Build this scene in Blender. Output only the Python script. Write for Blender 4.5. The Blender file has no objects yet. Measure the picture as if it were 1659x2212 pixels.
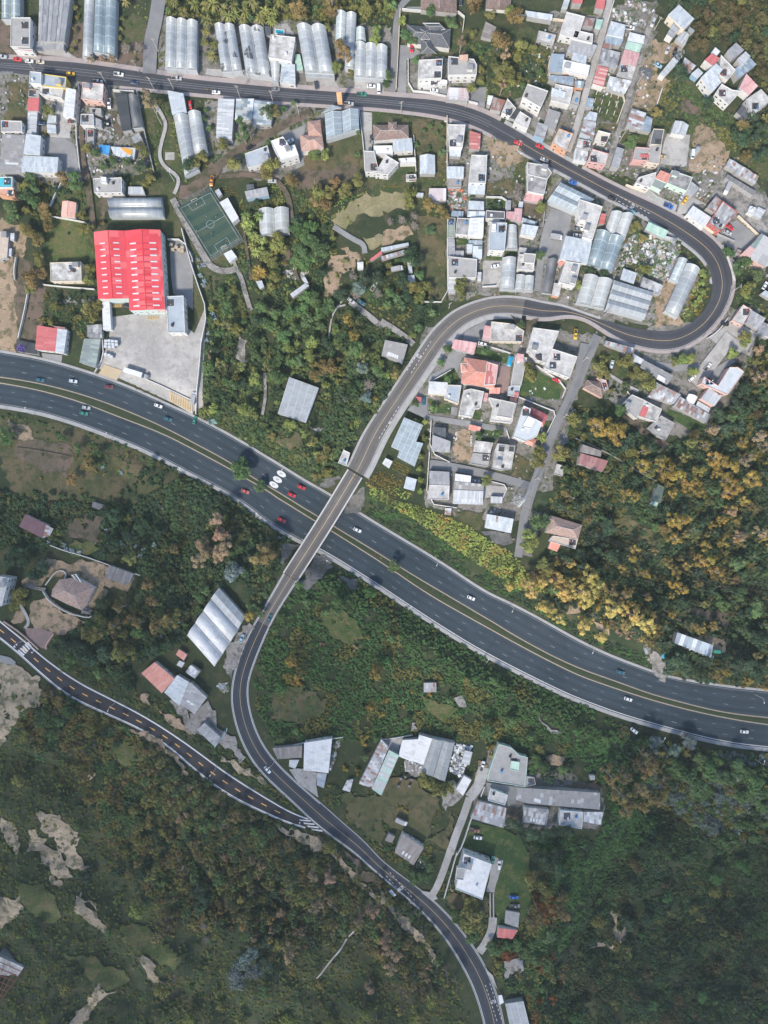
BLD = """
A vt2 6 steel 0,-60 158,-60 160,150 0,150; twin blue-grey tunnel greenhouse in the top left corner
A fl 8 gry 95,150 262,150 257,405 90,400 wall=wht; tall grey flat-roofed shop with red trim beside the road, top left
+ fl 1.2 red 120,418 280,425 283,445 118,432
A ga3 6 gry 330,-60 600,-60 545,350 320,345; big grey ribbed hall with pale strips right of the tall grey shop
A me 4 gry 300,345 545,350 545,422 295,418; grey entrance canopy in front of the big ribbed hall
A vt1 5 plas 715,-40 800,-40 783,482 697,478; single swollen tunnel greenhouse, narrow and pale, left of the blue pair
A vt2 6 steel 806,-40 988,-40 975,460 790,425; pair of bluish tunnel greenhouses above the palm trees
A vt3 6 plas 1418,135 1690,165 1683,588 1410,572; three joined pale tunnel greenhouses right of the side street
A fl 8 blu 258,612 355,622 350,722 252,712 wall=wht; small blue-grey tower roof with white dot on the roadside
A fl 6 blu 355,632 572,662 562,760 345,735 wall=yel; blue-grey roof with yellow end wall beside the main road
A fl 5 stw 335,740 548,762 530,842 372,812 335,800 wall=wht; cream and white roof terrace behind the yellow-ended house
A fl 4 gry 250,765 335,775 335,840 240,830; small plain grey roof above the red square roof
A me 4 red 238,838 336,840 330,952 230,947; square faded red roof beside the dry lawn
A me 3 ribw 235,952 322,952 310,1146 225,1146; narrow pale ribbed shed below the square red roof
A me 7 wht 567,750 650,766 628,1002 538,996 wall=wht; long white wedge-shaped building beside the lane
A fl 4 blu 545,1000 640,1005 638,1045 560,1030; little blue-white porch at the foot of the white wedge building
A fl 6 gry 12,1035 186,1040 190,1132 8,1135 wall=wht; grey flat roof with white walls left of the paved yard
A me 6 fib 18,1150 205,1150 190,1484 -10,1484; large fibre-cement shed roof with small skylights on the left edge
A me 6 whb 222,1146 346,1160 336,1326 200,1320 wall=wht; white square roof with two slot skylights beside the yellow bush
A me 6 whb 190,1328 495,1345 490,1482 182,1478 wall=wht; wide white roof with four dark slots south of the yard
A me 3 whb 415,985 480,990 480,1050 400,1060; pale blue awning in the yard, upper one of two
A me 3 whb 400,1065 475,1068 478,1140 405,1140; pale blue awning in the yard, lower one of two
A fl 6 stn 710,705 892,722 880,872 698,848 wall=pnk; stained grey concrete roof with pink side wall by the main road
A fl 4 gry 765,925 870,932 870,985 762,980; low grey roof behind the pink-walled house
A fl 5 gry 695,980 802,980 806,1080 690,1075 wall=wht; grey square roof with white walls in the scrap yard
A me 4 gry 806,1002 868,1028 870,1090 802,1082; little grey lean-to beside the scrap heap
A fl 3 gry 735,1110 810,1115 805,1235 738,1240; unfinished roofless grey block left of the scrap heap
A me 3 blue 850,1240 946,1250 930,1332 845,1302; bright blue tarpaulin roof beside the scrap yard
A me 3 whb 948,1258 1165,1270 1150,1362 978,1332; long light-blue sheet roof with orange cover
+ me 0.3 orange 1030,1265 1133,1282 1127,1332 1082,1312
A me 5 blk 980,790 1090,798 1125,1110 1050,1128; black shade-net roof sloping beside the park fence
A vt1 5 dark 1088,800 1168,802 1216,1082 1128,1090; dark torn tunnel greenhouse with pale arches beside the park
A me 3 gry 1125,1180 1190,1136 1245,1236 1192,1276; tilted brown-grey hut left of the park fence
A me 5 whb 1437,775 1572,796 1602,962 1480,987; plain white roof at the head of the long tunnels by the road
A vt1 6 plas 1480,987 1603,962 1700,1440 1577,1500; left one of the two long slanting tunnels by the park
A vt1 6 plas 1606,945 1714,940 1777,1290 1662,1330; right one of the two long slanting tunnels by the park
B vt2 6 torn 200,190 368,195 440,595 262,605; leftmost torn pair of slanting tunnels above the road
B vt2 6 torn 408,205 620,212 692,645 470,612; second torn pair of slanting tunnels, ripped at the road end
B vt1 5 plas 680,525 766,530 752,702 698,692; short bluish tunnel beside the white shop
B me 5 whb 785,535 896,546 900,712 765,702 wall=wht; white roof with one dark slot beside the stained villa
B fl 7 stn 690,295 902,320 868,528 668,492 wall=wht; blotchy grey villa roof next to the turquoise pool
B me 3 dark 630,222 690,222 685,300 642,300; small dark roof left of the swimming pool
B me 3 pgr 895,465 940,462 970,600 902,602; pale green net canopy between villa and tunnels
B vt2 7 plas 908,190 1158,200 1232,615 980,600; large grey twin tunnel greenhouse, widest above the road
B me 4 plas 982,603 1232,618 1240,672 988,662; low plastic canopy at the foot of the widest twin tunnel
B vt1 6 glas 1252,75 1337,90 1330,330 1245,330; topmost glassy tunnel of the stepped greenhouse row
B vt1 6 plas 1340,92 1425,100 1402,580 1325,560; longest tunnel of the stepped greenhouse row
B vt1 5 glas 1422,222 1497,225 1507,340 1417,338; short bluish tunnel in the stepped greenhouse row
B vt3 6 plas 1412,342 1692,380 1690,665 1405,642; three parallel tunnels at the road end of the stepped row
B me 5 ribw 235,838 378,850 355,1197 215,1176; long light grey ribbed shed south of the road
B me 5 patb 390,840 546,846 530,1030 378,1022; blue and white checkered sheet roof beside the ribbed shed
B me 5 patb 549,858 712,872 690,1066 532,1068; second checkered sheet roof, half hidden by trees
B fl 5 blu 467,1320 662,1250 697,1392 492,1442 wall=wht; blue-grey flat roof beside the dirt road
B fl 8 wht 688,1212 795,1172 852,1258 897,1243 930,1335 768,1382 wall=wht; bright white modern house with stepped roof
B hi 6 tile 1002,1030 1114,1016 1130,1158 1008,1168; upper wing of the striped terracotta villa
B hi 6 tile 936,1143 1132,1155 1146,1266 948,1292; lower wing of the striped terracotta villa
B gh2 7 glas 1150,962 1442,920 1449,1092 1166,1180; glassy gabled greenhouse south of the orange road banner
B me 5 glas 1120,976 1216,895 1300,925 1150,962; small glass porch at the roadside end of the gabled greenhouse
C ga1 6 brn 345,-60 655,-60 656,85 345,55; brown tiled roof at the top edge above the slate villa
C ga1 5 brn 912,-60 1128,-60 1122,62 908,48 wall=wht; brown roof with white front at the top edge
C hi 5 slat 220,195 604,232 592,402 228,352; dark slate villa with many ridges beside the driveway
+ hi 1.0 slat 345,322 426,322 478,447 343,450
+ hi 1.8 slat 340,232 420,236 424,322 342,320
+ hi 0.6 slat 358,182 502,182 556,238 440,280
C fl 7 stn 325,515 531,505 522,672 318,680 wall=wht; grey roofed white villa with hedge, left one of the white pair
C fl 4 wht 320,682 462,672 570,690 570,720 462,735 320,735 wall=wht; low white front wing of the hedged villa
C fl 7 gry 580,482 800,508 826,560 822,642 578,646 wall=wht; white walled villa with red terrace, right one of the white pair
+ me 2.2 tan 672,470 750,465 748,520 675,515
C me 4 pnkw 582,745 752,750 756,862 560,850; pale pink and white striped roof by the main road
C me 3 brng 900,182 996,225 950,332 860,312; lone brown-grey slanting shed among garden trees
C fl 3 stw 1355,262 1507,300 1480,388 1338,340; small white open-topped hut among garden trees
C me 4 whb 1240,88 1478,122 1470,172 1260,137; long white shed at the edge of the garden
C me 3 ribw 1575,-5 1627,-5 1600,80 1550,73; narrow white strip roof at the top edge
C fl 9 gry 1260,720 1438,782 1375,926 1215,832 wall=wht; big dark grey roof with tall white walls above the road bend
C me 4 wht 920,815 967,822 942,902 910,892; small white roof behind the red bush
C me 4 rust 967,830 1072,860 1032,952 940,930; rusty brown roof beside the red bush
C fl 4 stn 1087,845 1162,930 1112,1002 1035,970 wall=wht; angular pale concrete roof on the road bank
C me 3 blk 1165,935 1202,955 1150,1022 1100,1010; small black sheet roof on the road bank
C fl 5 stw 1196,955 1292,1020 1262,1106 1140,1050 wall=wht; stained white roof beside the steep ramp
C me 5 fib 1442,925 1547,967 1492,1132 1405,1052; grey ribbed roof beside the paved ramp
C me 5 gry 1352,1045 1442,1075 1402,1202 1320,1152 wall=blue; grey roof with blue shopfront by the road
C fl 6 stn 1532,1105 1652,1150 1592,1302 1470,1227 wall=org; stained roof with coral frontage beside the main road
C fl 6 stw 1595,102 1755,142 1690,330 1535,296 wall=wht; large pale stained roof at the head of the dense block
D me 5 rust 95,142 175,152 160,222 66,216; rusty sheet roof beside the pale green one, near the alley top
D me 5 pgr 190,160 246,166 216,252 170,242; pale green roof on the left side of the alley
D fl 6 stw 0,256 157,292 150,372 -25,332 wall=wht; whitish blotched flat roof left of the alley
D me 5 gry -30,342 192,386 152,482 -70,442; wide plain grey roof left of the alley
C me 5 blu 1470,450 1580,466 1556,622 1445,602; slate-blue roof on the garden side of the dense block
D me 5 whb -12,446 106,476 95,552 -32,512; pale blue roof in the middle of the dense block
D fl 5 wht -100,512 130,562 110,656 -112,602 wall=wht; white and grey terrace roof left of the alley
C me 4 blu 1455,640 1660,652 1655,738 1440,682; blue sheet roof behind the courtyard with a red car
C fl 5 stw 1500,722 1656,752 1622,902 1460,862 wall=wht; blotched white roof at the lower end of the dense block
+ me 1.2 whb 1470,750 1590,790 1580,842 1462,822
D me 5 patb 0,690 82,696 72,756 0,746 wall=org; grey solar-panelled roof with orange wall at the alley
D fl 5 gry 0,782 52,790 30,912 -42,892; plain dark concrete roof at the lower alley
D me 5 red -20,-20 72,-20 62,26 -20,22; faded red roof touching the top edge, left one of two
D me 5 red 190,-10 266,-10 250,80 178,62; faded red roof touching the top edge, right one of two
D me 5 whb 315,172 441,206 416,322 275,292 wall=wht; clean white-blue roof right of the alley
D me 4 blu 275,300 421,326 396,386 260,366; blue weathered strip roof below the clean white one
D me 4 rust 250,368 332,382 322,412 240,402; little rusty roof with white tanks
D me 5 patg 240,402 396,442 362,582 200,547; grey patchwork roof with many loose sheets
D me 5 redp 200,557 291,582 246,746 155,712 wall=wht; long faded red roof with white base right of the alley
D me 4 patw 300,652 491,692 431,802 270,752; jumbled white and grey sheets between two alleys
D fl 4 stn 395,542 526,572 490,682 360,642; rough unfinished concrete roof by the second alley
D me 5 wht 475,270 606,302 592,377 450,347; white half of the tri-coloured roof row by the second alley
D me 5 pgr 450,350 582,380 556,447 430,412; pale green part of the tri-coloured roof row
D me 5 pnk 430,417 561,450 526,567 390,537; pink part of the tri-coloured roof row
D me 3 blu 110,835 166,846 152,927 95,912; small blue-grey hut beside the walled allotment
D me 4 whb 130,950 197,967 182,1037 75,1022; white and blue shack below the allotment
D me 4 patr 85,1022 187,1042 160,1206 30,1182; grey sheet roof with a rusty corner by the alley
D fl 4 crm 200,1120 306,1147 272,1227 165,1212 wall=wht; small cream house in a dry yard
D fl 5 stn 30,1190 141,1217 121,1292 5,1272; dirty grey roof near the lower alley mouth
D me 4 patw 0,1278 116,1302 100,1392 -10,1367 wall=wht; cluttered white sheet roof at the road corner
D fl 6 stw 150,1280 291,1322 261,1417 105,1387 wall=redp; white roof with a red lettered front by the road
D me 5 gry 360,1258 426,1277 380,1442 310,1427; long grey roof right of the alley mouth
D me 5 patr 490,928 617,962 587,1112 445,1077; white sheet roof with rusty bands below the dirt lot
D me 4 blu 615,992 670,1012 652,1132 575,1117; dull blue lean-to right of the rusty banded roof
D fl 6 dark 675,1106 767,1112 742,1247 640,1247 wall=crm; dark roof with cream parapet above the red corner roof
D fl 6 gry 520,1262 642,1272 637,1382 495,1372 wall=redp; grey terrace with red tiled corner
+ me 0.6 red 560,1320 640,1325 635,1355 555,1350
D fl 6 gry 650,1237 747,1242 722,1412 615,1392 wall=crm; grey roof with cream parapet beside the paved yard
D ga1 5 ribw 870,1022 989,1062 957,1157 835,1132 wall=wht; white gabled house above the paved yard
D me 6 whb 900,28 1033,152 940,252 800,127 wall=crm; large bluish white roof at the forest edge
D me 5 gry 852,182 912,237 842,322 790,292 wall=wht; light grey roof adjoining the large bluish one
D ga1 4 ribw 936,255 992,292 950,382 870,322; small gabled grey roof by the forest edge
D me 3 blu 985,225 1036,262 1010,282 976,250; tiny blue shed by the forest edge
D me 4 ribw 850,485 897,522 770,662 725,637 wall=wht; long thin white shed beside the dirt car park
D me 7 gry 1390,358 1456,430 1352,506 1315,427 wall=gry; pale square roof on top of the eastern hill cluster
D me 4 wht 1210,400 1251,440 1202,500 1170,452; small white roof beside the red one in the hill cluster
D me 6 red 1180,452 1249,492 1192,567 1115,512 wall=wht; faded red square roof in the hill cluster
D me 6 ribw 1470,435 1511,482 1442,572 1395,502; light roof beside the green net in the hill cluster
D me 5 blu 1510,490 1563,552 1402,677 1365,592; long blue-grey roof on the cluster's forest side
D me 7 whb 1215,540 1276,592 1235,640 1262,702 1180,790 1085,662 wall=wht; large clean white roof with window wall in the hill cluster
D fl 5 stn 1255,470 1382,602 1312,692 1240,642 wall=wht; cluttered concrete deck in the middle of the hill cluster
D me 4 whb 1060,580 1106,622 1055,672 1000,632 wall=blue; small white roof with blue wall in the hill cluster
D me 3 patr 945,490 1042,562 1002,612 920,562; rusty patchwork shed on the slope edge
D me 6 pnk 1475,630 1576,737 1502,812 1420,747 wall=wht; pink sheet roof with red tank in the hill cluster
D fl 6 stw 1260,720 1352,772 1430,782 1320,902 1205,802 wall=wht; whitish stepped roof with hanging washing
D fl 6 stw 1600,765 1690,862 1522,997 1470,852; pale roof with one large dark stain on the right edge
D me 4 dark 1440,900 1522,952 1472,1032 1390,962; dark lean-to below the stained pale roof
D me 4 patr 1330,1360 1522,1472 1482,1532 1300,1420; rust-spotted long roof beside the bare slope
D me 4 gry 1050,1250 1086,1262 1070,1305 1042,1295; little grey hut on the bare slope
E fl 7 turq -20,58 108,58 106,148 -20,150 wall=wht; turquoise roof with white wall on the left edge
E fl 5 org -20,152 115,162 128,230 -20,215 wall=org; orange-walled terrace below the turquoise roof
E ga1 4 pnkt 525,255 646,268 636,402 514,392 wall=wht; little salmon roofed house with a reddish cross stripe
E fl 6 gry 803,72 1046,62 1047,192 810,195 wall=wht; grey flat roof with stair box right of the lane
+ fl 2.4 wht 860,55 913,60 915,106 862,101
E me 3 ribw 1100,138 1220,138 1247,209 1100,206; low ribbed shed above the horizontal tunnels
E vt2 5 plas 920,225 935,397 1402,396 1378,222; twin tunnel greenhouse lying crosswise above the red warehouse
E fl 7 blu 1425,1085 1577,1078 1590,1397 1445,1397 wall=wht; blue-grey annex of the red warehouse with vent pipes
E me 4 wht 875,1135 937,1130 952,1366 885,1372 wall=whb; narrow white entrance wing left of the warehouse forecourt
E fl 5 stn 430,795 697,786 702,952 436,957 wall=crm; blotchy white concrete house with poles round its edge
E fl 3 sand -20,525 80,530 62,752 -20,782; roofless sandy ruin on the left edge
E me 3 whb 85,540 123,540 121,606 85,602; little white box hut beside the sandy ruin
E me 2.5 whb 52,672 100,672 96,738 56,736; small square white hut below the box hut
E me 5 red 318,1332 490,1358 470,1558 300,1540 wall=wht; red roofed house by the highway on the left
E me 5 whb 490,1362 577,1370 548,1575 470,1560 wall=wht; white side roof of the red roofed highway house
E me 4 dred 445,1335 560,1350 552,1402 482,1358; dark red strip roof behind the highway house
E me 4 patg 745,1330 866,1320 876,1440 750,1432; brownish-grey patched shed left of the forecourt
E me 4 grng 715,1445 866,1445 820,1697 675,1650; greenish grey twin roof beside the highway
I me 3 blk 135,-10 315,30 320,122 135,92; black flat carport under the billboard
F me 3 ribw 207,178 241,155 271,205 240,233; little pale hut at the corner of the football pitch
F me 5 wht 250,275 318,232 413,405 358,452 wall=wht; long white grandstand roof along the football pitch
F me 4 wht 283,718 350,680 397,742 335,797 wall=wht; small white pavilion below the football pitch
F me 4 gry 465,180 656,143 673,215 482,246 wall=blue; grey roofed house among crop rows
F me 3 dark 478,122 541,115 546,156 482,166; small dark shed above the crop row house
F vt2 5 plas 580,320 838,308 846,530 590,550; square pair of tunnels among the dark trees
F me 3 whb 560,955 611,945 633,1000 595,1022; tiny blue and white hut below the palms
F me 4 ribw 855,1062 985,968 1021,992 880,1096; slanted white long shed in the green valley
F me 4 ribw 950,925 985,915 1016,975 985,966; short end of the slanted long shed in the valley
F me 3 wht 1432,790 1486,786 1486,856 1435,851; lone white hut beside the sandy slope
F me 3 red 1540,765 1638,690 1650,716 1551,783; narrow dark red shed above the parked pickup
G me 3 whb 0,665 235,620 240,646 5,702; long bluish strip shed on the terrace
G me 3 patr 0,740 200,682 212,712 10,772; rusty strip shed below the bluish strip shed
G me 3 whb 225,790 260,790 272,880 240,885; narrow blue shed behind the flatbed truck
G me 3 whb 228,905 285,897 315,1020 262,1028; larger blue lean-to below the narrow blue shed
C hi 6 brn -70,1060 236,1060 241,1172 -62,1200; brown hipped roof of the walled mansion
+ hi 1.6 brn 60,1035 136,1035 136,1130 62,1130
C me 5 whb 100,1192 266,1180 276,1292 105,1302 wall=wht; pale blue roof attached to the walled mansion
C fl 5 wht -65,1252 98,1250 104,1325 -62,1322 wall=wht; white low wing of the walled mansion
C fl 6 stw 40,1330 155,1400 62,1500 -52,1490 wall=wht; tilted white roof of the walled mansion
B fl 6 gry 1490,1295 1580,1300 1620,1475 1500,1480 wall=wht; grey and white side block left of the tilted white roof
C fl 4 wht 150,1362 296,1352 302,1400 165,1404 wall=wht; white garden wall block beside the little lawn
G fl 3 gry 215,38 302,34 306,78 215,82 wall=wht; small grey hut by the picket fence
C ga1 5 whb 335,1322 466,1320 468,1484 335,1484; pale blue gabled shed on its own plot
G me 4 pnkw 415,150 562,150 560,262 408,256; washed-out pink and white roof in the orchard
G me 2.5 ribw 300,190 368,195 363,228 303,221; tiny pale hut in the orchard
C fl 6 stw 575,1068 727,1072 702,1270 588,1264 wall=wht; streaky white roof at the head of the walled strip
C me 4 whb 590,1272 690,1275 685,1342 590,1336; bluish strip roof with round tanks
G me 4 whb 565,-35 713,-32 711,72 568,66; blue-white sheet roof over the walled strip
G fl 3 brng 575,78 692,80 690,150 572,146; roofless brown walled plot in the strip
C me 4 redp 762,1120 859,1145 851,1282 760,1275; dark red roof with light stripes near the road
C fl 6 stw 778,1330 913,1335 902,1576 755,1570 wall=wht; tall pale concrete roof beside the strip lane
G me 4 whb 750,120 898,125 893,206 750,198; blue-white sheets below the tall pale roof
G me 4 whb 755,258 886,265 886,342 750,336; clean white sheet roof beside the square garden
G me 4 patb 745,350 896,352 891,405 742,400; blue patched roof above the large white deck
G me 3 blu 612,345 711,350 706,400 600,396; grey-blue lean-to against the left wall
G me 6 wht 768,405 886,405 880,572 750,560 wall=wht; large white sheet roof in the middle of the block
G fl 5 dstn 655,410 766,415 749,560 640,550 wall=wht; dark mottled roof left of the large white sheet
G fl 4 grng 575,405 641,410 633,580 570,580; mossy concrete yard roof at the left wall
G me 3 gry 575,585 635,590 637,736 580,736; tall narrow grey shed along the left wall
G me 4 patb 790,645 872,650 868,760 790,755; bluish patched roof with a dark gap
G me 4 whb 738,632 788,635 784,712 740,706; small white roof over the blue courtyard
G me 3 blu 755,600 875,602 871,640 793,640 752,630; flat blue strip roof below the big white deck
G me 3 patg 635,690 713,692 711,762 640,760; grey sheet roof with a dent
G fl 5 gry 580,740 826,765 820,922 582,922 wall=wht; broad plain grey roof with white parapet
G me 3 ribw 580,925 650,930 641,1056 578,1056; pale ribbed carport below the broad grey roof
G me 3 ribw 830,875 866,875 861,957 830,952; narrow pale shed right of the broad grey roof
G fl 9 blu 940,450 1084,452 1063,694 928,686 wall=wht; tall white villa with smooth blue-grey roof
+ fl 1.2 wht 950,460 990,460 988,525 948,520
G fl 5 dark 905,345 1066,357 1062,416 900,416 wall=wht; dark terrace roof above the tall white villa
G fl 4 stw 925,419 1076,421 1071,449 925,449 wall=wht; narrow white ledge roof behind the villa
G me 5 pnk 1150,320 1218,325 1206,447 1075,415 1080,352 1150,352; L-shaped pink roof above the villa
G me 3 gry 1078,255 1121,258 1115,345 1072,342; grey yard shed above the pink L-shaped roof
G me 3 whb 1188,265 1226,268 1218,322 1180,320; narrow white awning right of the pink L-shaped roof
G vt1 5 plas 1086,462 1171,465 1180,672 1068,665; single tunnel right of the tall villa
G vt1 6 plas 1055,740 1170,740 1152,1020 1030,1010; large single tunnel facing the inner road bend
G vt2 5 plas 1171,890 1322,905 1313,1032 1152,1025; short twin tunnel beside the large single one
G me 5 whb 1215,460 1356,482 1326,572 1200,545 wall=wht; white roof with two narrow windows beside the lane
G me 3 patb 1215,405 1330,440 1322,470 1205,445; torn blue canopy above the two-window roof
G me 3 stw 1190,660 1256,666 1246,722 1180,716; small pale roof left of the grey box roof
G fl 5 stn 1185,722 1320,735 1316,862 1170,850 wall=wht; stained roof beside the greenhouse lane
+ fl 1.5 gry 1228,712 1331,720 1321,800 1222,795
G me 7 whb 1593,555 1822,602 1777,802 1535,762 wall=wht; very large white warehouse roof behind the hairpin tunnels
G vt1 4 dark 1440,750 1526,755 1471,1057 1390,1047; narrow tunnel half covered with black netting
G me 4 coral 1535,753 1591,766 1560,822 1524,815; little coral canopy beside the narrow tunnel
G fl 7 stw 1590,782 1718,800 1668,1000 1530,962 wall=wht; white stepped house with chevron stairs
G me 4 stw 1490,965 1556,977 1530,1087 1470,1070 wall=org; pale roof with orange door by the pavement
G gh2 6 glas 1550,95 1440,252 1670,352 1838,240; long low greenhouse beside the descending main road
C fl 5 dstn 1255,1395 1420,1420 1470,1484 1430,1540 1260,1500 wall=wht; pale stained roof at the edge of the main road
G fl 5 dstn 1262,35 1432,75 1402,212 1258,182 wall=wht; dark courtyard roof with white scalloped parapet
G me 3 pnk 1245,192 1401,225 1381,285 1225,255; pink strip roof below the scalloped courtyard
H fl 8 stw 40,250 238,312 150,600 65,575 105,455 45,435 20,330 wall=wht; large white L-shaped building with curved wall
H me 3 red 228,368 271,375 251,466 205,456; small red roof right of the L-shaped building
H vt2 5 plas 325,340 516,368 441,580 262,512; upper pair of tunnels behind the L-shaped building
H vt2 6 steel 205,495 433,575 331,864 105,800; lower bigger pair of blue-grey tunnels inside the hairpin
H me 4 pgr 635,442 804,520 771,586 605,506; mint green roof inside the hairpin bend
H me 3 patg 775,560 885,590 870,615 770,585; scrap shed beside the mint green roof
H me 4 whb 420,840 536,880 506,977 390,937; white roof with a green edge inside the hairpin
H me 4 patg 585,915 761,990 731,1072 565,997; crumpled grey roof inside the hairpin
H gh3 6 plas 345,940 270,1187 600,1277 681,1045; wide ridged greenhouse inside the hairpin bend
H vt2 6 plas 95,880 336,935 261,1182 20,1130; twin tunnels at the inner mouth of the hairpin
H vt1 5 glas 905,742 976,765 891,962 820,932; short tunnel with an open end inside the hairpin
H vt1 6 plas 976,785 1093,840 896,1262 785,1202; longest tunnel following the hairpin curve
H fl 6 stw 545,62 700,15 690,70 650,150 520,110 wall=wht; pale angular roof on the uphill roadside
H me 6 coral 740,-5 831,32 791,108 692,65 wall=wht; coral square roof on the uphill roadside
H me 5 grng 690,70 788,112 748,167 655,122 wall=pgr; green-grey roof below the coral square
H fl 5 dstn 832,0 1012,62 962,182 790,110 wall=pgr; cluttered dark terrace with mint walls
H me 4 gry 1005,95 1077,150 1010,222 940,172; grey sheet roof beside the yellow taxi
H me 5 wht 1020,300 1179,402 1115,492 965,372 wall=wht; brilliant white roof at the outer bend
H me 5 patr 1215,220 1277,270 1215,372 1130,322; rust and white roof above the brilliant white one
H fl 6 patg 1272,265 1396,362 1252,527 1150,452 wall=red; grey patched roof with a red edge at the outer bend
H me 4 fibd 1310,30 1562,182 1535,217 1300,62; long dark corrugated roof on the gravel lot
H me 4 patr 1350,-80 1582,50 1552,117 1380,22; rust-blotched long roof at the right edge
H fl 3 whb 1505,305 1560,325 1530,390 1480,362 wall=wht; white cabin on the gravel lot
H me 3 ribw 1580,310 1642,345 1590,420 1528,385; ribbed metal canopy on the gravel lot
H me 6 patp 1560,600 1612,535 1700,590 1700,800 1630,832 1440,712 wall=pnk; pink-walled house with patchwork roof on the right edge
H me 2.5 rust 1400,675 1440,690 1418,735 1382,715; small rusty shack left of the pink-walled house
H fl 4 stw 1445,1155 1521,1200 1440,1337 1350,1290 wall=pnk; pale roof with pink edge outside the hairpin
H me 4 gry 1521,1203 1641,1272 1580,1372 1475,1305; grey roof row outside the hairpin
H me 4 patg 1600,1292 1682,1332 1662,1450 1580,1392; patched grey roof touching the right edge
H me 3 whb 1640,1030 1700,1060 1680,1110 1598,1060; white shed roof on the right edge above the pale roof
J me 5 plas 848,315 1102,405 990,706 750,630; big pale barn roof in the bushes left of the bridge road
J fl 4 stw 1315,940 1372,966 1340,1082 1268,1052 wall=wht; small white shrine-like building at the bridge head
K me 5 fib 35,-5 231,35 186,195 5,125; old grey ribbed roof left of the bridge road
K me 5 pnk 625,-12 826,20 801,118 608,66; pink roofed garage at the top of the drive
G me 5 pnk 890,1330 950,1340 935,1462 872,1455; narrow pink roof inside the road curve
G fl 5 stn 950,1300 1136,1320 1232,1382 1216,1476 935,1470 wall=crm; blotchy concrete roof inside the road curve
K hi 6 terr 720,140 1027,190 977,412 690,365 wall=wht; large terracotta hipped villa beside the blue gazebo
+ hi 0.7 terr 684,190 745,188 765,262 690,277
+ fl 1.5 redp 912,185 1007,213 985,380 885,385
K hi 3 azul 1105,128 1146,135 1121,221 1083,212; bright blue gazebo roof beside the terracotta villa
K fl 4 gry 1160,130 1256,150 1205,390 1115,390 wall=wht; long grey terrace right of the blue gazebo
+ me 1.5 pnk 1170,110 1231,120 1225,190 1165,180
K fl 4 blu 1100,393 1200,393 1176,492 1090,472 wall=wht; light blue terrace below the long grey one
+ me 1 red 1150,440 1186,446 1171,490 1145,485
K me 3 coral 935,405 1030,405 1020,460 930,455; small coral tiled roof below the terracotta villa
K me 3 coral 1115,487 1170,497 1160,537 1105,527; tiny coral roof above the bright white villa
K fl 6 stw 1310,-110 1532,-80 1482,50 1430,200 1340,170 1260,80 wall=wht; split-level white building uphill of the terracotta villa
K fl 7 stw 1475,72 1690,140 1622,322 1403,240 wall=wht; big square white-walled roof above the green plot
K me 5 wht 415,350 575,360 572,472 403,457 wall=crm; white speckled roof beside the bridge road
K fl 5 blu 576,382 692,386 666,547 545,500 wall=crm; light blue flat roof with curled drain
K fl 6 stn 775,415 886,440 856,582 810,590 785,662 670,640 710,430 wall=wht; grey angled roof with white parapet and blue tank
K me 3 pnk 875,445 925,456 910,526 865,515; small pink roof between two white houses
K fl 5 stw 925,490 1167,540 1125,712 940,690 965,570 wall=wht; wide cream and white roof with inner terrace
+ fl 2 gry 1030,510 1155,540 1128,672 990,650
K fl 8 whb 1225,560 1290,590 1275,642 1387,710 1337,832 1240,870 1140,830 1200,640 wall=wht; bright white irregular villa with red roof behind
+ fl 2 wht 1265,650 1330,680 1290,762 1215,740
K hi 5 red 1290,565 1442,640 1402,737 1275,640; vivid red tiled roof behind the bright white villa
K hi 3 coral 1255,825 1346,850 1311,912 1235,880; coral porch roof below the bright white villa
K me 3 coral 760,720 862,745 846,790 752,766; coral roofed gate house on the driveway
K me 3 red 300,480 351,490 345,530 292,520; little red garage roof by the bridge road
K gp 5 glas 200,662 363,727 302,870 365,882 290,1082 140,1002 160,945 88,912; large stepped glasshouse with cream panels below the bridge road
K me 3 wht 40,1010 101,1040 70,1102 10,1060; white nursery canopy, upper of two
K me 3 whb 220,1170 309,1195 286,1296 195,1270; white nursery canopy, lower of two
K me 4 dark 450,740 560,752 555,862 445,850; dark slate-grey front of the walled house
K me 5 gry 445,812 600,868 590,962 436,950; light grey rear of the walled house
K me 5 gry 418,1120 589,1130 591,1245 416,1240; grey upper roof of the block by the green bank
K fl 5 stw 416,1242 590,1248 584,1372 400,1366 wall=wht; speckled white lower roof of the block by the green bank
K me 5 wht 640,1145 776,1165 771,1226 635,1210; white roof next to the parked car under cover
K me 5 fib 630,1212 886,1237 881,1292 625,1282; grey ribbed half of the big double roof
K me 5 ribw 625,1284 882,1295 876,1412 622,1406 wall=wht; white ribbed half of the big double roof
K me 3 ribw 945,1340 1046,1345 1041,1400 945,1400; small striped shed beside the pylon
K me 4 stn 810,860 966,880 940,975 795,960; pale sheet roof with torn edge on the rubble plot
K fl 4 gry 790,968 942,980 921,1087 760,1060; plain grey slab below the torn-edged sheet roof
K fl 5 stn 1000,885 1157,905 1122,1105 1045,1122 955,1100 975,950 wall=gry; grey house with two black roof wells
+ fl 0.3 blk 1012,905 1068,912 1060,962 1005,955
+ fl 0.3 blk 1100,905 1148,912 1145,962 1095,955
K fl 3 stw 1510,1060 1586,1080 1560,1170 1485,1150; white box with black round tanks right of the lane
L me 4 patr 265,0 517,65 500,130 258,30; striped rusty roof under the hairpin, seen edge on
L me 4 patw 500,112 602,170 582,212 488,170; white patched roof continuing the striped one
L me 5 fib 602,170 848,300 800,377 560,230; long grey diagonal roof below the hairpin
+ me 0.4 wht 715,290 780,325 770,365 705,330
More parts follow.
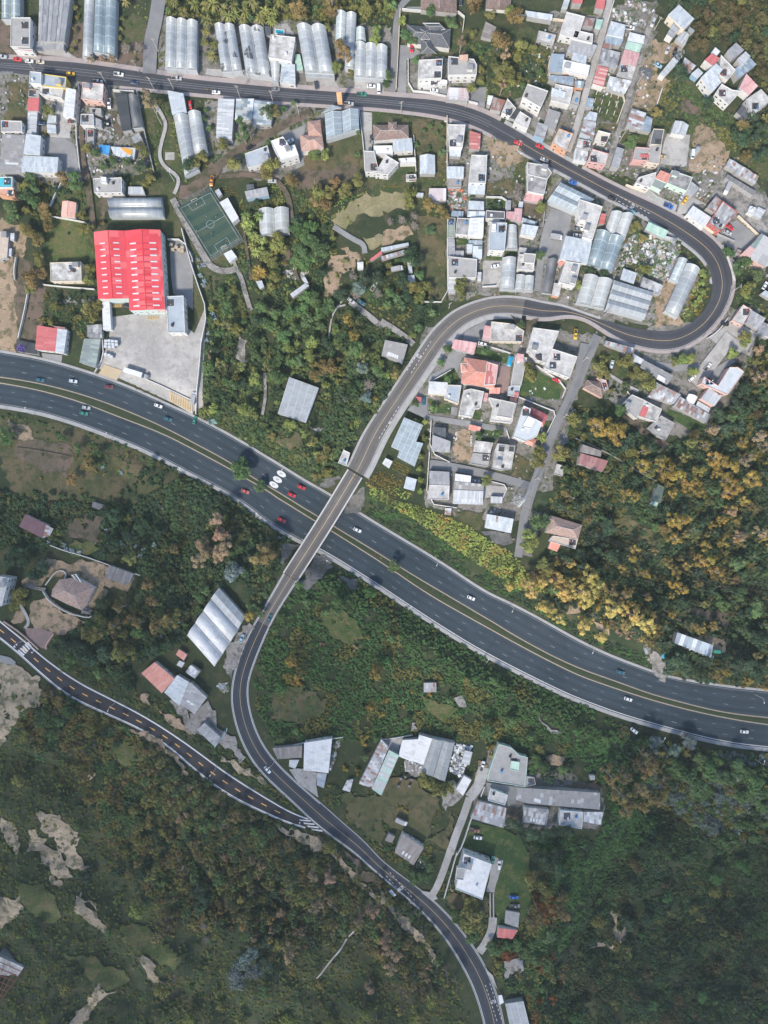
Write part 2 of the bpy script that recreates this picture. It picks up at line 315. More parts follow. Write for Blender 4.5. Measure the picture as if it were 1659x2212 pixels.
L fl 7 whb 1330,230 1400,230 1456,270 1312,470 1085,372 1110,312 1230,390 wall=pnk; L-shaped pale blue roof with salmon walls
L me 6 ribw 1160,405 1266,480 1200,567 1085,500 wall=pnk; light ribbed roof of the salmon-walled villa
L vt1 4 wht 990,455 1066,485 1032,552 958,512; small white arched roof beside the salmon villa
L me 3 whb 1060,520 1166,580 1150,622 1040,562; row of white slats below the salmon villa
L me 5 patr 700,360 912,465 852,547 635,480; rust and grey checkered roof with two teal squares
L me 4 patr 910,480 1172,640 1130,712 850,560; long rust-spotted diagonal roof
L fl 5 gry 490,465 602,515 530,680 400,562 wall=wht; bare grey roof in the lower right hamlet
L fl 5 stn 602,517 747,592 702,702 540,650 wall=wht; pale roof with red patch in the lower right hamlet
+ me 0.5 red 585,560 636,580 606,662 550,640
L fl 4 dstn 740,645 857,712 780,862 680,800 630,750; weathered dark slab at the end of the hamlet
L hi 5 brn 110,335 222,352 266,420 240,492 80,405 wall=pnk; brown mossy roof beside the lane bend
L fl 4 stw 188,318 268,342 288,420 250,440 225,360 wall=pnk; white terrace attached to the brown mossy roof
L me 5 brng 60,890 232,950 222,1000 40,960; grey-brown upper half of the forest house
L me 5 dred 40,966 287,1036 240,1132 30,1062; dusky red lower half of the forest house
L me 4 dgrn 705,1232 771,1260 742,1400 665,1375; dark green roof hidden in the forest
L me 3 pgr 663,1380 720,1396 701,1446 638,1420; yellow-green roof end hidden in the forest
I me 3 dark 795,1385 886,1415 861,1462 785,1432; small grey hut in the bushes below the highway
M me 5 maro 212,32 405,127 360,237 160,137; maroon roofed farmhouse on the left
+ me 0.3 patr 395,122 457,157 425,217 365,237
M fl 9 stw -40,560 75,580 15,822 -40,832 wall=wht; tall white building with arched windows on the left edge
M hi 6 tilb 500,595 640,580 800,665 740,805 690,860 560,805 430,740 440,680 wall=wht; brown many-sided house on the sandy mound
+ hi 0.5 slat 600,555 648,545 700,625 640,600
M hi 3 slat 688,825 780,860 765,897 690,890; dark hexagonal porch of the many-sided house
M me 4 fibd 935,468 1147,545 1110,622 1075,642 895,577; grey barn roof on the sandy yard
N vt3 6 wht 168,768 -40,1080 195,1350 402,1032; brilliant white three-bay greenhouse beside the bridge road
N gh1 6 plas 240,668 170,762 404,1024 463,915; grey end bay of the brilliant white greenhouse
M me 5 coral 1325,1305 1497,1450 1390,1572 1213,1400 wall=wht; coral roofed house below the white greenhouse
Q me 5 whb 1520,-45 1625,15 1540,217 1406,105; white-blue roof with four dark panels below the coral one
Q me 5 gry 1627,17 1642,20 1774,150 1667,292 1547,200; grey roof adjoining the white-blue one by the dirt yard
M me 3 coral 1535,1195 1607,1240 1580,1292 1510,1240; small coral hut left of the white greenhouse
M me 3 ribw 1540,1290 1586,1310 1560,1352 1515,1330; small pale hut under the coral hut
N me 4 patw 0,1330 82,1385 36,1447 -45,1390; pale striped hut at the foot of the greenhouse
O me 5 whb 915,30 1142,72 1120,196 897,150 wall=wht; white shed with a red stripe above the lit bank
+ me 0.2 rust 992,45 1008,47 1000,102 986,100
O hi 5 tilb 1468,42 1735,125 1700,255 1418,190; rosy tiled house at the lane's end
O fl 4 sand 1480,216 1692,250 1670,332 1440,262 wall=wht; rosy-beige terrace of the rosy tiled house
O me 3 coral 1460,266 1546,290 1515,356 1437,326; detached coral square beside the rosy tiled house
O me 3 patr 552,-20 608,-20 602,42 550,36; tiny white shack with red stripes at the bank top
P me 4 stripb 885,1050 1192,1160 1170,1264 855,1140; long striped blue-white nursery roof near the right edge
R me 4 brng 705,582 960,560 956,666 745,678; brown-grey low roof beside the merging road
R me 6 wht 975,540 1217,500 1186,796 970,776 wall=wht; white workshop roof with two grey skylights
R me 3 blu 1090,800 1172,800 1146,926 1085,900; blue-grey scrap shelter below the workshop
R me 4 gry 118,365 257,490 210,572 55,425; grey and dark blue hut beside the dirt yard
R me 2.5 patw 1345,860 1400,850 1370,960 1305,940; crumpled white shack in the clearing
R me 2 whb 850,685 935,682 900,760 845,740; white sheeted stack outside the workshop
R me 5 patr 1640,505 1705,575 1560,925 1445,890; grey rust-spotted shed, left half of the farm hall
S me 5 patm 68,600 157,642 3,990 -80,935; mint and grey right half of the farm hall
S me 5 wht 185,515 326,505 270,700 150,655; white sloped roof, left of the farm roof pair
S me 6 wht 330,470 441,500 366,725 272,696; bright white roof, right of the farm roof pair
S gh2 6 gryb 443,502 636,540 552,872 350,792; grey panelled farm greenhouse
S me 3 ribw 720,600 788,618 760,730 690,712; small white-grey shed beside the scrap rows
S me 4 wht 715,820 779,856 706,992 645,935 wall=wht; plain white roof at the fork of the farm lane
S fl 5 gry 1012,545 1122,577 1190,642 1262,660 1252,790 1236,915 915,862 930,780 wall=pgr; large grey terraced roof with mint edging
+ fl 1.0 pgr 1120,690 1192,700 1185,780 1110,765
S fl 5 gry 1252,820 1316,830 1332,892 1238,915; small grey side roof with white boxes
S fl 4 stw 942,930 1092,985 1066,1072 920,1030 wall=whb; white and grey roof with a red grille
S me 4 patr 835,1040 1082,1102 1057,1270 770,1182; rust and grey patchwork roof by the farm lane
S me 5 fib 1170,920 1884,965 1887,1115 1270,1062 1165,1030; very long grey roof dotted with white skylights
S me 4 patg 1235,1090 1446,1110 1426,1252 1225,1222 wall=whb; grey patched roof below the very long one
S fl 5 stw 1545,1115 1740,1130 1727,1276 1530,1240 wall=whb; white roof with two brown vents
T me 4 patw 77,1130 246,1130 227,1247 75,1216; messy white and grey end roof by the forest
W me 5 brng 185,-150 370,-30 280,130 120,20 wall=wht; beige roofed house with a round terrace
S me 3 brng 65,1315 121,1345 96,1400 35,1375; small brown shed left of the round-terraced house
W fl 8 wht 715,20 952,110 872,417 640,325 wall=wht; big white flat-roofed house by the lawn
+ fl 2.2 gry 655,140 730,150 712,250 640,240
W me 4 red 1012,660 1179,680 1131,761 1000,746 wall=wht; bright red roofed cottage below the lawn
W me 3 canv 1075,515 1193,530 1180,662 1065,625; grey canvas canopy beside the red cottage
W me 4 plas 1070,1322 1225,1290 1292,1560 1120,1560; pale plastic greenhouse at the bottom edge
U fr 4 rust -60,925 185,1035 0,1290 -90,1250; roofless rust-red steel frame on the left edge
T me 3 gry 130,815 175,815 172,858 130,855; tiny white cabin at the forest edge
S me 3 patr 368,22 475,20 478,100 368,102; ruined hut overgrown by a yellow tree
"""
GND = """
Z soil -10,40 330,60 320,170 -10,130; yard
Z yard 340,30 850,60 850,215 600,195 340,170; yard
Z yard -10,150 175,165 210,380 165,400 -10,390; yard
Z yard 170,165 300,175 340,360 200,400 175,330; yard
Z dgras 300,180 380,195 400,390 385,400 345,370 320,260; lawn
Z yard 440,215 700,230 780,240 790,330 600,390 480,385 430,300; yard
Z dry 700,290 790,285 795,390 700,400 640,360; field
Z gras 795,230 1190,330 1170,640 970,650 960,440 800,440; field
Z yard 960,260 1060,270 1110,310 1110,440 1180,450 1190,360 1290,420 1380,470 1500,570 1520,640 1450,700 1280,690 1100,630 970,650; yard
Z yard 1190,30 1420,0 1380,380 1320,380 1190,320 1080,230 1120,210 1185,190; yard
Z yard 1350,370 1440,260 1560,330 1659,420 1659,600 1590,560 1540,500 1420,430; yard
Z yard 880,120 1040,120 1035,220 960,215 870,205; yard
Z yard 920,700 1290,720 1150,1200 1110,1200 1130,1130 920,1100 930,910 870,870; yard
Z yard 1260,740 1640,660 1659,720 1540,930 1450,950 1260,830; field
Z yard 1060,1610 1300,1700 1300,1790 1010,1790; yard
Z sand 0,470 60,500 30,770 -10,770; dirt_yard
Z gras 95,400 200,400 215,500 170,600 90,600; lawn
Z lawn 90,470 180,470 205,560 110,570; lawn
Z soil 30,540 100,600 90,760 40,770; dirt_yard
Z gras 860,55 1190,70 1185,200 1120,210 1035,220 1030,120 880,115; lawn
Z gras 1380,150 1500,180 1659,330 1659,390 1530,340 1440,290 1380,240; field
Z dry 0,900 330,940 420,1010 300,1090 40,1080 0,1000; field
Z gras 300,400 420,390 530,580 520,680 440,720 380,530; field
Z conc 240,685 355,670 420,720 445,660 440,880 415,890 210,795 235,740; forecourt
A asph 355,1180 560,1190 640,1240 690,1484 500,1484 480,1340 350,1320; paved_yard
A conc 490,880 560,760 545,1000 620,1050 600,1190 430,1180; paved_yard
A dry 62,705 250,705 245,830 230,1040 30,1030; lawn
A gras 1040,140 1280,150 1240,380 1040,360; lawn
A gras 1170,1000 1230,880 1440,830 1560,1484 1330,1484 1260,1200; lawn
A conc 1420,1310 1500,1310 1500,1375 1420,1375; paved_circle
A conc 370,440 560,430 660,500 370,470; paved_yard
A soil 880,950 980,960 1060,1150 950,1230 900,1130; dirt_yard
B conc 140,590 440,610 690,660 760,720 450,690 130,640; paved_yard
B conc 1060,670 1250,690 1280,770 1060,740; paved_yard
B conc 1410,700 1660,700 1660,800 1410,780; paved_yard
B conc 690,210 830,205 895,300 700,292; pool_terrace
B asph 790,1170 990,1070 960,1290 980,1420 900,1460 930,1330; paved_yard
B dry 1170,1180 1450,1140 1500,1484 1200,1484 1000,1400; field
B conc 1465,960 1560,970 1560,1300 1490,1290; driveway
C asph 160,390 270,390 340,450 340,480 220,520 215,800 140,800 150,560; driveway
C asph 230,60 345,60 345,95 170,85; driveway
C asph 350,740 565,720 565,830 300,800; driveway
C asph 755,760 910,750 890,930 760,880; driveway
C dgras 740,350 960,370 960,560 830,560 740,480; lawn
C gras 1180,540 1440,560 1430,760 1260,700; lawn
C dry 240,1010 560,1030 565,1484 290,1400 250,1200; field
C sand 910,1200 1100,1240 1240,1350 1200,1420 1000,1440 920,1340; dirt_yard
D sand 640,350 860,380 870,500 740,580 720,640 800,700 720,860 660,940 480,920 510,760 580,600 600,480; dirt_lot
D soil 920,850 1075,940 1035,1010 885,940; tilled_plot
D gras 0,60 260,90 240,150 0,120; lawn
D gras 145,760 430,830 370,1040 160,1000; allotment
D dry 190,1040 360,1060 340,1140 200,1120; lawn
D gras 400,1100 650,1130 620,1260 370,1250; lawn
D conc 790,1150 990,1160 955,1440 730,1410 760,1240; paved_yard
D sand 1040,1080 1180,1100 1300,1280 1320,1370 1250,1484 960,1484 1000,1250; bare_slope
E soil 860,420 830,220 920,230 910,420; dirt_yard
E asph 1460,610 1560,600 1659,720 1659,1200 1490,1060 1470,900; paved_yard
E yard 440,1080 830,1100 830,1160 520,1160; dirt_yard
F soil 1000,0 1400,-40 1500,60 1200,110 920,190 900,60; field
F pale 1240,400 1400,250 1680,180 1710,370 1480,400 1300,500 1220,480; sandy_lawn
F sand 1200,740 1290,730 1420,780 1430,880 1300,880 1260,1060 1150,1060 1140,860; sandy_slope
F sand 1280,650 1380,660 1480,780 1360,760; sandy_slope
F pale 1500,600 1659,540 1700,640 1540,690; sandy_lawn
F soil 760,800 850,690 880,720 790,850; dirt_path
F turf 1490,1010 1600,980 1640,1060 1600,1120 1480,1100; lawn
G pale 0,190 200,200 200,350 0,360; sandy_lawn
G sand 0,560 240,470 270,560 60,640 0,630; sandy_slope
G dry 320,400 565,400 570,1130 400,1120 340,900; field
G gras 300,80 560,60 560,250 300,230; lawn
G dry 900,80 1140,60 1130,220 910,230; field
G turf 905,245 1070,250 1060,345 905,340; garden
G asph 1465,330 1640,380 1620,520 1580,600 1540,760 1440,750 1400,780 1370,1040 1310,1040 1350,700 1400,480; paved_yard
G conc 875,780 1040,780 1020,1010 870,1010; car_court
G turf 905,720 1040,725 1035,775 905,770; garden
G turf 1062,675 1170,675 1165,735 1062,735; garden
G soil 1225,270 1400,290 1390,470 1215,400; dirt_yard
G turf 640,590 760,590 750,640 650,650; garden
G asph 720,1390 900,1290 950,1300 870,1470 700,1484; driveway
G soil 1100,1250 1360,1290 1340,1400 1240,1400 1130,1310; garden_bed
H gras 430,560 560,520 900,620 880,700 700,900 380,860; scrap_ground
H sand 700,1080 790,950 900,1000 780,1200 900,1260 930,1320 700,1340 670,1300; dirt_yard
H gras 1090,830 1140,810 1150,980 1100,1150 960,1300 930,1280 1060,980; garden
H grav 1250,-20 1330,60 1530,220 1659,260 1659,560 1540,520 1390,400 1200,230; gravel_lot
H asph 1290,470 1390,430 1560,570 1480,680 1400,700 1200,600 1260,520; paved_yard
H conc 440,150 560,100 700,220 880,300 850,380 700,290 600,230; forecourt
H conc 900,250 1000,230 1120,290 1020,300 960,370 870,390; forecourt
H conc 1350,1300 1460,1350 1560,1400 1500,1600 1200,1484 1150,1440; concrete_ramp
I asph 360,110 540,130 530,190 370,150; driveway
I sand 80,700 270,770 300,900 160,860; bare_patch
I soil 150,840 600,900 640,1000 580,1180 300,1100 130,980; field
I dry 840,950 1200,1050 1240,1150 900,1060; bare_patch
I hatch 905,212 1058,262 1005,345 848,290; hatched_marking
I hatch 1458,432 1659,540 1659,640 1470,530; hatched_marking
J grav 420,-20 480,0 480,190 390,180 400,80; bare_patch
J sand 170,60 200,80 190,240 160,200; bare_patch
J grav 1000,750 1140,740 1110,800 1040,790; bare_patch
J verg 1120,1230 1230,1180 1290,1210 1180,1310 1100,1270; bare_patch
J verg 1380,1320 1500,1290 1500,1400 1400,1484 1300,1484; bridge_verge
K asph 590,90 810,110 760,170 700,150 680,190 640,330 610,340 470,370 400,360 420,300 540,240; driveway
K turf 800,60 1100,120 1080,200 810,130; lawn
K turf 460,350 630,240 680,340 640,380; lawn
K pvred 1010,215 1115,235 1090,465 1020,450 985,410; patio
K turf 1200,300 1330,240 1560,400 1530,510 1190,480; lawn
K turf 490,540 610,555 600,625 480,635; lawn
K turf 410,500 480,520 460,640 405,620; lawn
K turf 790,600 860,605 850,685 785,680; lawn
K turf 860,745 1040,770 1000,850 850,800; lawn
K asph 225,600 300,520 400,480 400,640 660,680 750,690 1100,755 1090,800 600,720 400,680; driveway
K sand 630,760 800,800 790,960 760,1050 620,1040; rubble_plot
K dry 960,1080 1130,1110 1150,970 1320,1080 1300,1230 1000,1150; field
K turf 1390,700 1470,690 1430,770 1390,750; lawn
K asph 420,1040 580,1070 580,1120 415,1110; driveway
K asph 605,570 660,580 650,650 600,640; driveway
K conc 880,1240 1090,1260 1040,1360 1000,1340 880,1360; paved_yard
K gras 860,820 990,840 990,900 960,900 860,860; lawn
K dgras 1290,1320 1659,1300 1659,1484 1280,1484; field
L gras 140,230 200,40 330,80 480,200 700,290 690,420 600,430 330,300; garden
L asph 690,180 880,210 1060,200 1100,240 1020,260 830,270 700,230; driveway
L asph 1095,300 1330,160 1380,180 1280,250 1210,390 1110,320; paved_yard
L turf 790,590 1120,720 1140,800 1000,790 870,700 780,640; lawn
L soil 590,790 760,870 810,900 790,980 680,960 610,880; bare_patch
L soil 330,610 500,690 620,770 590,790 480,720; bare_patch
M sand 370,420 480,400 600,480 750,420 900,470 900,660 890,740 840,780 760,900 600,560 440,560 380,680 230,640 210,600 380,580 410,500; sandy_yard
M sand 250,800 430,740 560,860 720,940 620,1030 530,1070 330,1010 250,900; sandy_mound
M sand 130,860 200,870 230,930 200,990 110,980; sandy_mound
M soil 580,50 640,60 720,25 885,60 850,290 640,240 560,150; tilled_plot
M pvred 220,1010 350,1010 470,1055 400,1190 330,1170 240,1100; brick_drive
M cliff 0,1300 120,1310 250,1400 330,1484 -20,1500; cliff_face
M asph 0,1240 90,1260 140,1300 130,1330 0,1300; side_road
M sand 890,460 1180,550 1090,700 900,660; sandy_yard
M soil 1330,1280 1480,1380 1520,1430 1480,1460 1340,1320; dirt_yard
N verg 750,330 880,290 920,330 810,450 770,440 740,400; bridge_verge
N verg 1080,380 1220,430 1230,490 1000,690 960,600 1010,500; bridge_verge
N verg 1280,560 1430,600 1420,690 1290,600; bare_patch
N grav 400,1050 510,960 540,980 400,1300 350,1440 290,1340 300,1240; roadside_strip
N dgras 240,600 540,600 620,800 470,900 420,750; nursery_field
O verg 870,170 1120,210 1110,310 1000,290 890,220; bare_patch
O dry 640,20 900,30 880,160 720,100; field
O sand 1590,760 1659,820 1700,860 1600,870; bare_patch
P soil 985,812 1370,892 1345,1005 1200,980 975,890; tilled_plot
P dry 300,60 480,60 700,200 800,300 760,330 500,230 330,160; bare_patch
P grav 640,1200 720,1200 780,1330 760,1484 620,1310; nursery_yard
P sand 830,1020 1000,1060 1240,1100 1330,1160 1290,1250 1200,1240; dirt_yard
P sand -10,760 60,820 60,880 -10,860; bare_patch
P sand 150,930 230,960 310,1070 240,1030; bare_patch
Q cliff 0,-40 300,-30 370,80 340,200 230,250 120,400 0,590 -20,300; cliff_face
Q cliff 330,1130 520,1150 680,1350 640,1500 490,1420 330,1260; cliff_face
Q cliff 0,1150 110,1230 200,1400 170,1484 80,1380 0,1240; cliff_face
Q cliff 240,1270 310,1300 440,1484 240,1484; cliff_face
Q sand 1380,260 1460,290 1659,420 1659,460 1520,390 1390,290; bare_slope
Q sand 1230,120 1280,130 1270,200 1225,170; bare_patch
Q sand 1090,390 1250,450 1500,620 1640,790 1600,810 1450,640 1200,480; bare_slope
Q grav 1480,140 1560,220 1740,420 1720,480 1560,330 1450,190; dirt_yard
J dry 700,850 960,800 1000,900 820,930; field
F dry 620,1150 800,1200 760,1300 640,1260; field
M lawn 500,300 760,250 860,330 700,420; lawn
N lawn 1150,800 1400,900 1500,1100 1300,1150 1150,1000; lawn
S lawn 350,120 640,240 600,330 420,300; lawn
Q lawn 950,520 1200,560 1250,690 1050,740 960,640; lawn
U lawn 1050,620 1250,640 1600,900 1500,1000 1250,850 1080,780; lawn
U lawn 560,880 1000,980 1150,1140 960,1180 760,1080; lawn
U lawn 150,240 400,300 560,560 420,620 200,480; lawn
Q cliff 760,800 830,790 800,850 760,850; bare_patch
R grav 0,300 130,140 200,200 260,400 380,500 480,650 440,700 280,560 240,440 0,420; dirt_yard
R dry 700,100 880,60 1180,150 1150,280 900,370 700,330; dry_patch
R conc 930,750 1100,790 1080,880 1100,1000 930,880 850,760; paved_yard
R cliff 720,1250 900,1270 1130,1370 1260,1484 1120,1484 960,1400 740,1290; bare_slope
R cliff 260,620 480,760 640,870 620,880 440,780 260,660; bare_slope
R dry 1300,960 1659,1000 1659,1400 1400,1250; lawn
S dry 80,820 320,850 460,980 520,1000 460,1200 380,1400 560,1240 640,1060 540,980 640,930 580,1484 240,1300 0,1200 0,980; lawn
S conc 0,500 200,490 150,640 60,600; paved_yard
S grav 560,860 640,850 700,1000 560,1130 540,1000; dirt_yard
S grav 200,690 360,720 340,820 210,770; paved_yard
S asph 900,870 1160,910 1160,1050 1080,1060 920,980; paved_yard
S soil 1080,1060 1230,1080 1210,1220 1080,1190; dirt_yard
S turf 780,1200 1060,1270 1200,1350 1260,1484 1280,1700 900,1700 1000,1480 700,1450; lawn
S sand 840,740 870,660 930,670 900,830 860,880 800,830; farm_lane
S grav 250,350 290,330 310,430 260,410; bare_patch
S grav 620,145 680,140 740,220 650,200; bare_patch
S sand 1440,650 1560,640 1560,720 1470,730; bare_patch
S grav 1360,300 1500,420 1560,440 1480,440 1380,340; bare_slope
T gras 390,380 480,400 500,520 400,500; bare_patch
T soil -20,860 150,870 230,900 200,960 0,930; dirt_yard
U cliff 350,-60 480,-20 620,220 560,250 480,190 390,70; cliff_face
U cliff 520,-40 660,0 780,140 720,170 600,110; cliff_face
U cliff 640,370 760,430 870,590 950,720 880,710 740,600 660,480; cliff_face
U cliff 600,1484 650,1400 720,1330 880,1110 900,1120 800,1290 860,1200 980,1200 760,1380 740,1484; cliff_face
U cliff -10,400 180,400 210,490 90,560 60,640 -10,660; cliff_face
U cliff 1190,900 1310,930 1430,1150 1320,1120; cliff_face
U cliff 660,310 740,380 860,500 830,500 700,370; cliff_face
U cliff 420,190 540,280 470,300 410,240; cliff_face
V cliff 1180,-20 1300,60 1500,260 1659,420 1659,470 1400,230 1240,80; bare_slope
V soil 1300,-10 1400,30 1659,290 1659,350 1480,210; bare_slope
W cliff 0,340 60,420 250,590 420,780 500,970 470,960 370,780 190,660 70,500 0,430; bare_slope
W conc 950,30 1050,70 980,350 900,340 930,240; driveway
W dry 545,410 650,350 760,400 900,340 925,380 920,540 760,500 640,480; lawn
W turf 900,0 1270,0 1290,500 1200,620 1000,640 970,360 1050,80; lawn
W grav 1060,920 1200,905 1235,1040 1160,1045 1060,1070; house_foundation
W conc 1155,925 1215,930 1228,1030 1195,1020 1195,980 1160,965; foundation_slab
W conc 880,980 960,1060 1000,1180 960,1120; roadside_strip
W conc 340,330 450,350 490,400 440,420; roadside_strip
X cliff 290,520 330,520 350,550 410,545 350,570 370,700 420,640 440,690 300,852 120,852 200,800 330,790 345,740 330,620; cliff_face
"""
# draped lanes: tile type width(px of tile) points ; name
LANE = """
A asphl 118 1375,-40 1340,200 1300,350 1288,640; side_street
E soil 52 700,-30 745,0 785,300 808,520; dirt_lane
A soil 52 700,1080 705,1300 735,1500; dirt_lane
B soil 70 1040,960 880,1040 720,1130 520,1230 360,1330 240,1440 150,1500 60,1560; dirt_road
F soil 120 230,-30 110,110 0,200 -90,190; dirt_road
F grav 55 -150,250 -90,370 0,540 80,680 150,800 220,860 320,875 400,850; footpath
F grav 40 400,850 440,930 480,1080 520,1210; footpath
F grav 28 375,790 400,850; footpath
A conc 30 1335,900 1400,1000 1435,1080 1400,1200 1370,1330 1400,1420 1480,1484; footpath
E conc 30 1440,0 1500,30 1545,90 1520,170 1500,210; footpath
F soil 45 250,60 450,40 600,60 740,90 830,200 860,320 870,460; dirt_road
F soil 24 450,380 460,560 490,700 520,950; garden_path
F soil 22 900,740 890,840 930,950; garden_path
F asph 45 1230,490 1400,600 1490,640 1500,720; footpath
F conc 14 1310,1120 1225,1230 1200,1350 1190,1450; track_rut
F conc 14 1340,1160 1260,1180; track_rut
F grav 50 1370,1130 1500,1230 1660,1360; dirt_road
G grav 50 0,1300 100,1360 200,1430 280,1500; dirt_road
D conc 54 300,-20 245,250 160,560 90,800 20,1070 -65,1310; alley
D grav 46 690,130 620,270 520,600 430,960 350,1200 265,1450; dirt_alley
C asphl 52 240,-10 140,90 118,400 100,800; narrow_lane
K asphl 78 1750,30 1700,300 1620,500 1490,760 1420,940 1345,1160 1290,1300 1235,1500; village_lane
L asphl 78 190,-40 95,170 10,400; village_lane
O asphl 70 1235,0 1205,200 1178,400; village_lane
K asphl 68 420,1060 600,1085 1000,1170 1300,1260; village_lane
L conc 120 1340,-40 1230,110 1110,260 1010,370; concrete_ramp
L conc 26 280,290 420,380 540,440; garden_path
L soil 22 1560,200 1480,320 1440,430; garden_path
S conc 90 880,740 850,880 760,1000; farm_lane
S conc 66 760,1000 710,1150 640,1330 590,1484; farm_lane
W conc 60 600,-30 540,150 490,280 440,370; farm_lane
W conc 12 936,350 938,560; track_rut
W conc 12 964,350 966,560; track_rut
W conc 70 960,560 955,660 900,780 840,860; driveway
V conc 14 1420,660 1300,830 1180,960 1085,1090; drainage_channel
M conc 26 170,800 220,870 260,960 220,1010; garden_path
M grav 30 210,640 300,660 400,680; garden_path
I soil 16 150,925 400,960 610,1005; ditch
J grav 26 640,280 650,480 620,640; garden_path
P soil 24 700,900 690,1000 700,1100; garden_path
"""
# main roads as pairs of edges (source px computed from tile px)
RD = {
'main_road': (["A -60,505","A 600,525","A 1100,600","A 1659,685","B 400,720","B 900,765","B 1250,790","B 1659,822","C 200,840","C 450,855","C 700,905","C 900,975","C 1150,1110","C 1400,1265","H 60,-10","H 400,165","H 800,345","H 1100,520","H 1250,655","H 1330,800","H 1365,960","H 1330,1120","H 1230,1290","H 1110,1425","L 900,78","L 740,92","L 560,60","L 370,0","G 1659,1190","G 1400,1140","G 1150,1092","G 950,1100","G 750,1160","G 600,1235","G 470,1360","K 385,5","K 200,290","K 0,590","J 1500,790","J 1360,1090"],
              ["A -60,605","A 300,650","A 600,692","A 1100,745","A 1659,800","B 400,832","B 700,868","B 1100,895","B 1659,930","C 350,968","C 600,1015","C 800,1078","C 1000,1180","C 1250,1335","H 0,85","H 300,255","H 600,400","H 850,560","H 1050,710","H 1130,800","H 1170,900","H 1185,1050","H 1130,1200","H 1000,1320","H 850,1385","H 600,1378","H 300,1300","H 0,1232","G 1400,1290","G 1200,1242","G 1000,1230","G 850,1262","G 700,1340","G 600,1445","K 570,0","K 350,320","K 130,640","K 0,870","J 1540,1100","J 1470,1200"]),
'bridge_deck': (["J 1360,1090","J 1120,1484","N 960,270","N 805,540"],["J 1470,1200","J 1300,1484","N 1110,330","N 915,602"]),
'lower_road': (["N 805,540","N 640,830","N 520,1025","N 420,1250","N 360,1484","R 352,200","R 400,420","R 500,650","R 650,835","R 900,1060","R 1050,1210","R 1220,1340","R 1420,1484","W 0,215","W 210,385","W 400,565","W 560,750","W 700,980","W 800,1180","W 870,1400","W 905,1560"],
               ["N 915,602","N 720,900","N 590,1190","N 520,1380","N 490,1484","R 490,180","R 550,420","R 680,650","R 900,870","R 1130,1065","R 1300,1220","R 1500,1390","W 0,85","W 250,270","W 460,430","W 620,595","W 760,770","W 870,940","W 960,1130","W 1030,1350","W 1068,1560"]),
'hill_road': (["M -60,910","M 0,955","M 220,1130","M 400,1290","M 680,1484","Q 1000,180","Q 1300,340","Q 1659,580","R 300,790","R 600,980","R 850,1130","R 1010,1190"],
              ["M -60,1050","M 0,1095","M 200,1260","M 350,1400","Q 580,130","Q 880,270","Q 1200,410","Q 1450,560","Q 1659,755","R 300,970","R 600,1120","R 900,1245","R 1175,1305"]),
'highway_north': (["I -80,95","I 0,105","I 350,165","I 660,250","I 1100,400","I 1500,590","J 50,670","J 350,830","J 700,1040","J 1000,1230","J 1190,1330","O 0,150","O 480,430","O 900,720","O 1100,800","O 1400,960","O 1659,1110","P 300,1260","P 600,1370","P 800,1440","T 1100,30","T 1400,70","T 1720,100"],
              ["I -80,310","I 0,315","I 350,370","I 760,480","I 1100,610","I 1400,740","I 1659,880","J 330,1040","J 520,1175","J 700,1270","J 1040,1484","O 0,380","O 150,480","O 500,690","O 850,890","O 1200,1110","O 1659,1345","P 400,1484","T 600,100","T 1000,210","T 1300,280","T 1720,325"]),
'highway_south': (["I -80,360","I 0,365","I 350,430","I 700,530","I 1000,650","I 1400,800","I 1659,935","J 330,1100","J 700,1320","J 920,1460","O 0,440","O 400,720","O 850,970","O 1300,1220","O 1659,1400","T 150,0","T 600,150","T 1000,260","T 1400,340","T 1720,388"],
              ["I -80,545","I 0,552","I 400,620","I 900,790","I 1300,960","I 1659,1150","J 300,1290","J 560,1460","N 520,0","N 700,120","N 960,265","N 1180,370","O 0,660","O 450,960","O 850,1210","O 1390,1484","T 0,150","T 400,300","T 900,440","T 1300,540","T 1720,585"]),
}
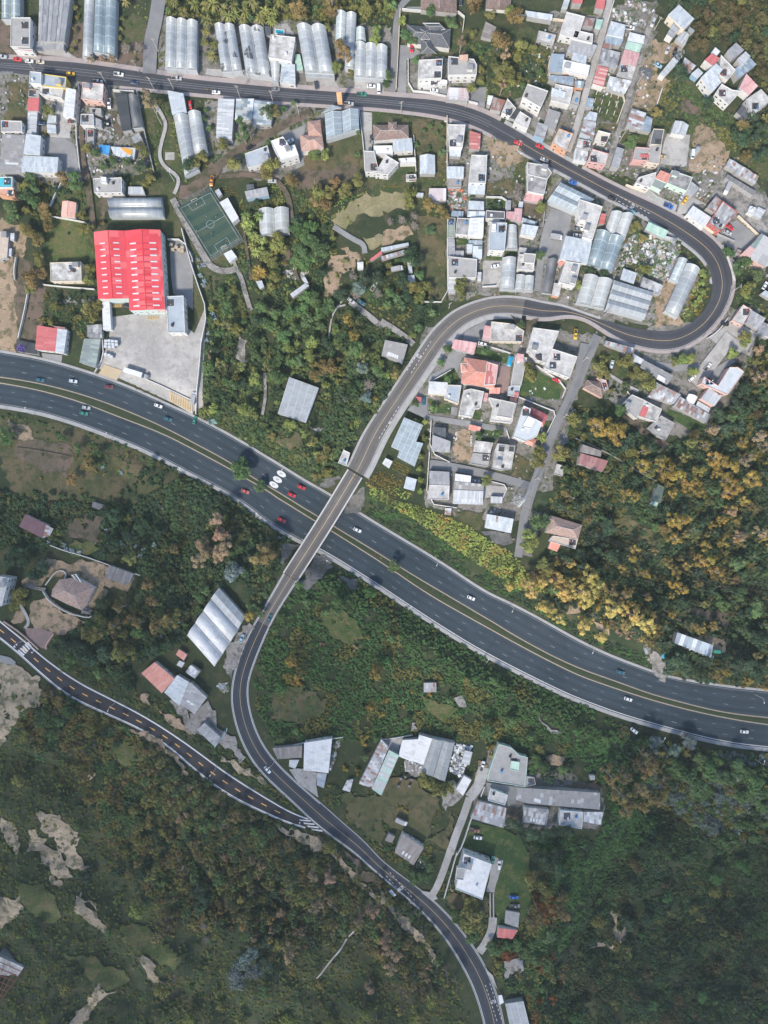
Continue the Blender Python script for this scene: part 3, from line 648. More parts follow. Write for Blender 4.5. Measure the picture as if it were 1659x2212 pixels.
# free-standing walls: tile height thickness colour points ; label
WAL = """
A 2.2 wht 690,760 660,1100 700,1484; long white wall curving beside the dirt lane
A 2 gry 1185,800 1235,1080 1330,1484; pale park wall left of the winding footpath
A 2 wht 980,790 1160,800; black shade-net yard's front wall
E 1.8 wht 548,100 500,190 438,320; short slanting white wall in the green plot
E 1.8 wht 458,408 640,438 750,460; white wall below the salmon house
E 1.8 wht 380,990 500,1005 820,1030; yellowish white wall below the blotchy house
E 2 wht 150,760 135,870 140,950; white wall segment beside the sandy ruin
E 2 wht 250,1070 215,1260 170,1450; white wall down to the highway house
E 2.2 wht 1450,605 1575,605 1660,760 1662,800; white wall round the warehouse back yard, upper part
F 3 wht -65,520 0,770 60,960 155,1230 105,1484; high white retaining wall east of the warehouse yard, upper part
J 2.5 wht 102,0 80,300 55,640; high white retaining wall down to the highway
I 1.6 wht 820,280 900,140 890,0; low white wall at the forecourt entrance
I 1.2 wht 1060,262 1300,350 1659,520; low wall with fence along the forecourt edge
C 2 crm 165,90 150,400 130,780; tall wall between the narrow lane and slate villa
C 2 wht 180,95 345,110 500,115 720,120 700,280; white wall behind the slate villa
C 1.8 wht 232,520 235,790 400,805 560,840; white garden wall of the hedged villa
C 2 wht 700,870 830,905; white wall between car port and main road
C 2 crm 1480,455 1430,560 1445,690; grey wall on the left side of the dense block
C 1.8 crm 1130,140 1330,160 1570,190; pale wall below the long white shed
D 1.8 crm 140,745 290,775 440,825 355,1065; cream wall round the allotment
D 1.8 wht 740,770 695,915; white wall beside the dirt lot
D 1.8 gry 430,1135 375,1225; white wall slanting by the dirt alley
D 2 wht 330,10 275,200; white wall on the right of the alley top
G 2 wht 570,400 568,740 575,1140 340,1138; long white wall between field and walled strip
G 2 wht 900,240 1076,245 1066,345; white walls of the square garden
G 2.2 gry 1400,370 1385,490; green wall piece by the paved yard
G 2 wht 868,1010 1025,1000 1045,760; white wall round the car court
C 2 crm 566,1010 566,1440; long white wall left of the walled strip
C 2 wht 280,1180 300,1484; white wall between mansion and pale shed
B 2 wht 1450,960 1490,1290 1500,1484; white wall left of the mansion driveway
K 2 wht 600,260 450,345; white wall slanting beside the driveway
K 2 wht 1335,225 1590,395 1550,500; thick white wall round the green plot
K 1.6 wht 1180,490 1400,580 1510,620 1440,760 1380,890; white fence wall round the bright white villa
K 2 wht 430,690 415,960 590,1050; white boundary wall of the walled house
K 2 wht 415,960 385,1400 650,1440; white boundary wall of the block by the green bank
K 1.6 wht 950,1215 1090,1250 1040,1360; pink-white wall round the small paved yard
K 1.6 wht 840,30 1110,115; pale wall behind the blue gazebo
K 1.4 wht 1075,770 1100,850; low wall at the bright villa's corner
L 1.6 gry 0,845 150,910 300,985 400,1045; pale wall above the forest house
L 1.5 gry 480,1095 600,1165 690,1210; mossy wall piece in the forest
M 1.5 wht 440,298 560,345 720,388 950,470 1210,556; long white wall behind the grey barn
M 2.5 wht 385,690 440,780 600,880 780,920 800,900; curved stone wall round the many-sided house
M 1.6 wht 560,590 580,540 540,510 480,530 400,640; rounded stone wall of the front garden
M 1.5 pnk 40,950 190,1050 340,1190; pinkish wall between hill road and mound
M 1.5 pnk 470,1060 405,1150 408,1190; brick wall beside the brick drive
R 1.6 wht 860,555 1010,520 1310,480; white wall behind the workshop
R 1.4 blue 320,400 310,440 210,570; blue gate wall at the end of the dirt yard
S 2 wht 1010,540 960,690 920,780; white wall left of the terraced roof
S 2 wht 885,905 855,985; short white wall beside the farm lane
S 2 wht 825,1040 770,1180 700,1400 650,1484; long white wall along the right side of the farm lane
S 1.6 wht 0,500 100,490 270,460; white wall behind the farm hall
W 2 wht 650,0 580,250 540,390; tall white wall along the white house
H 2 crm 430,135 600,200; cream garden wall on the uphill roadside
H 2 crm 1100,490 1180,550; cream wall end at the outer bend
H 1.8 gry 1190,545 1360,620; grey wall below the parked silver car
H 2 crm 1390,400 1570,570; beige wall beside the gravel lot
H 1.6 wht 1260,650 1330,820 1365,960; roadside wall on the outer hairpin
H 1.8 wht 1300,1280 1220,1390 1130,1450; railing wall at the lower hairpin
K 1.2 gry 1560,1320 1659,1360; lattice foot wall near the lane
L 1.4 crm 440,440 490,500; short pale wall by the hamlet garden
"""
# vehicles: tile kind x,y angle(deg, picture, 0=right, clockwise) colour ; label
CAR = """
A car 148,508 5 red; red car parked outside the tall grey shop
A car 250,522 5 white; white car parked left of a beige one
A car 345,530 5 cream; beige car parked on the verge
A car 20,485 5 silver; silver car at the left edge of the road
A taxi 607,633 5 yellow; yellow taxi alone on the main road
A pick 1020,636 8 white; white pickup driving near the side street
A pick 840,700 5 silver; silver pickup with dark bed by the pink-walled house
A car 1150,708 3 navy; dark blue car under the brown tree
A pick 1518,672 3 silver; pale pickup parked outside the triple tunnels
A pick 937,890 88 white; white pickup parked beside the pink-walled house
A car 926,1060 85 black; black car in the scrap yard
A car 350,1058 3 navy; navy car under the yard awning
A car 1634,900 88 red; red car parked behind the plain white roof
B car 220,792 3 white; white car on the road above the ribbed shed
B car 734,765 2 grey; grey car on the road below the white shop
B car 1080,730 80 dark; dark car parked nose-in at the widest tunnels
B car 1555,738 5 white; white car parked outside the three tunnels
B van 1618,765 88 white; white van parked across the pavement
B pick 1470,810 3 green; green and white pickup at the kerb
B pick 1360,890 4 silver; silver pickup passing the orange road banner
B suv 853,1212 -28 white; white car beside the modern white house
B car 510,1262 -25 black; black car parked on the dirt road
B car 1577,1175 0 dark; dark car in the mansion driveway, upper
B car 1570,1222 10 grey; grey car in the mansion driveway, lower
C car 264,412 90 red; red car beside the slate villa
C car 458,776 4 white; white car in the hedged villa's driveway
C car 1180,1225 22 red; red car driving down the main road, left of two
C car 1365,1256 22 red; red car driving down the main road, right of two
C car 1406,1370 22 silver; silver car following the two red cars
C car 1610,640 10 red; red car inside the dense block
C car 685,12 88 dark; dark car at the top edge beside the brown roof
D suv 671,192 112 silver; silver car at the top of the dirt alley
D pick 470,238 5 white; white pickup between the two alleys
D car 797,426 112 silver; silver car on the dirt lot
D car 716,558 30 sky; light blue car on the dirt lot
D car 860,445 112 black; black wreck among the scrapped cars
D car 747,1345 5 tan; tan car in the paved yard
D car 900,480 110 grey; grey wreck beside the black wreck
D van 1012,1325 95 whiteb; white boat-like van on the bare slope
F pick 183,92 100 orange; orange pickup on the dirt road above the pitch
F suv 702,93 2 silver; silver estate car on the farm track
F pick 1577,998 -58 white; white and dark pickup on the green slope
F car 1382,1122 38 silver; silver car at the fork of the dirt road
F car 1468,1136 35 teal; teal car on the grass near the fork
G truck 142,850 -12 white; white flatbed truck on the terrace
G car 983,823 -12 white; white car in the tiled car court
G truck 1508,578 8 grey; grey box truck in the paved yard
G car 1650,105 20 blue; blue car on the edge of the descending road
G car 862,1418 80 dark; dark car beside the narrow pink roof
H car 318,240 20 black; black car on the road above the tunnels
H pick 803,308 25 blue; blue pickup parked by the uphill roadside
H car 918,230 -60 silver; silver car next to the yellow taxi
H taxi 948,260 -55 yellow; yellow taxi in front of the grey sheet roof
H truck 1303,162 112 grey; grey truck with white cab on the gravel lot
H car 1334,490 40 red; red car outside the grey patched roof
H car 1315,535 25 silver; silver car beside the red one at the outer bend
H car 1290,1322 5 black; black car outside the lower hairpin
H car 25,505 5 grey; grey car in the courtyard, middle of three
H car 55,485 80 white; white car in the courtyard by the curved wall
H car 20,560 5 white; white car in the courtyard, lowest of three
H pick 5,1410 95 yellow; yellow taxi at the lane mouth
H car 1635,990 -60 white; white car by the right edge shed
K car 872,30 15 white; white car beside the pink roofed garage
K car 366,528 95 teal; dark teal car beside the little red garage
K car 1510,340 20 red; crimson car below the big square white roof
K car 817,1210 3 silver; silver car beside the white roof
L car 318,205 105 whiteb; white car in the garden below the hairpin
L pick 1140,230 -48 white; white pickup on the concrete ramp, upper of two
L suv 1010,322 -45 white; white car on the concrete ramp, lower of two
I car 343,340 8 teal; dark teal car on the left highway
I car 628,350 9 whiteb; whitish car on the left highway
I car 935,398 5 dred; dark red car below the forecourt hatching
I car 1360,562 20 white; white car near the second hatching
I car 1443,676 20 teal; dark teal car behind the white one on the highway
I car 740,578 10 silver; silver car overtaking a green car
I car 720,627 10 green; green car beside the silver one
I trail 1165,285 17 white; long white trailer parked on the forecourt
E car 1088,1165 10 black; black car at the warehouse door
J car 952,1262 25 red; red car near the bridge, upper of two
J car 870,1328 25 red; bright red car near the bridge, lower of two
J car 470,1298 22 coral; coral car on the southern carriageway
J car 36,685 -75 green; green car at the forecourt exit
J truck 30,495 -80 white; white truck at the forecourt wall
N car 783,82 25 red; red car just left of the bridge
N car 1435,168 25 white; white car just right of the bridge
N car 678,928 -68 teal; teal blue car on the curve south of the bridge
N car 440,1100 -65 sky; pale blue car parked beside the white greenhouse
O car 775,752 25 white; white car on the northern carriageway
P car 392,1390 18 teal; dark teal car on the right part of the highway
P van 1225,1212 5 green; small green and white van beside the striped nursery
T car 458,160 18 white; white car on the southern carriageway, left of two
T car 1458,440 5 white; white car near the right edge of the highway
R car 662,768 50 whiteb; silver-white car on the merging road
S pick 872,735 -72 white; white pickup with dark bed on the farm lane
S car 834,1352 8 white; white car on the lawn below the patchwork roof
S pick 805,1286 15 rustc; rusty car wreck on the lawn
S truck 178,1208 25 grey; grey truck with white cab on the farm lawn
W car 962,78 -82 green; dark green car beside the big white house
W suv 1016,120 -85 white; white car in the driveway of the big white house
W car 1145,396 5 blue; bright blue car on the lawn
W pick 1150,470 0 grey; grey jeep on the lawn below the blue car
T car 510,432 38 whiteb; white car half hidden under trees below the highway
"""
# poles: tile kind(l lamp / u utility) height, base points
POL = """
A u 10 300,612 920,722 1195,622 1328,772 1497,775 1365,450
A l 8 1395,1078
B u 10 425,835 712,885 935,992 527,1202 790,750 490,712
C u 10 172,975 1168,1300 728,922
E l 8 1502,100
H u 10 248,1252 1345,1048 1095,1440
M l 8 222,1112
Q l 9 1005,180
R l 9 232,728 730,668
R u 9 1258,1450
W u 9 348,640 590,255
I l 9 295,640 965,850 1582,1142
N l 9 585,58 1216,440
T l 9 1537,668 1542,115
J l 8 828,1095
J u 9 115,690
O l 9 232,835 885,1275
O l 9 482,428 1115,815
P l 9 117,1160
L u 9 62,182
K u 9 1562,662 1322,1196
O u 8 1190,312
G u 9 582,1190 1228,1065
D u 9 680,260 530,730
T l 8 700,480
V u 4 1600,1400
"""
# single trees: tile kind colour crown radius(tile px), crown centres
# kinds b round, e tall eucalyptus, p palm, s silver shrub, f flowering, d bare
TRE = """
A e tan 70 1240,790 1290,880
A b oliv 55 415,940
A f yell 42 378,1140
A p tan 42 775,500 880,500 965,500
A d grey 60 1075,410 1190,400
A b oliv 50 1240,1310 1195,1250 740,1260
A b dark 70 1190,1420 1620,1420
A b mid 45 830,1310 960,1370 1080,1390 880,1420
A p oliv 50 1080,20 1500,30 1580,110 1440,-10
A b oliv 26 640,60 660,140 640,250 645,350 620,420 1035,240 1050,160 1030,320 1160,450 1150,520
B p oliv 60 40,40 130,60 200,50 290,90 380,60 470,110 560,60 640,90 720,110 780,40 330,150 450,160 600,150 700,170 140,170 540,20
B b oran 95 930,60 1200,60
B e oran 75 1270,380 1330,450 1220,20
B p oliv 55 180,470 380,130
B b yelg 60 1600,260 1590,330 1240,560
B b oliv 45 130,270 120,350 215,380 1180,230 1250,600 1390,620
B e mid 75 450,1060 650,950 450,1150
B b oliv 70 280,1240 720,940 370,1400 90,1340 30,1400
B b yelg 60 1060,1330 1160,1320
B b oliv 75 700,1420 640,1460
B b mid 35 130,940 110,1010 160,1100 1430,1320 1430,1120 800,930 890,880
B f yell 18 145,770 570,145
C b yelg 48 180,170 50,30 1100,80
C b mid 60 210,290 430,90 270,340 620,200 600,160
C b oran 95 1150,110 1020,340 790,20
C b oliv 60 790,280 940,110 1080,340 1190,470 1210,380
C e tan 60 690,370 1050,720 1065,480
C b oliv 115 1020,600 1080,660
C b oliv 50 860,680 770,750 990,690 860,580 1180,660
C f oran 25 1360,520 1310,500 680,205
C f redd 22 905,895
C b mid 30 430,1070 520,1080 525,1190 370,1115 410,1270 480,1140 300,1240
C b mid 45 40,720 60,640 300,500
C p mid 40 525,1310
D b brow 70 1150,110 1260,90 1400,170 1480,250 1060,360 1130,370 1550,40 1370,60 1620,160
D b brow 60 1560,400 1600,500 1580,600 1250,20 1480,330 1640,620
D b oliv 55 710,970 1190,260
D b dark 60 1150,880 1540,1000 1480,1100 1560,1180 1600,1100 1640,1300 1560,1340 1450,1200 1380,1150
D b oran 65 1470,1340 1450,1070
D b mid 60 500,1180 480,1230
E b mid 70 250,50 270,140 220,220 640,60 640,130 300,280 80,320 90,400
E b oran 65 530,60 370,310 400,470 250,520 310,600 380,370
E b oliv 60 200,500 690,370 700,500 760,500 330,740 340,780
E b oran 75 240,900 280,960 320,870
E b oliv 60 770,840 760,930 270,1010 820,1160 740,1180 800,1260
E f oran 45 360,1290 880,460
E b oliv 50 1250,110 1290,60
F b oran 70 860,80 1110,170 1080,250 1160,280 1250,100
F b mid 80 920,500 980,560 1040,600 950,680 1060,720 1000,790 930,780 1020,480 1120,680
F b oliv 75 1440,90 1330,150 700,790 650,720 760,580 740,640 1180,190 1090,200
F p yelg 48 480,390 520,460 500,520 560,580 620,600 530,650 560,700 610,680 540,560 470,460 590,400
F p yell 50 580,850 560,910 620,880
F p oliv 45 700,1000 720,700 800,680
F f oliv 40 1180,860 1270,900 1330,780 1215,690
F d grey 60 1400,910 1420,1080 1610,1060
F b silv 75 1450,1010
F b dark 70 1490,930 1280,1050 1600,930
F e yell 60 1360,1310 1400,1420 1350,1270
F s silv 30 65,765 110,810 75,830 85,900 115,950 110,990 210,1265 190,1240 150,1400 140,1460
F b mid 70 620,1180 730,1230 850,1230 960,1180 1060,1100 1180,1160 1100,1230 1000,1090 800,1420 900,1350 1000,1300 680,1320
G d grey 55 80,440 180,430 285,470 290,390
G b dark 85 270,700 300,760 260,750
G b mid 55 330,900 420,500 1370,720
G b oran 65 520,330 410,290 560,370
G b oliv 70 250,200 240,280 330,1080 290,1000 380,1000
G b oliv 65 1385,310 690,1000 690,1060 700,960
G d grey 75 1190,150 1180,210
G b dark 30 980,270 930,310 1020,310 790,215
G p mid 45 60,1150 440,1220 320,1350 140,1100 180,1160
G b yelg 40 1100,450 270,1420
G b mid 45 1310,1370 1200,1330
H b oliv 50 600,840 640,850 590,580 500,500 540,460
H b dark 45 90,840 140,860 250,880
H b yelg 40 20,960 40,1000 1110,900 1100,960 1100,1040 1080,1100 1030,1150 1100,870
H f oran 22 1000,1160 985,1190 1035,1085 1050,985
H b mid 60 1580,900 1400,830 1330,700 1480,780
H b oliv 65 1500,1010 1470,1060 1480,1440 1450,1430
H p mid 40 1400,870 1480,800
I b mid 60 90,810 50,860 20,790
I b oran 75 740,1060 610,1190
I f yell 26 350,1195 820,1130 900,1150 755,1380 1030,1440 690,1280
I b mid 45 520,840 830,970 1290,1050 660,920
I s silv 26 885,1090 1040,1140
J b yelg 65 150,600 110,620 200,590
J b mid 60 760,130 720,180 870,180 930,170 560,120
J b oran 80 1130,220 1190,230 1070,290
J d grey 75 1530,380
J b silv 60 1480,220 1510,480 1480,250
J f yell 35 1590,500 1580,510 1290,250
J b oliv 60 1050,870 1100,980 1160,950 1080,1160 1170,1140 1130,1000
J b mid 90 400,1110 450,1140 430,1070
J b mid 60 600,1240 590,1270
J s silv 40 200,690 170,700
K b mid 45 510,190 570,70 900,90 450,580 300,540
K b oliv 65 1270,240 1290,310
K b oliv 85 1370,980 1340,1040 1560,970
K b yelg 60 1540,990 1590,960 910,1210 1380,840
K b mid 50 1600,1110 1600,1200 580,330 1010,790 840,820
K b yelg 35 340,740 370,840 340,1000 330,1100 340,1200 340,1300 310,700 380,700
L b oliv 75 210,230 440,170 540,290 620,320 650,380 260,260
L e yell 110 200,720 300,740 270,800 370,790
L e yell 80 800,1110 880,1170 1080,1130 990,1240 830,1140 600,1060
L e yell 85 1250,1050 1330,1090 1310,1200 1390,1270 1530,1180 1550,1220 1340,1310 1200,1010
L e tan 70 1190,770 1600,820 1640,900 1480,1020 1600,300 1570,70
L e yell 60 440,1310 530,1330 1460,870 1470,1380 1340,1440
L b dark 80 500,850 650,900 1250,640 1400,560 1450,620 1300,750 1420,750 350,950 430,900
L e oliv 65 590,950 720,1030 650,1130 1000,880 1120,900 950,1000
L b yelg 55 850,180 920,160 1010,150 1350,110 1470,20 1030,260
L d grey 60 1450,150
L b mid 40 210,1160 330,1170 440,385
M b dark 75 80,370 150,350 200,430 330,480 360,500 60,440 280,560
M b oliv 55 280,540 130,720 170,780 110,820 200,700
M s silv 32 415,275 570,335 620,350 685,360 550,295 917,168 1035,280 1060,300 1165,310 1230,345 1200,385 1320,300
M b dark 80 970,60 1200,130 1340,200 1100,230 960,280 870,380
M e oran 75 1300,790 1110,940 1190,970 1040,830 1450,950 1420,930 980,990
M e oliv 80 800,1090 850,1060 760,1040 1060,1240 1110,420 1020,1240
M b dark 80 560,1160 640,1170 500,1220 700,1230 880,1240 760,1280 860,800
M b mid 60 600,1280 560,1340 480,1140 850,1400
M p mid 35 1155,1235
M e oran 60 1320,1020 1330,960 1250,640 1480,340
M s silv 25 1380,1080 1240,1100
N e tan 85 220,80 230,200 290,290 100,300 110,370 60,430 250,380
N b silv 90 350,500 370,540
N e oran 95 620,350 570,400 650,400
N b mid 50 460,530 120,690 90,760 60,740 520,830 600,880
N p yell 50 510,905
N e yell 65 870,1280 860,1310 840,1440 930,1430 1590,1410 1600,1380
N f tan 40 1410,1180 1130,1140
N b mid 45 780,920 930,640 1000,790 1160,880
O b yelg 80 1280,220 1270,300 1300,270
O b mid 75 1340,100 1400,90 100,480
O b oliv 75 1430,490 1430,540 1410,470
O e gold 75 1130,660 1270,620 1290,700 1400,820 1450,860 1540,940 1530,600 1560,680 1600,740 1640,640
P e yell 80 1110,300 1260,280 880,250 1150,420 890,530 1220,530 880,80 930,90 1080,430
P e gold 90 120,560 180,640 60,700 100,760 330,860 500,900 560,960 640,990 250,1090 80,990
P e yell 60 400,490 500,400 510,330 800,430 620,550 970,470 860,640 920,680 830,880
P e oran 60 320,700 440,730 620,740 700,980 680,340
P b dark 85 60,400 280,110 290,150 330,400
P b dark 95 900,1300 950,1370 840,1360 1400,1340 1500,1330 1580,1400 1600,1120 1560,1100
P b mid 80 1540,880 1580,820 1440,560 1400,450 1420,700 1280,800
P e tan 60 1620,190 1430,220 1340,10
R f yell 45 1540,240 1640,290 1500,480 1490,530 880,10 940,20 1330,750 1430,790
R b mid 45 1500,660 900,440 780,500
R e oran 60 60,1130 220,1010 380,1180 300,1330 40,1420 430,1400 840,1420
S f yell 35 260,95 205,225 45,165 20,290 65,480 420,400 400,70 425,110
S b oliv 70 400,890 470,920 600,930 500,960 370,860
S f yell 40 980,470 940,570 960,640 160,1085 220,1110
S b mid 60 1400,760 1340,700 1560,770 1300,760
S b dark 70 1130,1240 1200,1290 1300,1330 1400,1340 1500,1300 1600,1290
T e oran 85 300,820 400,990 470,1050 580,960 640,1020 720,1030 610,1090 440,1110 640,780
T e brow 80 600,640 680,680 560,740 420,820 760,850
T b silv 75 700,530 980,500 1000,560 860,600
T b mid 85 900,760 980,830 1080,900 1140,760 1200,820 1300,860 1400,760 1500,820 1560,900 1450,1000 1600,1000 1050,960 1100,690 1230,690
T f yell 30 1190,610 1320,690 1310,770 1060,600 1130,680
T e oran 50 1340,950 1080,1100 1420,1100
W b dark 80 1450,120 1540,180 1380,60 1500,60
W b oliv 80 1300,230 1290,280
W e oran 85 1550,500 1560,560 1350,520 1360,580 1560,430 1290,580
W b oliv 95 790,560 750,620 830,640 760,490
W b mid 60 1080,830 1180,820 1240,900 950,850 1000,860 1450,760 1350,960
W f yell 25 1030,1080 870,690
W e oran 50 1590,1000 1570,1110 1200,1080
W b mid 50 260,200 290,260 330,240 400,240 190,130 420,150
W e tan 80 60,860 140,900 90,1000 40,760
W e oliv 70 440,1230 520,1320 650,1180 570,1100 350,1430 300,1380 170,1330
V e oliv 60 180,140 360,160 350,270 510,280 690,310 850,330 700,250 460,560 960,400 500,240 240,880
V e yell 45 680,610 690,760 880,1040 450,650
V e tan 75 1450,580 1560,520 1540,1200 1080,480 1190,230 1050,230 840,880
V b silv 95 380,1110 430,1000 500,900 540,1060
V b dark 80 60,330 120,400 60,500 640,1000 1000,740 660,800
V d grey 50 110,650 130,760
U e brow 75 1420,600 1440,680 1560,180
U b dark 70 700,220 1000,190 750,240
U e oran 60 1350,740 1480,1130
X b dark 80 480,640 450,600
"""
# vegetation areas (bank, goldwood: sun glow put into leaf colours; bankshade: shade likewise): name  shrub spacing(m)  shrub radius(m)  tree spacing(m, 0 none)  tree kinds  colours  points(Z)
VEG = """
ravine 1.8 2.0 6 bbbe oliv,mid,mid,yelg,dark,yelg 440,700 530,560 620,640 700,650 760,640 880,730 880,800 800,900 740,1000 720,1050 640,1010 430,895 450,760
rightwood 1.9 2.2 6.2 eeeb oliv,yell,dark,dark,oran,dark,mid 1180,1220 1230,960 1310,950 1450,960 1560,900 1659,700 1800,1200 1800,1510 1440,1460 1400,1390 1180,1290
goldwood 1.5 1.6 5.5 e gold,yell,gold,tan 1150,1235 1200,1200 1300,1260 1420,1330 1430,1400 1330,1370 1220,1295 1150,1265
silverwood 1.8 2.2 5.6 bbbb silv,mid,silv,oliv,dark,mid 1380,1590 1520,1625 1800,1650 1800,1860 1600,1850 1480,1790 1380,1720
vineslope 1.5 1.5 0 b vine,vine,dark,vine 1130,1820 1300,1800 1310,1700 1240,1640 1300,1590 1380,1600 1380,1720 1460,1800 1400,1860 1330,1960 1240,2060 1200,2200 1190,2380 1160,2380 1110,2080 1150,1980 1200,1850
lowerwood 1.5 1.5 12 bbbe dark,vine,dark,vine,oliv,dark,brow 1460,1800 1600,1850 1800,1860 1800,2380 1190,2380 1200,2200 1240,2060 1330,1960 1400,1860
triangle 1.45 1.35 15 bbf vine,mid,vine,mid,oliv 650,1260 760,1230 900,1320 1380,1590 1240,1640 1060,1600 860,1600 720,1600 590,1600 555,1530 545,1440 575,1360
leftwood 1.9 2.2 6.5 bbe dark,mid,dark,oliv,brow,mid -120,1070 60,1060 230,1070 330,1000 450,1000 620,1160 600,1230 560,1320 530,1260 460,1270 400,1390 290,1430 290,1500 200,1440 110,1400 200,1330 320,1250 240,1190 150,1150 100,1190 -120,1180
treeband 1.8 1.8 4.8 eeeeb oliv,oran,dark,oliv,mid,tan,oliv 330,1560 450,1640 560,1740 690,1800 820,1890 930,1990 960,2100 900,2180 780,2060 640,2080 520,2030 430,1900 360,1760 300,1660
reedwood 1.6 1.7 8 bee mid,oliv,oran,oliv,dark,mid 100,1480 300,1560 330,1700 400,1880 500,2030 380,2040 250,1900 180,1760 100,1640 0,1560 0,1480 60,1500
grassland 2.1 1.1 15 bbe oliv,lawn,mid,lawn,oliv,mid -150,1560 0,1560 100,1640 180,1760 250,1900 380,2040 520,2040 650,2090 800,2070 900,2190 960,2100 1010,2180 1060,2380 -150,2380
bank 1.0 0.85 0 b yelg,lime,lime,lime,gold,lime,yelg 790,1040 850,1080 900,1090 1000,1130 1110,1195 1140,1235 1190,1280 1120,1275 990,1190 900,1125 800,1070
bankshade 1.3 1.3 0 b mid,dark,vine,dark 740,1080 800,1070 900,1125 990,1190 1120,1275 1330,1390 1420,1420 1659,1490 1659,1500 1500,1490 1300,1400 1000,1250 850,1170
slope 1.8 1.3 0 b mid,vine,oliv,mid 0,890 260,950 480,1050 640,1160 600,1180 440,1080 200,1010 0,960
verge 1.4 1.0 0 b mid,dark,oliv,mid 60,1420 260,1560 430,1660 640,1770 690,1780 600,1690 530,1630 480,1590 420,1520 300,1500 150,1430
verge2 1.4 1.0 0 b mid,mid,dark 440,700 430,880 560,930 740,1050 700,1060 420,910
topright 1.9 2.2 5.5 bbe brow,oliv,dark,oliv,brow,dark 1440,-20 1740,-20 1740,360 1640,270 1600,110 1530,80 1480,90 1450,50
topslope 1.6 1.1 11 b mid,dark,oliv 1410,250 1450,300 1600,330 1740,400 1740,300 1640,260 1560,240 1440,150 1400,200
orchard 2.6 1.2 11 bb oliv,mid,yelg,oran 660,390 780,400 800,440 700,540 620,520 640,430
valley 1.7 1.2 8 bbb mid,oliv,dark,yelg 530,420 640,400 720,480 740,640 620,650 560,610
terrace 1.9 1.2 8 bb mid,oliv,dark 740,570 900,530 960,640 940,680 880,740 780,660
garden 1.9 1.3 7 bbb dark,mid,oliv,dark 1000,90 1190,110 1190,200 1150,190 1060,200 1040,130
gardenb 2.0 1.2 7 bbb mid,dark,oliv 60,390 200,400 210,490 100,520 60,480
gardenc 2.0 1.2 8 bb mid,oliv,dark 80,620 205,640 210,740 150,720 60,700
gardend 2.0 1.2 8 bb oliv,mid,dark 1270,750 1440,810 1400,880 1310,860 1230,830
gardene 1.8 1.2 8 bb dark,mid,oliv 1220,870 1330,880 1440,960 1400,1080 1180,1100 1230,960
gardenf 2.0 1.2 0 b mid,dark,oliv 1570,560 1600,680 1540,800 1659,820 1659,640
gardeng 2.0 1.2 9 bb mid,oliv,yelg 350,200 410,430 470,300 640,260 700,240 440,410
palms 2.2 1.6 5.5 pppb oliv,mid,oliv 355,-10 860,-10 850,50 720,45 580,50 460,50 360,40
hedgerow 1.8 1.2 0 b oliv,yelg,mid 245,0 260,0 255,130 240,130
scrapveg 2.2 1.1 0 b mid,oliv,dark 1340,500 1400,490 1430,620 1330,600
lawnveg 3.4 0.9 0 b mid,yelg,oliv 740,1650 1040,1640 960,1850 740,1760
greenhill 1.8 1.1 9 b mid,dark,oliv 1040,1620 1250,1640 1300,1700 1170,1680
farmhedge 1.6 1.2 0 b dark,mid,oliv 690,1790 880,1880 940,1880 930,1800 860,1800 710,1680 690,1740
roadhedge 1.5 1.1 9 b oliv,mid,dark 960,1880 1050,1890 1060,2000 1020,2040 950,1940
lastwood 1.8 2.0 8 bbe dark,mid,oliv,redd 1070,2050 1150,1900 1200,1880 1200,2380 1140,2380 1110,2150 1060,2100
middlegrove 1.5 1.2 7 bb oliv,mid,dark 450,600 560,640 540,700 440,720
valleyrim 1.5 1.1 0 b yelg,oliv,mid,yelg 520,420 545,500 550,620 535,700 480,620
yardgreens 2.6 0.9 0 b oliv,mid,yelg 330,50 360,50 350,400 200,420 170,390 330,260
citygreens 2.9 0.8 0 b mid,oliv,yelg 860,200 1300,50 1650,330 1650,700 960,690
citygreensb 2.9 0.8 0 b mid,oliv,yelg 0,0 860,0 860,240 0,420
nursery 1.2 0.7 0 b lime,yell,oran 800,1010 900,1040 880,1080 790,1050
nurseryb 1.0 0.6 0 b lime,yelg,yell 735,920 770,860 800,870 760,950
hairgarden 1.3 0.8 0 b lime,yell,mid 1510,560 1530,600 1530,660 1500,700 1470,690 1490,640
median 1.5 0.7 0 b dark,mid,oliv 0,815 300,860 500,1000 640,1080 640,1095 480,1020 250,870 0,825
medianb 1.5 0.8 0 b dark,mid,oliv 730,1150 960,1270 1270,1440 1659,1550 1659,1560 1260,1455 940,1280 725,1160
rightedge 1.8 1.2 7 bb mid,oliv,brow 1600,720 1740,740 1740,900 1580,900 1620,800
"""
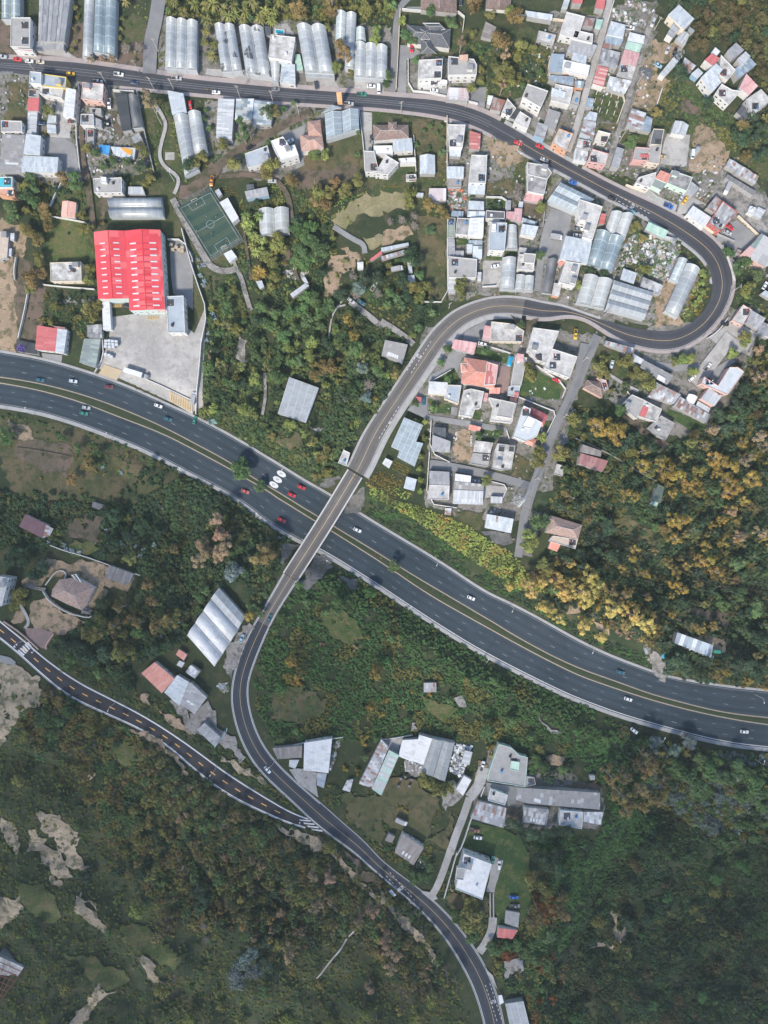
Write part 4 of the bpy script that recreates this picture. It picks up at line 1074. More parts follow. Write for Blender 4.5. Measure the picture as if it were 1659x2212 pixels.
LMK = """red warehouse;290,580|football pitch;455,480|bridge;700,1110|hairpin road bend;1545,640|three-bay greenhouse;465,1360|pale barn roof;645,865|slate villa;915,75|terracotta villa;1040,800|striped nursery roof;1500,1395|arched-window building;10,1270|many-sided house;155,1280|coral house;340,1460|skylit workshop;685,1630|mint farm hall;820,1665|very long grey roof;1200,1730|big white house;1020,1885|red cottage;1100,2010|rust-red steel frame;20,2110|merging roads;690,1790|roadside bus shelter;845,1925|drainage channel;730,2050|forest house;1280,990|salmon-walled villa;1545,820|hidden green roof;1420,1070|dirt car lot;1395,150|eastern hill cluster;1590,140|widest twin tunnels;680,105|modern white house;615,330|blotchy poled house;145,590|red roofed highway house;105,735|sunlit bank;1000,1150|lattice pylon;1125,1075|lower right hamlet;1400,890|bare slope;1540,380|maroon farmhouse;75,1135|left tilled plot;180,1140|right tilled plot;1540,1330|orange road banner;735,215|triple tunnels;390,90|crosswise tunnels;295,440|sandy lawn;800,440|scrap yard;250,290|park footpath;355,290|brown walled mansion;850,290|wide hairpin greenhouse;1360,640|rosy tiled house;1215,1155|dry allotment;1300,240|ravine cliff;1400,2140|white cliff;30,1430|southern carriageway;480,1040|northern carriageway;1050,1290|hill road;300,1560|nursery glasshouse;880,950|twin valley tunnels;590,475|slanted valley shed;645,620|green farm lawn;1110,1830|grey barn;260,1240|median;520,1010"""
import bpy, math, random
import numpy as np
from mathutils import Vector, noise as mnoise
random.seed(7); np.random.seed(7)
sc = bpy.context.scene
COL = sc.collection
H = 376.0; S = 0.1317; K = 1659/760.0
ORG = {}
for _r,_y in enumerate([0,670,1340,2010,2680,3352]):
    for _c,_x in enumerate([0,750,1500,2264]):
        ORG['ABCDEFGHIJKLMNOPQRSTUVWX'[_r*4+_c]] = (_x,_y)
def src(t, x, y):
    if t == 'Z': return (x/0.5486, y/0.5486)
    o = ORG[t]; return (o[0]+x/K, o[1]+y/K)
def W(u, v, z=0.0):
    f = S*(H-z)/H
    return ((u-1512)*f, (2016-v)*f)
def pts(t, s):
    return [src(t, *map(float, p.split(','))) for p in s]
def seg_dist(P, L):
    """distance of points P (n,2) to polyline L, and arc parameter is ignored"""
    L = np.asarray(L, float); d = np.full(len(P), 1e9)
    for a, b in zip(L[:-1], L[1:]):
        ab = b-a; t = np.clip(((P-a)@ab)/max(ab@ab, 1e-9), 0, 1)
        q = P-(a+t[:,None]*ab); d = np.minimum(d, np.hypot(q[:,0], q[:,1]))
    return d
def inside(P, poly):
    poly = np.asarray(poly, float); c = np.zeros(len(P), bool)
    x, y = P[:,0], P[:,1]; j = len(poly)-1
    for i in range(len(poly)):
        xi, yi = poly[i]; xj, yj = poly[j]
        if yi != yj:
            c ^= ((yi > y) != (yj > y)) & (x < (xj-xi)*(y-yi)/(yj-yi)+xi)
        j = i
    return c
def sstep(x): x = np.clip(x, 0, 1); return x*x*(3-2*x)
def resample(L, n):
    L = np.asarray(L, float); d = np.r_[0, np.cumsum(np.hypot(*np.diff(L, axis=0).T))]
    s = np.linspace(0, d[-1], n)
    return np.c_[np.interp(s, d, L[:,0]), np.interp(s, d, L[:,1])]
def smooth(L, it=2):
    L = np.asarray(L, float)
    for _ in range(it):
        q = [L[0]]
        for a, b in zip(L[:-1], L[1:]): q += [a*.75+b*.25, a*.25+b*.75]
        q.append(L[-1]); L = np.array(q)
    return L
def zhw(x):
    x = np.asarray(x, float)
    g = np.exp(-((x+32)/110.0)**2)
    return np.where(x < -32, -7.5*g, -4.5-3*g)
def edge(L): return np.array([src(e.split()[0], *map(float, e.split()[1].split(','))) for e in L])
def hw_edges(k):
    out = []
    for e in RD[k]:
        p = smooth(edge(e), 2); q = []
        for u, v in p:
            z = 0.0
            for _ in range(3): z = float(zhw(W(u, v, z)[0]))
            q.append(W(u, v, z)+(z,))
        out.append(np.array(q))
    return out
HWN = hw_edges('highway_north'); HWS = hw_edges('highway_south')
HWPOLY = np.vstack([HWN[0][:,:2], HWS[1][::-1,:2]])
HWC = [HWN[0][:,:2], HWN[1][:,:2], HWS[0][:,:2], HWS[1][:,:2]]
HWC = [resample(e, 90) for e in HWC]
def road_edges(k):
    a, b = [smooth(edge(e), 2) for e in RD[k]]
    return np.array([W(u, v, .08) for u, v in a]), np.array([W(u, v, .08) for u, v in b])
ROADS = {k: road_edges(k) for k in ('main_road','lower_road','hill_road','bridge_deck')}
def mid(a, b, n=160):
    # pair up: for every point of resampled a nearest on b
    A = resample(a, n); B = resample(b, 600); out = []
    for p in A:
        d = np.hypot(*(B-p).T); out.append((p+B[d.argmin()])/2)
    return np.array(out)
RC = {k: mid(*ROADS[k]) for k in ROADS}
RELIEF = [ # Z polygon, depth
 ([(450,800),(450,720),(535,620),(600,700),(640,800),(600,920),(520,900),(440,860)], 5),
 ([(1200,1230),(1300,1000),(1450,1100),(1520,950),(1659,850),(1800,900),(1800,1430),(1659,1440),(1450,1420)], 9),
 ([(1260,1830),(1330,1760),(1330,1680),(1450,1660),(1600,1700),(1800,1720),(1800,2500),(1160,2500),(1150,2100),(1200,1950)], 24),
 ([(200,950),(450,1050),(560,1150),(480,1240),(400,1330),(230,1420),(330,1300),(220,1120)], 6),
 ([(-200,1560),(60,1560),(300,1640),(560,1800),(800,1960),(930,2080),(1000,2300),(900,2500),(-200,2500)], 13),
]
RELIEF = [([W(*src('Z',*p)) for p in poly], d) for poly, d in RELIEF]
def vnoise(P, sc_, seed=0):
    return np.array([mnoise.noise(Vector((p[0]/sc_, p[1]/sc_, seed))) for p in P])
def height_raw(P):
    P = np.asarray(P, float); z = np.zeros(len(P)); rel = np.zeros(len(P))
    for poly, dep in RELIEF:
        m = inside(P, poly)
        if m.any():
            d = seg_dist(P[m], list(poly)+[poly[0]])
            w = sstep(d/30.0); z[m] -= dep*w; rel[m] = np.maximum(rel[m], w)
    k = rel > 0.02
    if k.any():
        z[k] += rel[k]*(9*vnoise(P[k], 42.0, 2)+6*vnoise(P[k], 19.0, 1)+1.5*vnoise(P[k], 7.0, 5))
    dr = np.full(len(P), 1e9)
    for n in ('main_road','lower_road','hill_road'): dr = np.minimum(dr, seg_dist(P, RC[n][::2]))
    z *= sstep((dr-8)/10.0)
    z = np.where(dr < 7.5, -0.12, z)
    near = (np.abs(P[:,0]) < 330)
    ins = inside(P, HWPOLY)
    dh = np.full(len(P), 1e9)
    for e in HWC: dh = np.minimum(dh, seg_dist(P, e[::2]))
    dh[ins] = 0
    zt = zhw(P[:,0])-0.15
    w = sstep((dh-1.5)/13.0)
    z = zt*(1-w)+z*w
    return z
STEP = 2.0
gx = np.arange(-230, 230.01, STEP); gy = np.arange(-292, 292.01, STEP)
GX, GY = np.meshgrid(gx, gy)
GZ = height_raw(np.c_[GX.ravel(), GY.ravel()]).reshape(GX.shape)
def hgt(x, y):
    """same triangles as the terrain mesh (diagonal from lower left to upper right)"""
    fx = (x-gx[0])/STEP; fy = (y-gy[0])/STEP
    i = int(min(max(math.floor(fx), 0), len(gx)-2)); j = int(min(max(math.floor(fy), 0), len(gy)-2))
    a = min(max(fx-i, 0), 1); b = min(max(fy-j, 0), 1)
    z00, z10, z01, z11 = GZ[j,i], GZ[j,i+1], GZ[j+1,i], GZ[j+1,i+1]
    if a >= b: return float(z00+(z10-z00)*a+(z11-z10)*b)
    return float(z00+(z01-z00)*b+(z11-z01)*a)
def WG(u, v, up=0.0):
    z = up
    for _ in range(4):
        x, y = W(u, v, z); z = hgt(x, y)+up
    return x, y, z
def mesh(name, V, F, mats, mi=None, uv=None, smooth_=False):
    me = bpy.data.meshes.new(name); me.from_pydata([tuple(map(float, v)) for v in V], [], F)
    for m in (mats if isinstance(mats, (list, tuple)) else [mats]):
        if m: me.materials.append(m)
    if mi: me.polygons.foreach_set('material_index', mi)
    if uv is not None:
        l = me.uv_layers.new(name='UVMap'); i = 0
        for f in F:
            for k in f: l.data[i].uv = uv[k]; i += 1
    if smooth_: me.polygons.foreach_set('use_smooth', [True]*len(me.polygons))
    me.update(); return me
def obj(name, me, parent=None, loc=None):
    o = bpy.data.objects.new(name, me); COL.objects.link(o)
    if parent: o.parent = parent
    if loc: o.location = loc
    return o
def tag(o, label, cat, group=None):
    o['label'] = label; o['category'] = cat
    if group: o['group'] = group
    return o
def struct(o): o['kind'] = 'structure'; return o
def empty(name, loc, label, cat, group=None, rz=0):
    o = bpy.data.objects.new(name, None); COL.objects.link(o); o.empty_display_size = .5
    o.location = loc; o.rotation_euler = (0, 0, rz); return tag(o, label, cat, group)
class MB:
    def __init__(s): s.V = []; s.F = []; s.I = []
    def add(s, V, F, mi=0):
        n = len(s.V); s.V += [tuple(v) for v in V]; s.F += [tuple(i+n for i in f) for f in F]; s.I += [mi]*len(F); return s
    def box(s, x0, y0, z0, x1, y1, z1, mi=0):
        V = [(x0,y0,z0),(x1,y0,z0),(x1,y1,z0),(x0,y1,z0),(x0,y0,z1),(x1,y0,z1),(x1,y1,z1),(x0,y1,z1)]
        return s.add(V, [(3,2,1,0),(4,5,6,7),(0,1,5,4),(1,2,6,5),(2,3,7,6),(3,0,4,7)], mi)
    def prism(s, poly, z0, z1, mi=0):
        """z0,z1 numbers or per-vertex lists; poly counter-clockwise"""
        n = len(poly); a = z0 if hasattr(z0, '__len__') else [z0]*n; b = z1 if hasattr(z1, '__len__') else [z1]*n
        V = [(p[0],p[1],a[i]) for i, p in enumerate(poly)]+[(p[0],p[1],b[i]) for i, p in enumerate(poly)]
        F = [tuple(range(n))[::-1], tuple(range(n, 2*n))]+[(i,(i+1)%n,n+(i+1)%n,n+i) for i in range(n)]
        return s.add(V, F, mi)
    def tube(s, p, q, r0, r1=None, n=6, mi=0):
        r1 = r0 if r1 is None else r1
        p = Vector(p); q = Vector(q); d = (q-p).normalized()
        a = d.orthogonal().normalized(); b = d.cross(a); V = []
        for c, r in ((p, r0), (q, r1)):
            for i in range(n):
                t = 2*math.pi*i/n; V.append(c+a*(r*math.cos(t))+b*(r*math.sin(t)))
        F = [(i,(i+1)%n,n+(i+1)%n,n+i) for i in range(n)]+[tuple(range(n))[::-1], tuple(range(n, 2*n))]
        return s.add(V, F, mi)
    def build(s, name, mats, parent=None, loc=None, **k):
        return obj(name, mesh(name, s.V, s.F, mats, s.I, **k), parent, loc)
def ccw(p):
    a = sum(p[i][0]*p[(i+1)%len(p)][1]-p[(i+1)%len(p)][0]*p[i][1] for i in range(len(p)))
    return list(p) if a > 0 else list(p)[::-1]
def inset(poly, d):
    n = len(poly); out = []
    for i in range(n):
        p0 = Vector(poly[i-1]); p1 = Vector(poly[i]); p2 = Vector(poly[(i+1)%n])
        e1 = (p1-p0).normalized(); e2 = (p2-p1).normalized()
        n1 = Vector((-e1.y, e1.x)); n2 = Vector((-e2.y, e2.x))
        m = n1+n2; l = m.length
        if l < .3: m = n1; k = d
        else: m = m/l; k = d/max(m.dot(n1), .4)
        q = p1+m*k; out.append((q.x, q.y))
    return out
MATS = {}
def newmat(name):
    m = bpy.data.materials.new(name); m.use_nodes = True; nt = m.node_tree; nt.nodes.clear()
    o = nt.nodes.new('ShaderNodeOutputMaterial'); b = nt.nodes.new('ShaderNodeBsdfPrincipled')
    nt.links.new(b.outputs[0], o.inputs[0]); return m, nt, b
class NB:
    def __init__(s, nt): s.nt = nt
    def n(s, t, **k):
        x = s.nt.nodes.new('ShaderNode'+t)
        for a, v in k.items(): setattr(x, a, v)
        return x
    def l(s, a, b): s.nt.links.new(a, b)
    def val(s, sock, v):
        if hasattr(v, 'links') or hasattr(v, 'node'): s.l(v, sock)
        else: sock.default_value = v
    def math(s, op, a, b=0.0, c=None):
        x = s.n('Math', operation=op); s.val(x.inputs[0], a); s.val(x.inputs[1], b)
        if c is not None: s.val(x.inputs[2], c)
        return x.outputs[0]
    def mix(s, f, a, b, bt='MIX'):
        x = s.n('Mix', data_type='RGBA', blend_type=bt); s.val(x.inputs[0], f)
        for i, v in ((6, a), (7, b)):
            if isinstance(v, tuple): v = v+(1,) if len(v) == 3 else v
            s.val(x.inputs[i], v)
        return x.outputs[2]
    def noise(s, vec, scale, det=4, rough=.6):
        x = s.n('TexNoise'); s.l(vec, x.inputs['Vector']); x.inputs['Scale'].default_value = scale
        x.inputs['Detail'].default_value = det; x.inputs['Roughness'].default_value = rough; return x.outputs[0]
    def ramp(s, f, lo, hi):
        x = s.n('MapRange'); s.l(f, x.inputs[0]); x.inputs[1].default_value = lo; x.inputs[2].default_value = hi
        return x.outputs[0]
    def objvec(s):
        """object coords shifted by a per-object random, so no two roofs share their stains"""
        t = s.n('TexCoord'); oi = s.n('ObjectInfo'); v = s.n('VectorMath', operation='ADD')
        m = s.math('MULTIPLY', oi.outputs['Random'], 311.0); c = s.n('CombineXYZ'); s.l(m, c.inputs[0]); s.l(m, c.inputs[1])
        s.l(t.outputs['Object'], v.inputs[0]); s.l(c.outputs[0], v.inputs[1]); return v.outputs[0]
def stain(name, base, alt, amt=.5, scale=.35, rough=.9, dark=(.06,.06,.055), damt=.35, bump=0.0):
    """painted or poured surface with blotches of a second colour and scattered dirt"""
    if name in MATS: return MATS[name]
    m, nt, b = newmat(name); N = NB(nt); v = N.objvec()
    f1 = N.ramp(N.noise(v, scale, 6, .65), .5-.12, .5+.12)
    c = N.mix(N.math('MULTIPLY', f1, amt), base, alt)
    f2 = N.ramp(N.noise(v, scale*5.3, 5, .7), .54, .68)
    c = N.mix(N.math('MULTIPLY', f2, damt), c, dark)
    f3 = N.ramp(N.noise(v, scale*2.1, 3, .5), .35, .65)
    c = N.mix(N.math('MULTIPLY', f3, .18), c, tuple(min(1, x*1.5) for x in base))
    N.l(c, b.inputs['Base Color']); b.inputs['Roughness'].default_value = rough
    MATS[name] = m; return m
def sheet(name, cols, pw=1.0, ph=3.0, rough=.55, streak=.25, metal=0.0, same=.6):
    """corrugated sheets: each sheet takes one of the colours; the first colour is commonest"""
    if name in MATS: return MATS[name]
    m, nt, b = newmat(name); N = NB(nt)
    uv = N.n('UVMap'); oi = N.n('ObjectInfo'); sp = N.n('SeparateXYZ'); N.l(uv.outputs[0], sp.inputs[0])
    r = N.math('MULTIPLY', oi.outputs['Random'], 97.0)
    cx = N.math('FLOOR', N.math('DIVIDE', sp.outputs[0], pw)); 
    off = N.math('MULTIPLY', N.math('MODULO', cx, 2.0), ph*.37)
    cy = N.math('FLOOR', N.math('DIVIDE', N.math('ADD', sp.outputs[1], off), ph))
    cb = N.n('CombineXYZ'); N.l(cx, cb.inputs[0]); N.l(cy, cb.inputs[1]); N.l(r, cb.inputs[2])
    wn = N.n('TexWhiteNoise'); N.l(cb.outputs[0], wn.inputs[0])
    cr = N.n('ValToRGB'); cr.color_ramp.interpolation = 'CONSTANT'; N.l(wn.outputs[0], cr.inputs[0])
    e = cr.color_ramp.elements; e[0].color = tuple(cols[0])+(1,); e[0].position = 0
    k = max(len(cols)-1, 1)
    if len(cols) > 1:
        e[1].position = same; e[1].color = tuple(cols[1])+(1,)
        for i in range(2, len(cols)):
            q = e.new(same+(1-same)*(i-1)/k); q.color = tuple(cols[i])+(1,)
    else: e[1].position = 1; e[1].color = tuple(cols[0])+(1,)
    c = cr.outputs[0]
    c2 = N.n('CombineXYZ'); N.l(N.math('MULTIPLY', sp.outputs[0], 3.0), c2.inputs[0]); N.l(N.math('MULTIPLY', sp.outputs[1], .35), c2.inputs[1]); N.l(r, c2.inputs[2])
    s1 = N.ramp(N.noise(c2.outputs[0], 1.0, 4, .6), .3, .75)
    c = N.mix(N.math('MULTIPLY', s1, streak), c, (.13,.12,.12))
    v = N.objvec(); s2 = N.ramp(N.noise(v, .5, 5, .7), .45, .7)
    c = N.mix(N.math('MULTIPLY', s2, .3), c, tuple(min(1, x*1.35+.02) for x in cols[0]))
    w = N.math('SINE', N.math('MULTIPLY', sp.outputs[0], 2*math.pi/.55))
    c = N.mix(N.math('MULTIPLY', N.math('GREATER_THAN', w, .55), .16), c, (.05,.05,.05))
    seam = N.math('LESS_THAN', N.math('FRACT', N.math('DIVIDE', N.math('ADD', sp.outputs[1], off), ph)), .05)
    c = N.mix(N.math('MULTIPLY', seam, .25), c, (.06,.06,.06))
    N.l(c, b.inputs['Base Color']); b.inputs['Roughness'].default_value = rough; b.inputs['Metallic'].default_value = metal
    MATS[name] = m; return m
def plastic(name, col, line, dirt=(.12,.12,.1), rough=.35, bay=3.6, torn=0):
    """greenhouse film: hoops every few metres, a ridge line, wrinkles and dusty patches"""
    if name in MATS: return MATS[name]
    m, nt, b = newmat(name); N = NB(nt)
    uv = N.n('UVMap'); oi = N.n('ObjectInfo'); sp = N.n('SeparateXYZ'); N.l(uv.outputs[0], sp.inputs[0])
    r = N.math('MULTIPLY', oi.outputs['Random'], 57.0)
    f = N.math('FRACT', N.math('DIVIDE', sp.outputs[1], bay)); hoop = N.math('LESS_THAN', f, .07)
    rf = N.math('ABSOLUTE', N.math('SUBTRACT', N.math('FRACT', sp.outputs[0]), .5)); ridge = N.math('LESS_THAN', rf, .018)
    cell = N.n('CombineXYZ'); N.l(N.math('FLOOR', N.math('DIVIDE', sp.outputs[1], bay)), cell.inputs[1]); N.l(N.math('FLOOR', sp.outputs[0]), cell.inputs[0]); N.l(r, cell.inputs[2])
    wn = N.n('TexWhiteNoise'); N.l(cell.outputs[0], wn.inputs[0])
    v = N.objvec()
    c = N.mix(N.math('MULTIPLY', wn.outputs[0], .3), col, tuple(x*.55 for x in col))
    n1 = N.ramp(N.noise(v, .35, 5, .65), .4, .7); c = N.mix(N.math('MULTIPLY', n1, .35), c, dirt)
    n2 = N.ramp(N.noise(v, 1.6, 4, .7), .52, .72); c = N.mix(N.math('MULTIPLY', n2, .35), c, line)
    if torn:
        t = N.ramp(N.noise(v, .17, 3, .4), .60, .62); c = N.mix(N.math('MULTIPLY', t, .8), c, (.03,.035,.035))
    c = N.mix(N.math('MULTIPLY', N.math('MAXIMUM', hoop, ridge), .55), c, line)
    N.l(c, b.inputs['Base Color']); b.inputs['Roughness'].default_value = rough
    b.inputs['Specular IOR Level'].default_value = .45
    MATS[name] = m; return m
def flat(name, col, rough=.7, metal=0.0):
    if name in MATS: return MATS[name]
    m, nt, b = newmat(name); b.inputs['Base Color'].default_value = tuple(col)+(1,); b.inputs['Roughness'].default_value = rough
    b.inputs['Metallic'].default_value = metal; MATS[name] = m; return m
GRY=(.30,.30,.305); WHT=(.68,.69,.70); DK=(.10,.10,.105)
def roofmat(c, k):
    """c colour code, k building kind -> roof material"""
    F = k == 'fl'
    if c in ('gry',): return stain('roof_concrete', (.27,.27,.27), (.40,.40,.39), .5) if F else sheet('sheet_grey', [(.30,.31,.33),(.24,.25,.27),(.38,.39,.41)], streak=.2)
    if c == 'stn': return stain('roof_blotchy', (.24,.235,.23), (.60,.60,.59), .95, .22, damt=.5)
    if c == 'stw': return stain('roof_whitish', (.50,.50,.495), (.22,.22,.22), .75, .2, damt=.5)
    if c == 'dstn': return stain('roof_darkblotch', (.16,.16,.165), (.45,.45,.45), .8, .25)
    if c == 'wht': return stain('roof_white', (.66,.68,.70), (.42,.44,.46), .5, .2, damt=.25) if F else sheet('sheet_white', [(.62,.64,.66),(.52,.54,.56)], streak=.15, same=.8)
    if c == 'whb': return stain('roof_white_blue', (.46,.50,.54), (.34,.37,.40), .5, .2, damt=.2) if F else sheet('sheet_white_blue', [(.46,.51,.55),(.38,.43,.48),(.54,.58,.61)], streak=.15)
    if c == 'blu': return stain('roof_blue_grey', (.28,.33,.38), (.40,.44,.48), .6, .2, damt=.2) if F else sheet('sheet_blue_grey', [(.26,.33,.40),(.20,.26,.32),(.36,.43,.5)], streak=.2)
    if c == 'ribw': return sheet('sheet_pale_ribbed', [(.44,.47,.50),(.36,.39,.42),(.55,.58,.6)], .7, 6, streak=.25)
    if c == 'fib': return sheet('fibre_cement', [(.27,.27,.275),(.22,.22,.225),(.33,.33,.33),(.27,.27,.275),(.45,.46,.47)], 1.6, 2.2, .9, .35, same=.72)
    if c == 'fibd': return sheet('fibre_cement_dark', [(.16,.165,.175),(.12,.125,.13),(.22,.22,.23)], .9, 5, .9, .3)
    if c == 'fibw': return stain('roof_long_grey', (.30,.30,.31), (.38,.38,.38), .6)
    if c == 'pata' : c = 'patb'
    if c == 'patb': return sheet('patch_blue', [(.33,.40,.46),(.55,.62,.67),(.20,.25,.28),(.42,.44,.42),(.62,.66,.7)], 1.6, 3.2, same=.3)
    if c == 'patg': return sheet('patch_grey', [(.27,.28,.30),(.20,.21,.22),(.38,.39,.40),(.17,.17,.18),(.5,.51,.52)], 1.3, 2.6, same=.35)
    if c == 'patw': return sheet('patch_white', [(.50,.53,.56),(.30,.32,.34),(.66,.68,.70),(.24,.22,.21),(.4,.42,.44)], 1.2, 2.4, same=.35)
    if c == 'patr': return sheet('patch_rust', [(.33,.34,.36),(.24,.12,.09),(.45,.47,.49),(.28,.17,.14),(.22,.23,.24),(.55,.57,.6)], 1.2, 2.8, same=.4)
    if c == 'patm': return sheet('patch_mint', [(.40,.43,.44),(.36,.55,.48),(.30,.46,.42),(.5,.52,.53)], 1.3, 4.5, same=.4)
    if c == 'patp': return sheet('patch_pink', [(.38,.38,.38),(.62,.38,.36),(.20,.28,.27),(.5,.5,.5)], 4.5, 5.5, same=.45)
    if c == 'stripb': return sheet('stripe_blue', [(.48,.56,.63),(.30,.37,.43),(.68,.73,.78),(.38,.46,.52)], 2.2, 30, same=.3)
    if c == 'rust': return sheet('rusty', [(.22,.14,.115),(.32,.27,.26),(.28,.11,.08)], .9, 3, same=.4)
    if c == 'rustc': return flat('rust_paint', (.25,.12,.09))
    if c == 'red': return sheet('sheet_red', [(.50,.13,.13),(.44,.11,.11),(.56,.18,.17)], .9, 6, streak=.15, same=.7)
    if c == 'redp': return sheet('sheet_red_faded', [(.48,.17,.16),(.42,.13,.12),(.6,.38,.36)], .9, 7, streak=.2, same=.6)
    if c == 'dred': return sheet('sheet_dusky_red', [(.27,.12,.12),(.22,.10,.10),(.33,.18,.17)], 1, 5, streak=.3)
    if c == 'maro': return sheet('sheet_maroon', [(.15,.075,.09),(.18,.09,.10)], 1, 6, streak=.15)
    if c == 'pnk': return sheet('sheet_pink', [(.58,.34,.34),(.50,.26,.27),(.62,.42,.42)], .9, 5, streak=.25)
    if c == 'pnkt': return sheet('sheet_salmon', [(.72,.42,.35),(.66,.37,.31)], 1, 9, streak=.1)
    if c == 'pnkw': return sheet('sheet_pink_white', [(.58,.50,.51),(.66,.67,.68),(.55,.42,.42)], 1.5, 20, streak=.15, same=.5)
    if c == 'tan': return sheet('sheet_tan', [(.55,.36,.27),(.6,.42,.33)], 1, 4)
    if c == 'coral': return sheet('sheet_coral', [(.62,.27,.21),(.56,.23,.18),(.66,.33,.27)], .9, 5, streak=.15)
    if c in ('brng',): return stain('roof_brown_grey_f', (.25,.225,.21), (.33,.31,.29), .6) if F else sheet('sheet_brown_grey', [(.235,.215,.21),(.19,.175,.17),(.29,.27,.26)], 1.1, 4, .85, .3)
    if c == 'terr': return sheet('tile_terracotta', [(.50,.215,.165),(.45,.185,.14),(.55,.27,.21)], .5, .5, .8, .2, same=.5)
    if c == 'tile': return sheet('tile_striped', [(.42,.24,.19),(.34,.25,.22),(.50,.31,.25)], .7, 12, .8, .35, same=.4)
    if c == 'tilb': return sheet('tile_rosy_brown', [(.33,.235,.20),(.28,.19,.165),(.39,.29,.255)], .6, .6, .85, .3, same=.4)
    if c == 'brn': return sheet('tile_brown', [(.21,.145,.125),(.17,.115,.10),(.26,.19,.165)], .6, .6, .85, .3, same=.4)
    if c == 'slat': return sheet('tile_slate', [(.075,.085,.10),(.06,.067,.08),(.10,.11,.125)], .6, .6, .7, .2, same=.4)
    if c == 'azul': return flat('gazebo_blue', (.02,.30,.52), .4)
    if c == 'turq': return stain('roof_turquoise', (.05,.36,.44), (.12,.45,.52), .5, .3, .4, damt=.1)
    if c == 'org': return stain('roof_orange', (.50,.24,.15), (.35,.3,.28), .6)
    if c == 'orange': return flat('tarp_orange', (.75,.28,.03), .5)
    if c == 'blue': return sheet('tarp_blue', [(.03,.22,.50),(.05,.30,.58)], 2, 4, .4, .1)
    if c == 'blk': return sheet('shade_net', [(.035,.042,.05),(.05,.056,.064)], 2.5, 9, .8, .1)
    if c == 'dark': return stain('roof_dark', (.085,.092,.105), (.15,.155,.165), .6) if F else sheet('sheet_dark', [(.08,.09,.105),(.11,.12,.135)], 1.2, 4, streak=.1)
    if c == 'grng': return stain('roof_mossy', (.20,.25,.21), (.32,.34,.32), .6) if F else sheet('sheet_green_grey', [(.21,.26,.255),(.17,.21,.21),(.3,.36,.34)], 1.2, 5)
    if c == 'pgr': return stain('roof_mint', (.40,.58,.50), (.5,.62,.56), .5) if F else sheet('sheet_pale_green', [(.36,.53,.45),(.30,.46,.39),(.44,.58,.5)], 1, 5, streak=.2)
    if c == 'dgrn': return sheet('sheet_dark_green', [(.07,.11,.095),(.09,.13,.11)], 1, 5)
    if c == 'sand': return stain('ruin_sand', (.40,.33,.27), (.5,.45,.4), .6)
    if c == 'canv': return stain('canvas', (.20,.215,.23), (.45,.44,.42), .5, .2)
    if c == 'crm': return stain('roof_cream', (.55,.50,.43), (.42,.40,.36), .5)
    if c == 'plas': return plastic('film_grey', (.33,.365,.395), (.52,.55,.58))
    if c == 'torn': return plastic('film_torn', (.32,.35,.385), (.5,.53,.56), torn=1)
    if c == 'steel': return plastic('film_blue_grey', (.19,.26,.31), (.42,.48,.52), bay=5)
    if c == 'glas': return plastic('film_glassy', (.31,.375,.42), (.66,.70,.73), bay=3)
    if c == 'gryb': return plastic('film_panel', (.30,.325,.345), (.16,.17,.18), bay=4.2, rough=.5)
    raise KeyError(c+' '+k)
WALLC = {'wht':(.60,.60,.59),'crm':(.62,.55,.45),'gry':(.35,.35,.35),'pnk':(.62,.42,.37),'yel':(.65,.48,.12),'org':(.62,.33,.2),'blue':(.25,.38,.5),'red':(.45,.12,.1),'redp':(.6,.35,.33),'whb':(.6,.66,.7),'pgr':(.5,.62,.55),'brk':(.35,.24,.2)}
def wallmat(c): return stain('wall_'+c, WALLC[c], tuple(x*.75 for x in WALLC[c]), .5, .3, .85, damt=.2)
GLASS = flat('window_glass', (.03,.04,.055), .12); FRAME = flat('frame_white', (.6,.6,.6)); DARKM = flat('dark_metal', (.05,.05,.055), .5)
GC = { # ground colours : base, alt, dark speck
 'soil': ((.13,.098,.08),(.19,.155,.13)), 'yard': ((.15,.14,.13),(.24,.225,.21)), 'gras': ((.045,.062,.022),(.085,.082,.035)),
 'dgras': ((.022,.04,.018),(.045,.06,.022)), 'turf': ((.028,.06,.02),(.06,.085,.025)), 'dry': ((.13,.115,.06),(.085,.09,.038)),
 'conc': ((.37,.37,.37),(.30,.30,.30)), 'asph': ((.18,.185,.195),(.25,.255,.26)), 'asphl': ((.16,.165,.175),(.20,.205,.21)),
 'sand': ((.34,.26,.19),(.22,.17,.12)), 'lawn': ((.07,.085,.025),(.12,.12,.05)), 'grav': ((.20,.19,.185),(.27,.26,.25)),
 'cliff': ((.40,.35,.30),(.17,.15,.125)), 'pvred': ((.24,.17,.155),(.18,.14,.135)), 'hatch': ((.38,.38,.38),(.3,.3,.3)), 'dark':((.05,.055,.06),(.09,.09,.09)) }
def natmat(k, a, b, c):
    if 'ground_'+k in MATS: return MATS['ground_'+k]
    m, nt, bs = newmat('ground_'+k); N = NB(nt); v = N.n('TexCoord').outputs['Object']
    x = N.mix(N.ramp(N.noise(v, .07, 6, .62), .42, .58), a, b)
    x = N.mix(N.math('MULTIPLY', N.ramp(N.noise(v, .22, 6, .7), .5, .58), .85), x, c)
    hf = .12 if k == 'conc' else .6
    x = N.mix(N.math('MULTIPLY', N.ramp(N.noise(v, 1.3, 5, .75), .48, .62), hf), x, tuple(q*.45 for q in a))
    x = N.mix(N.math('MULTIPLY', N.ramp(N.noise(v, .6, 4, .7), .55, .7), .5), x, tuple(min(1, q*1.6) for q in b))
    N.l(x, bs.inputs['Base Color']); bs.inputs['Roughness'].default_value = 1; MATS['ground_'+k] = m; return m
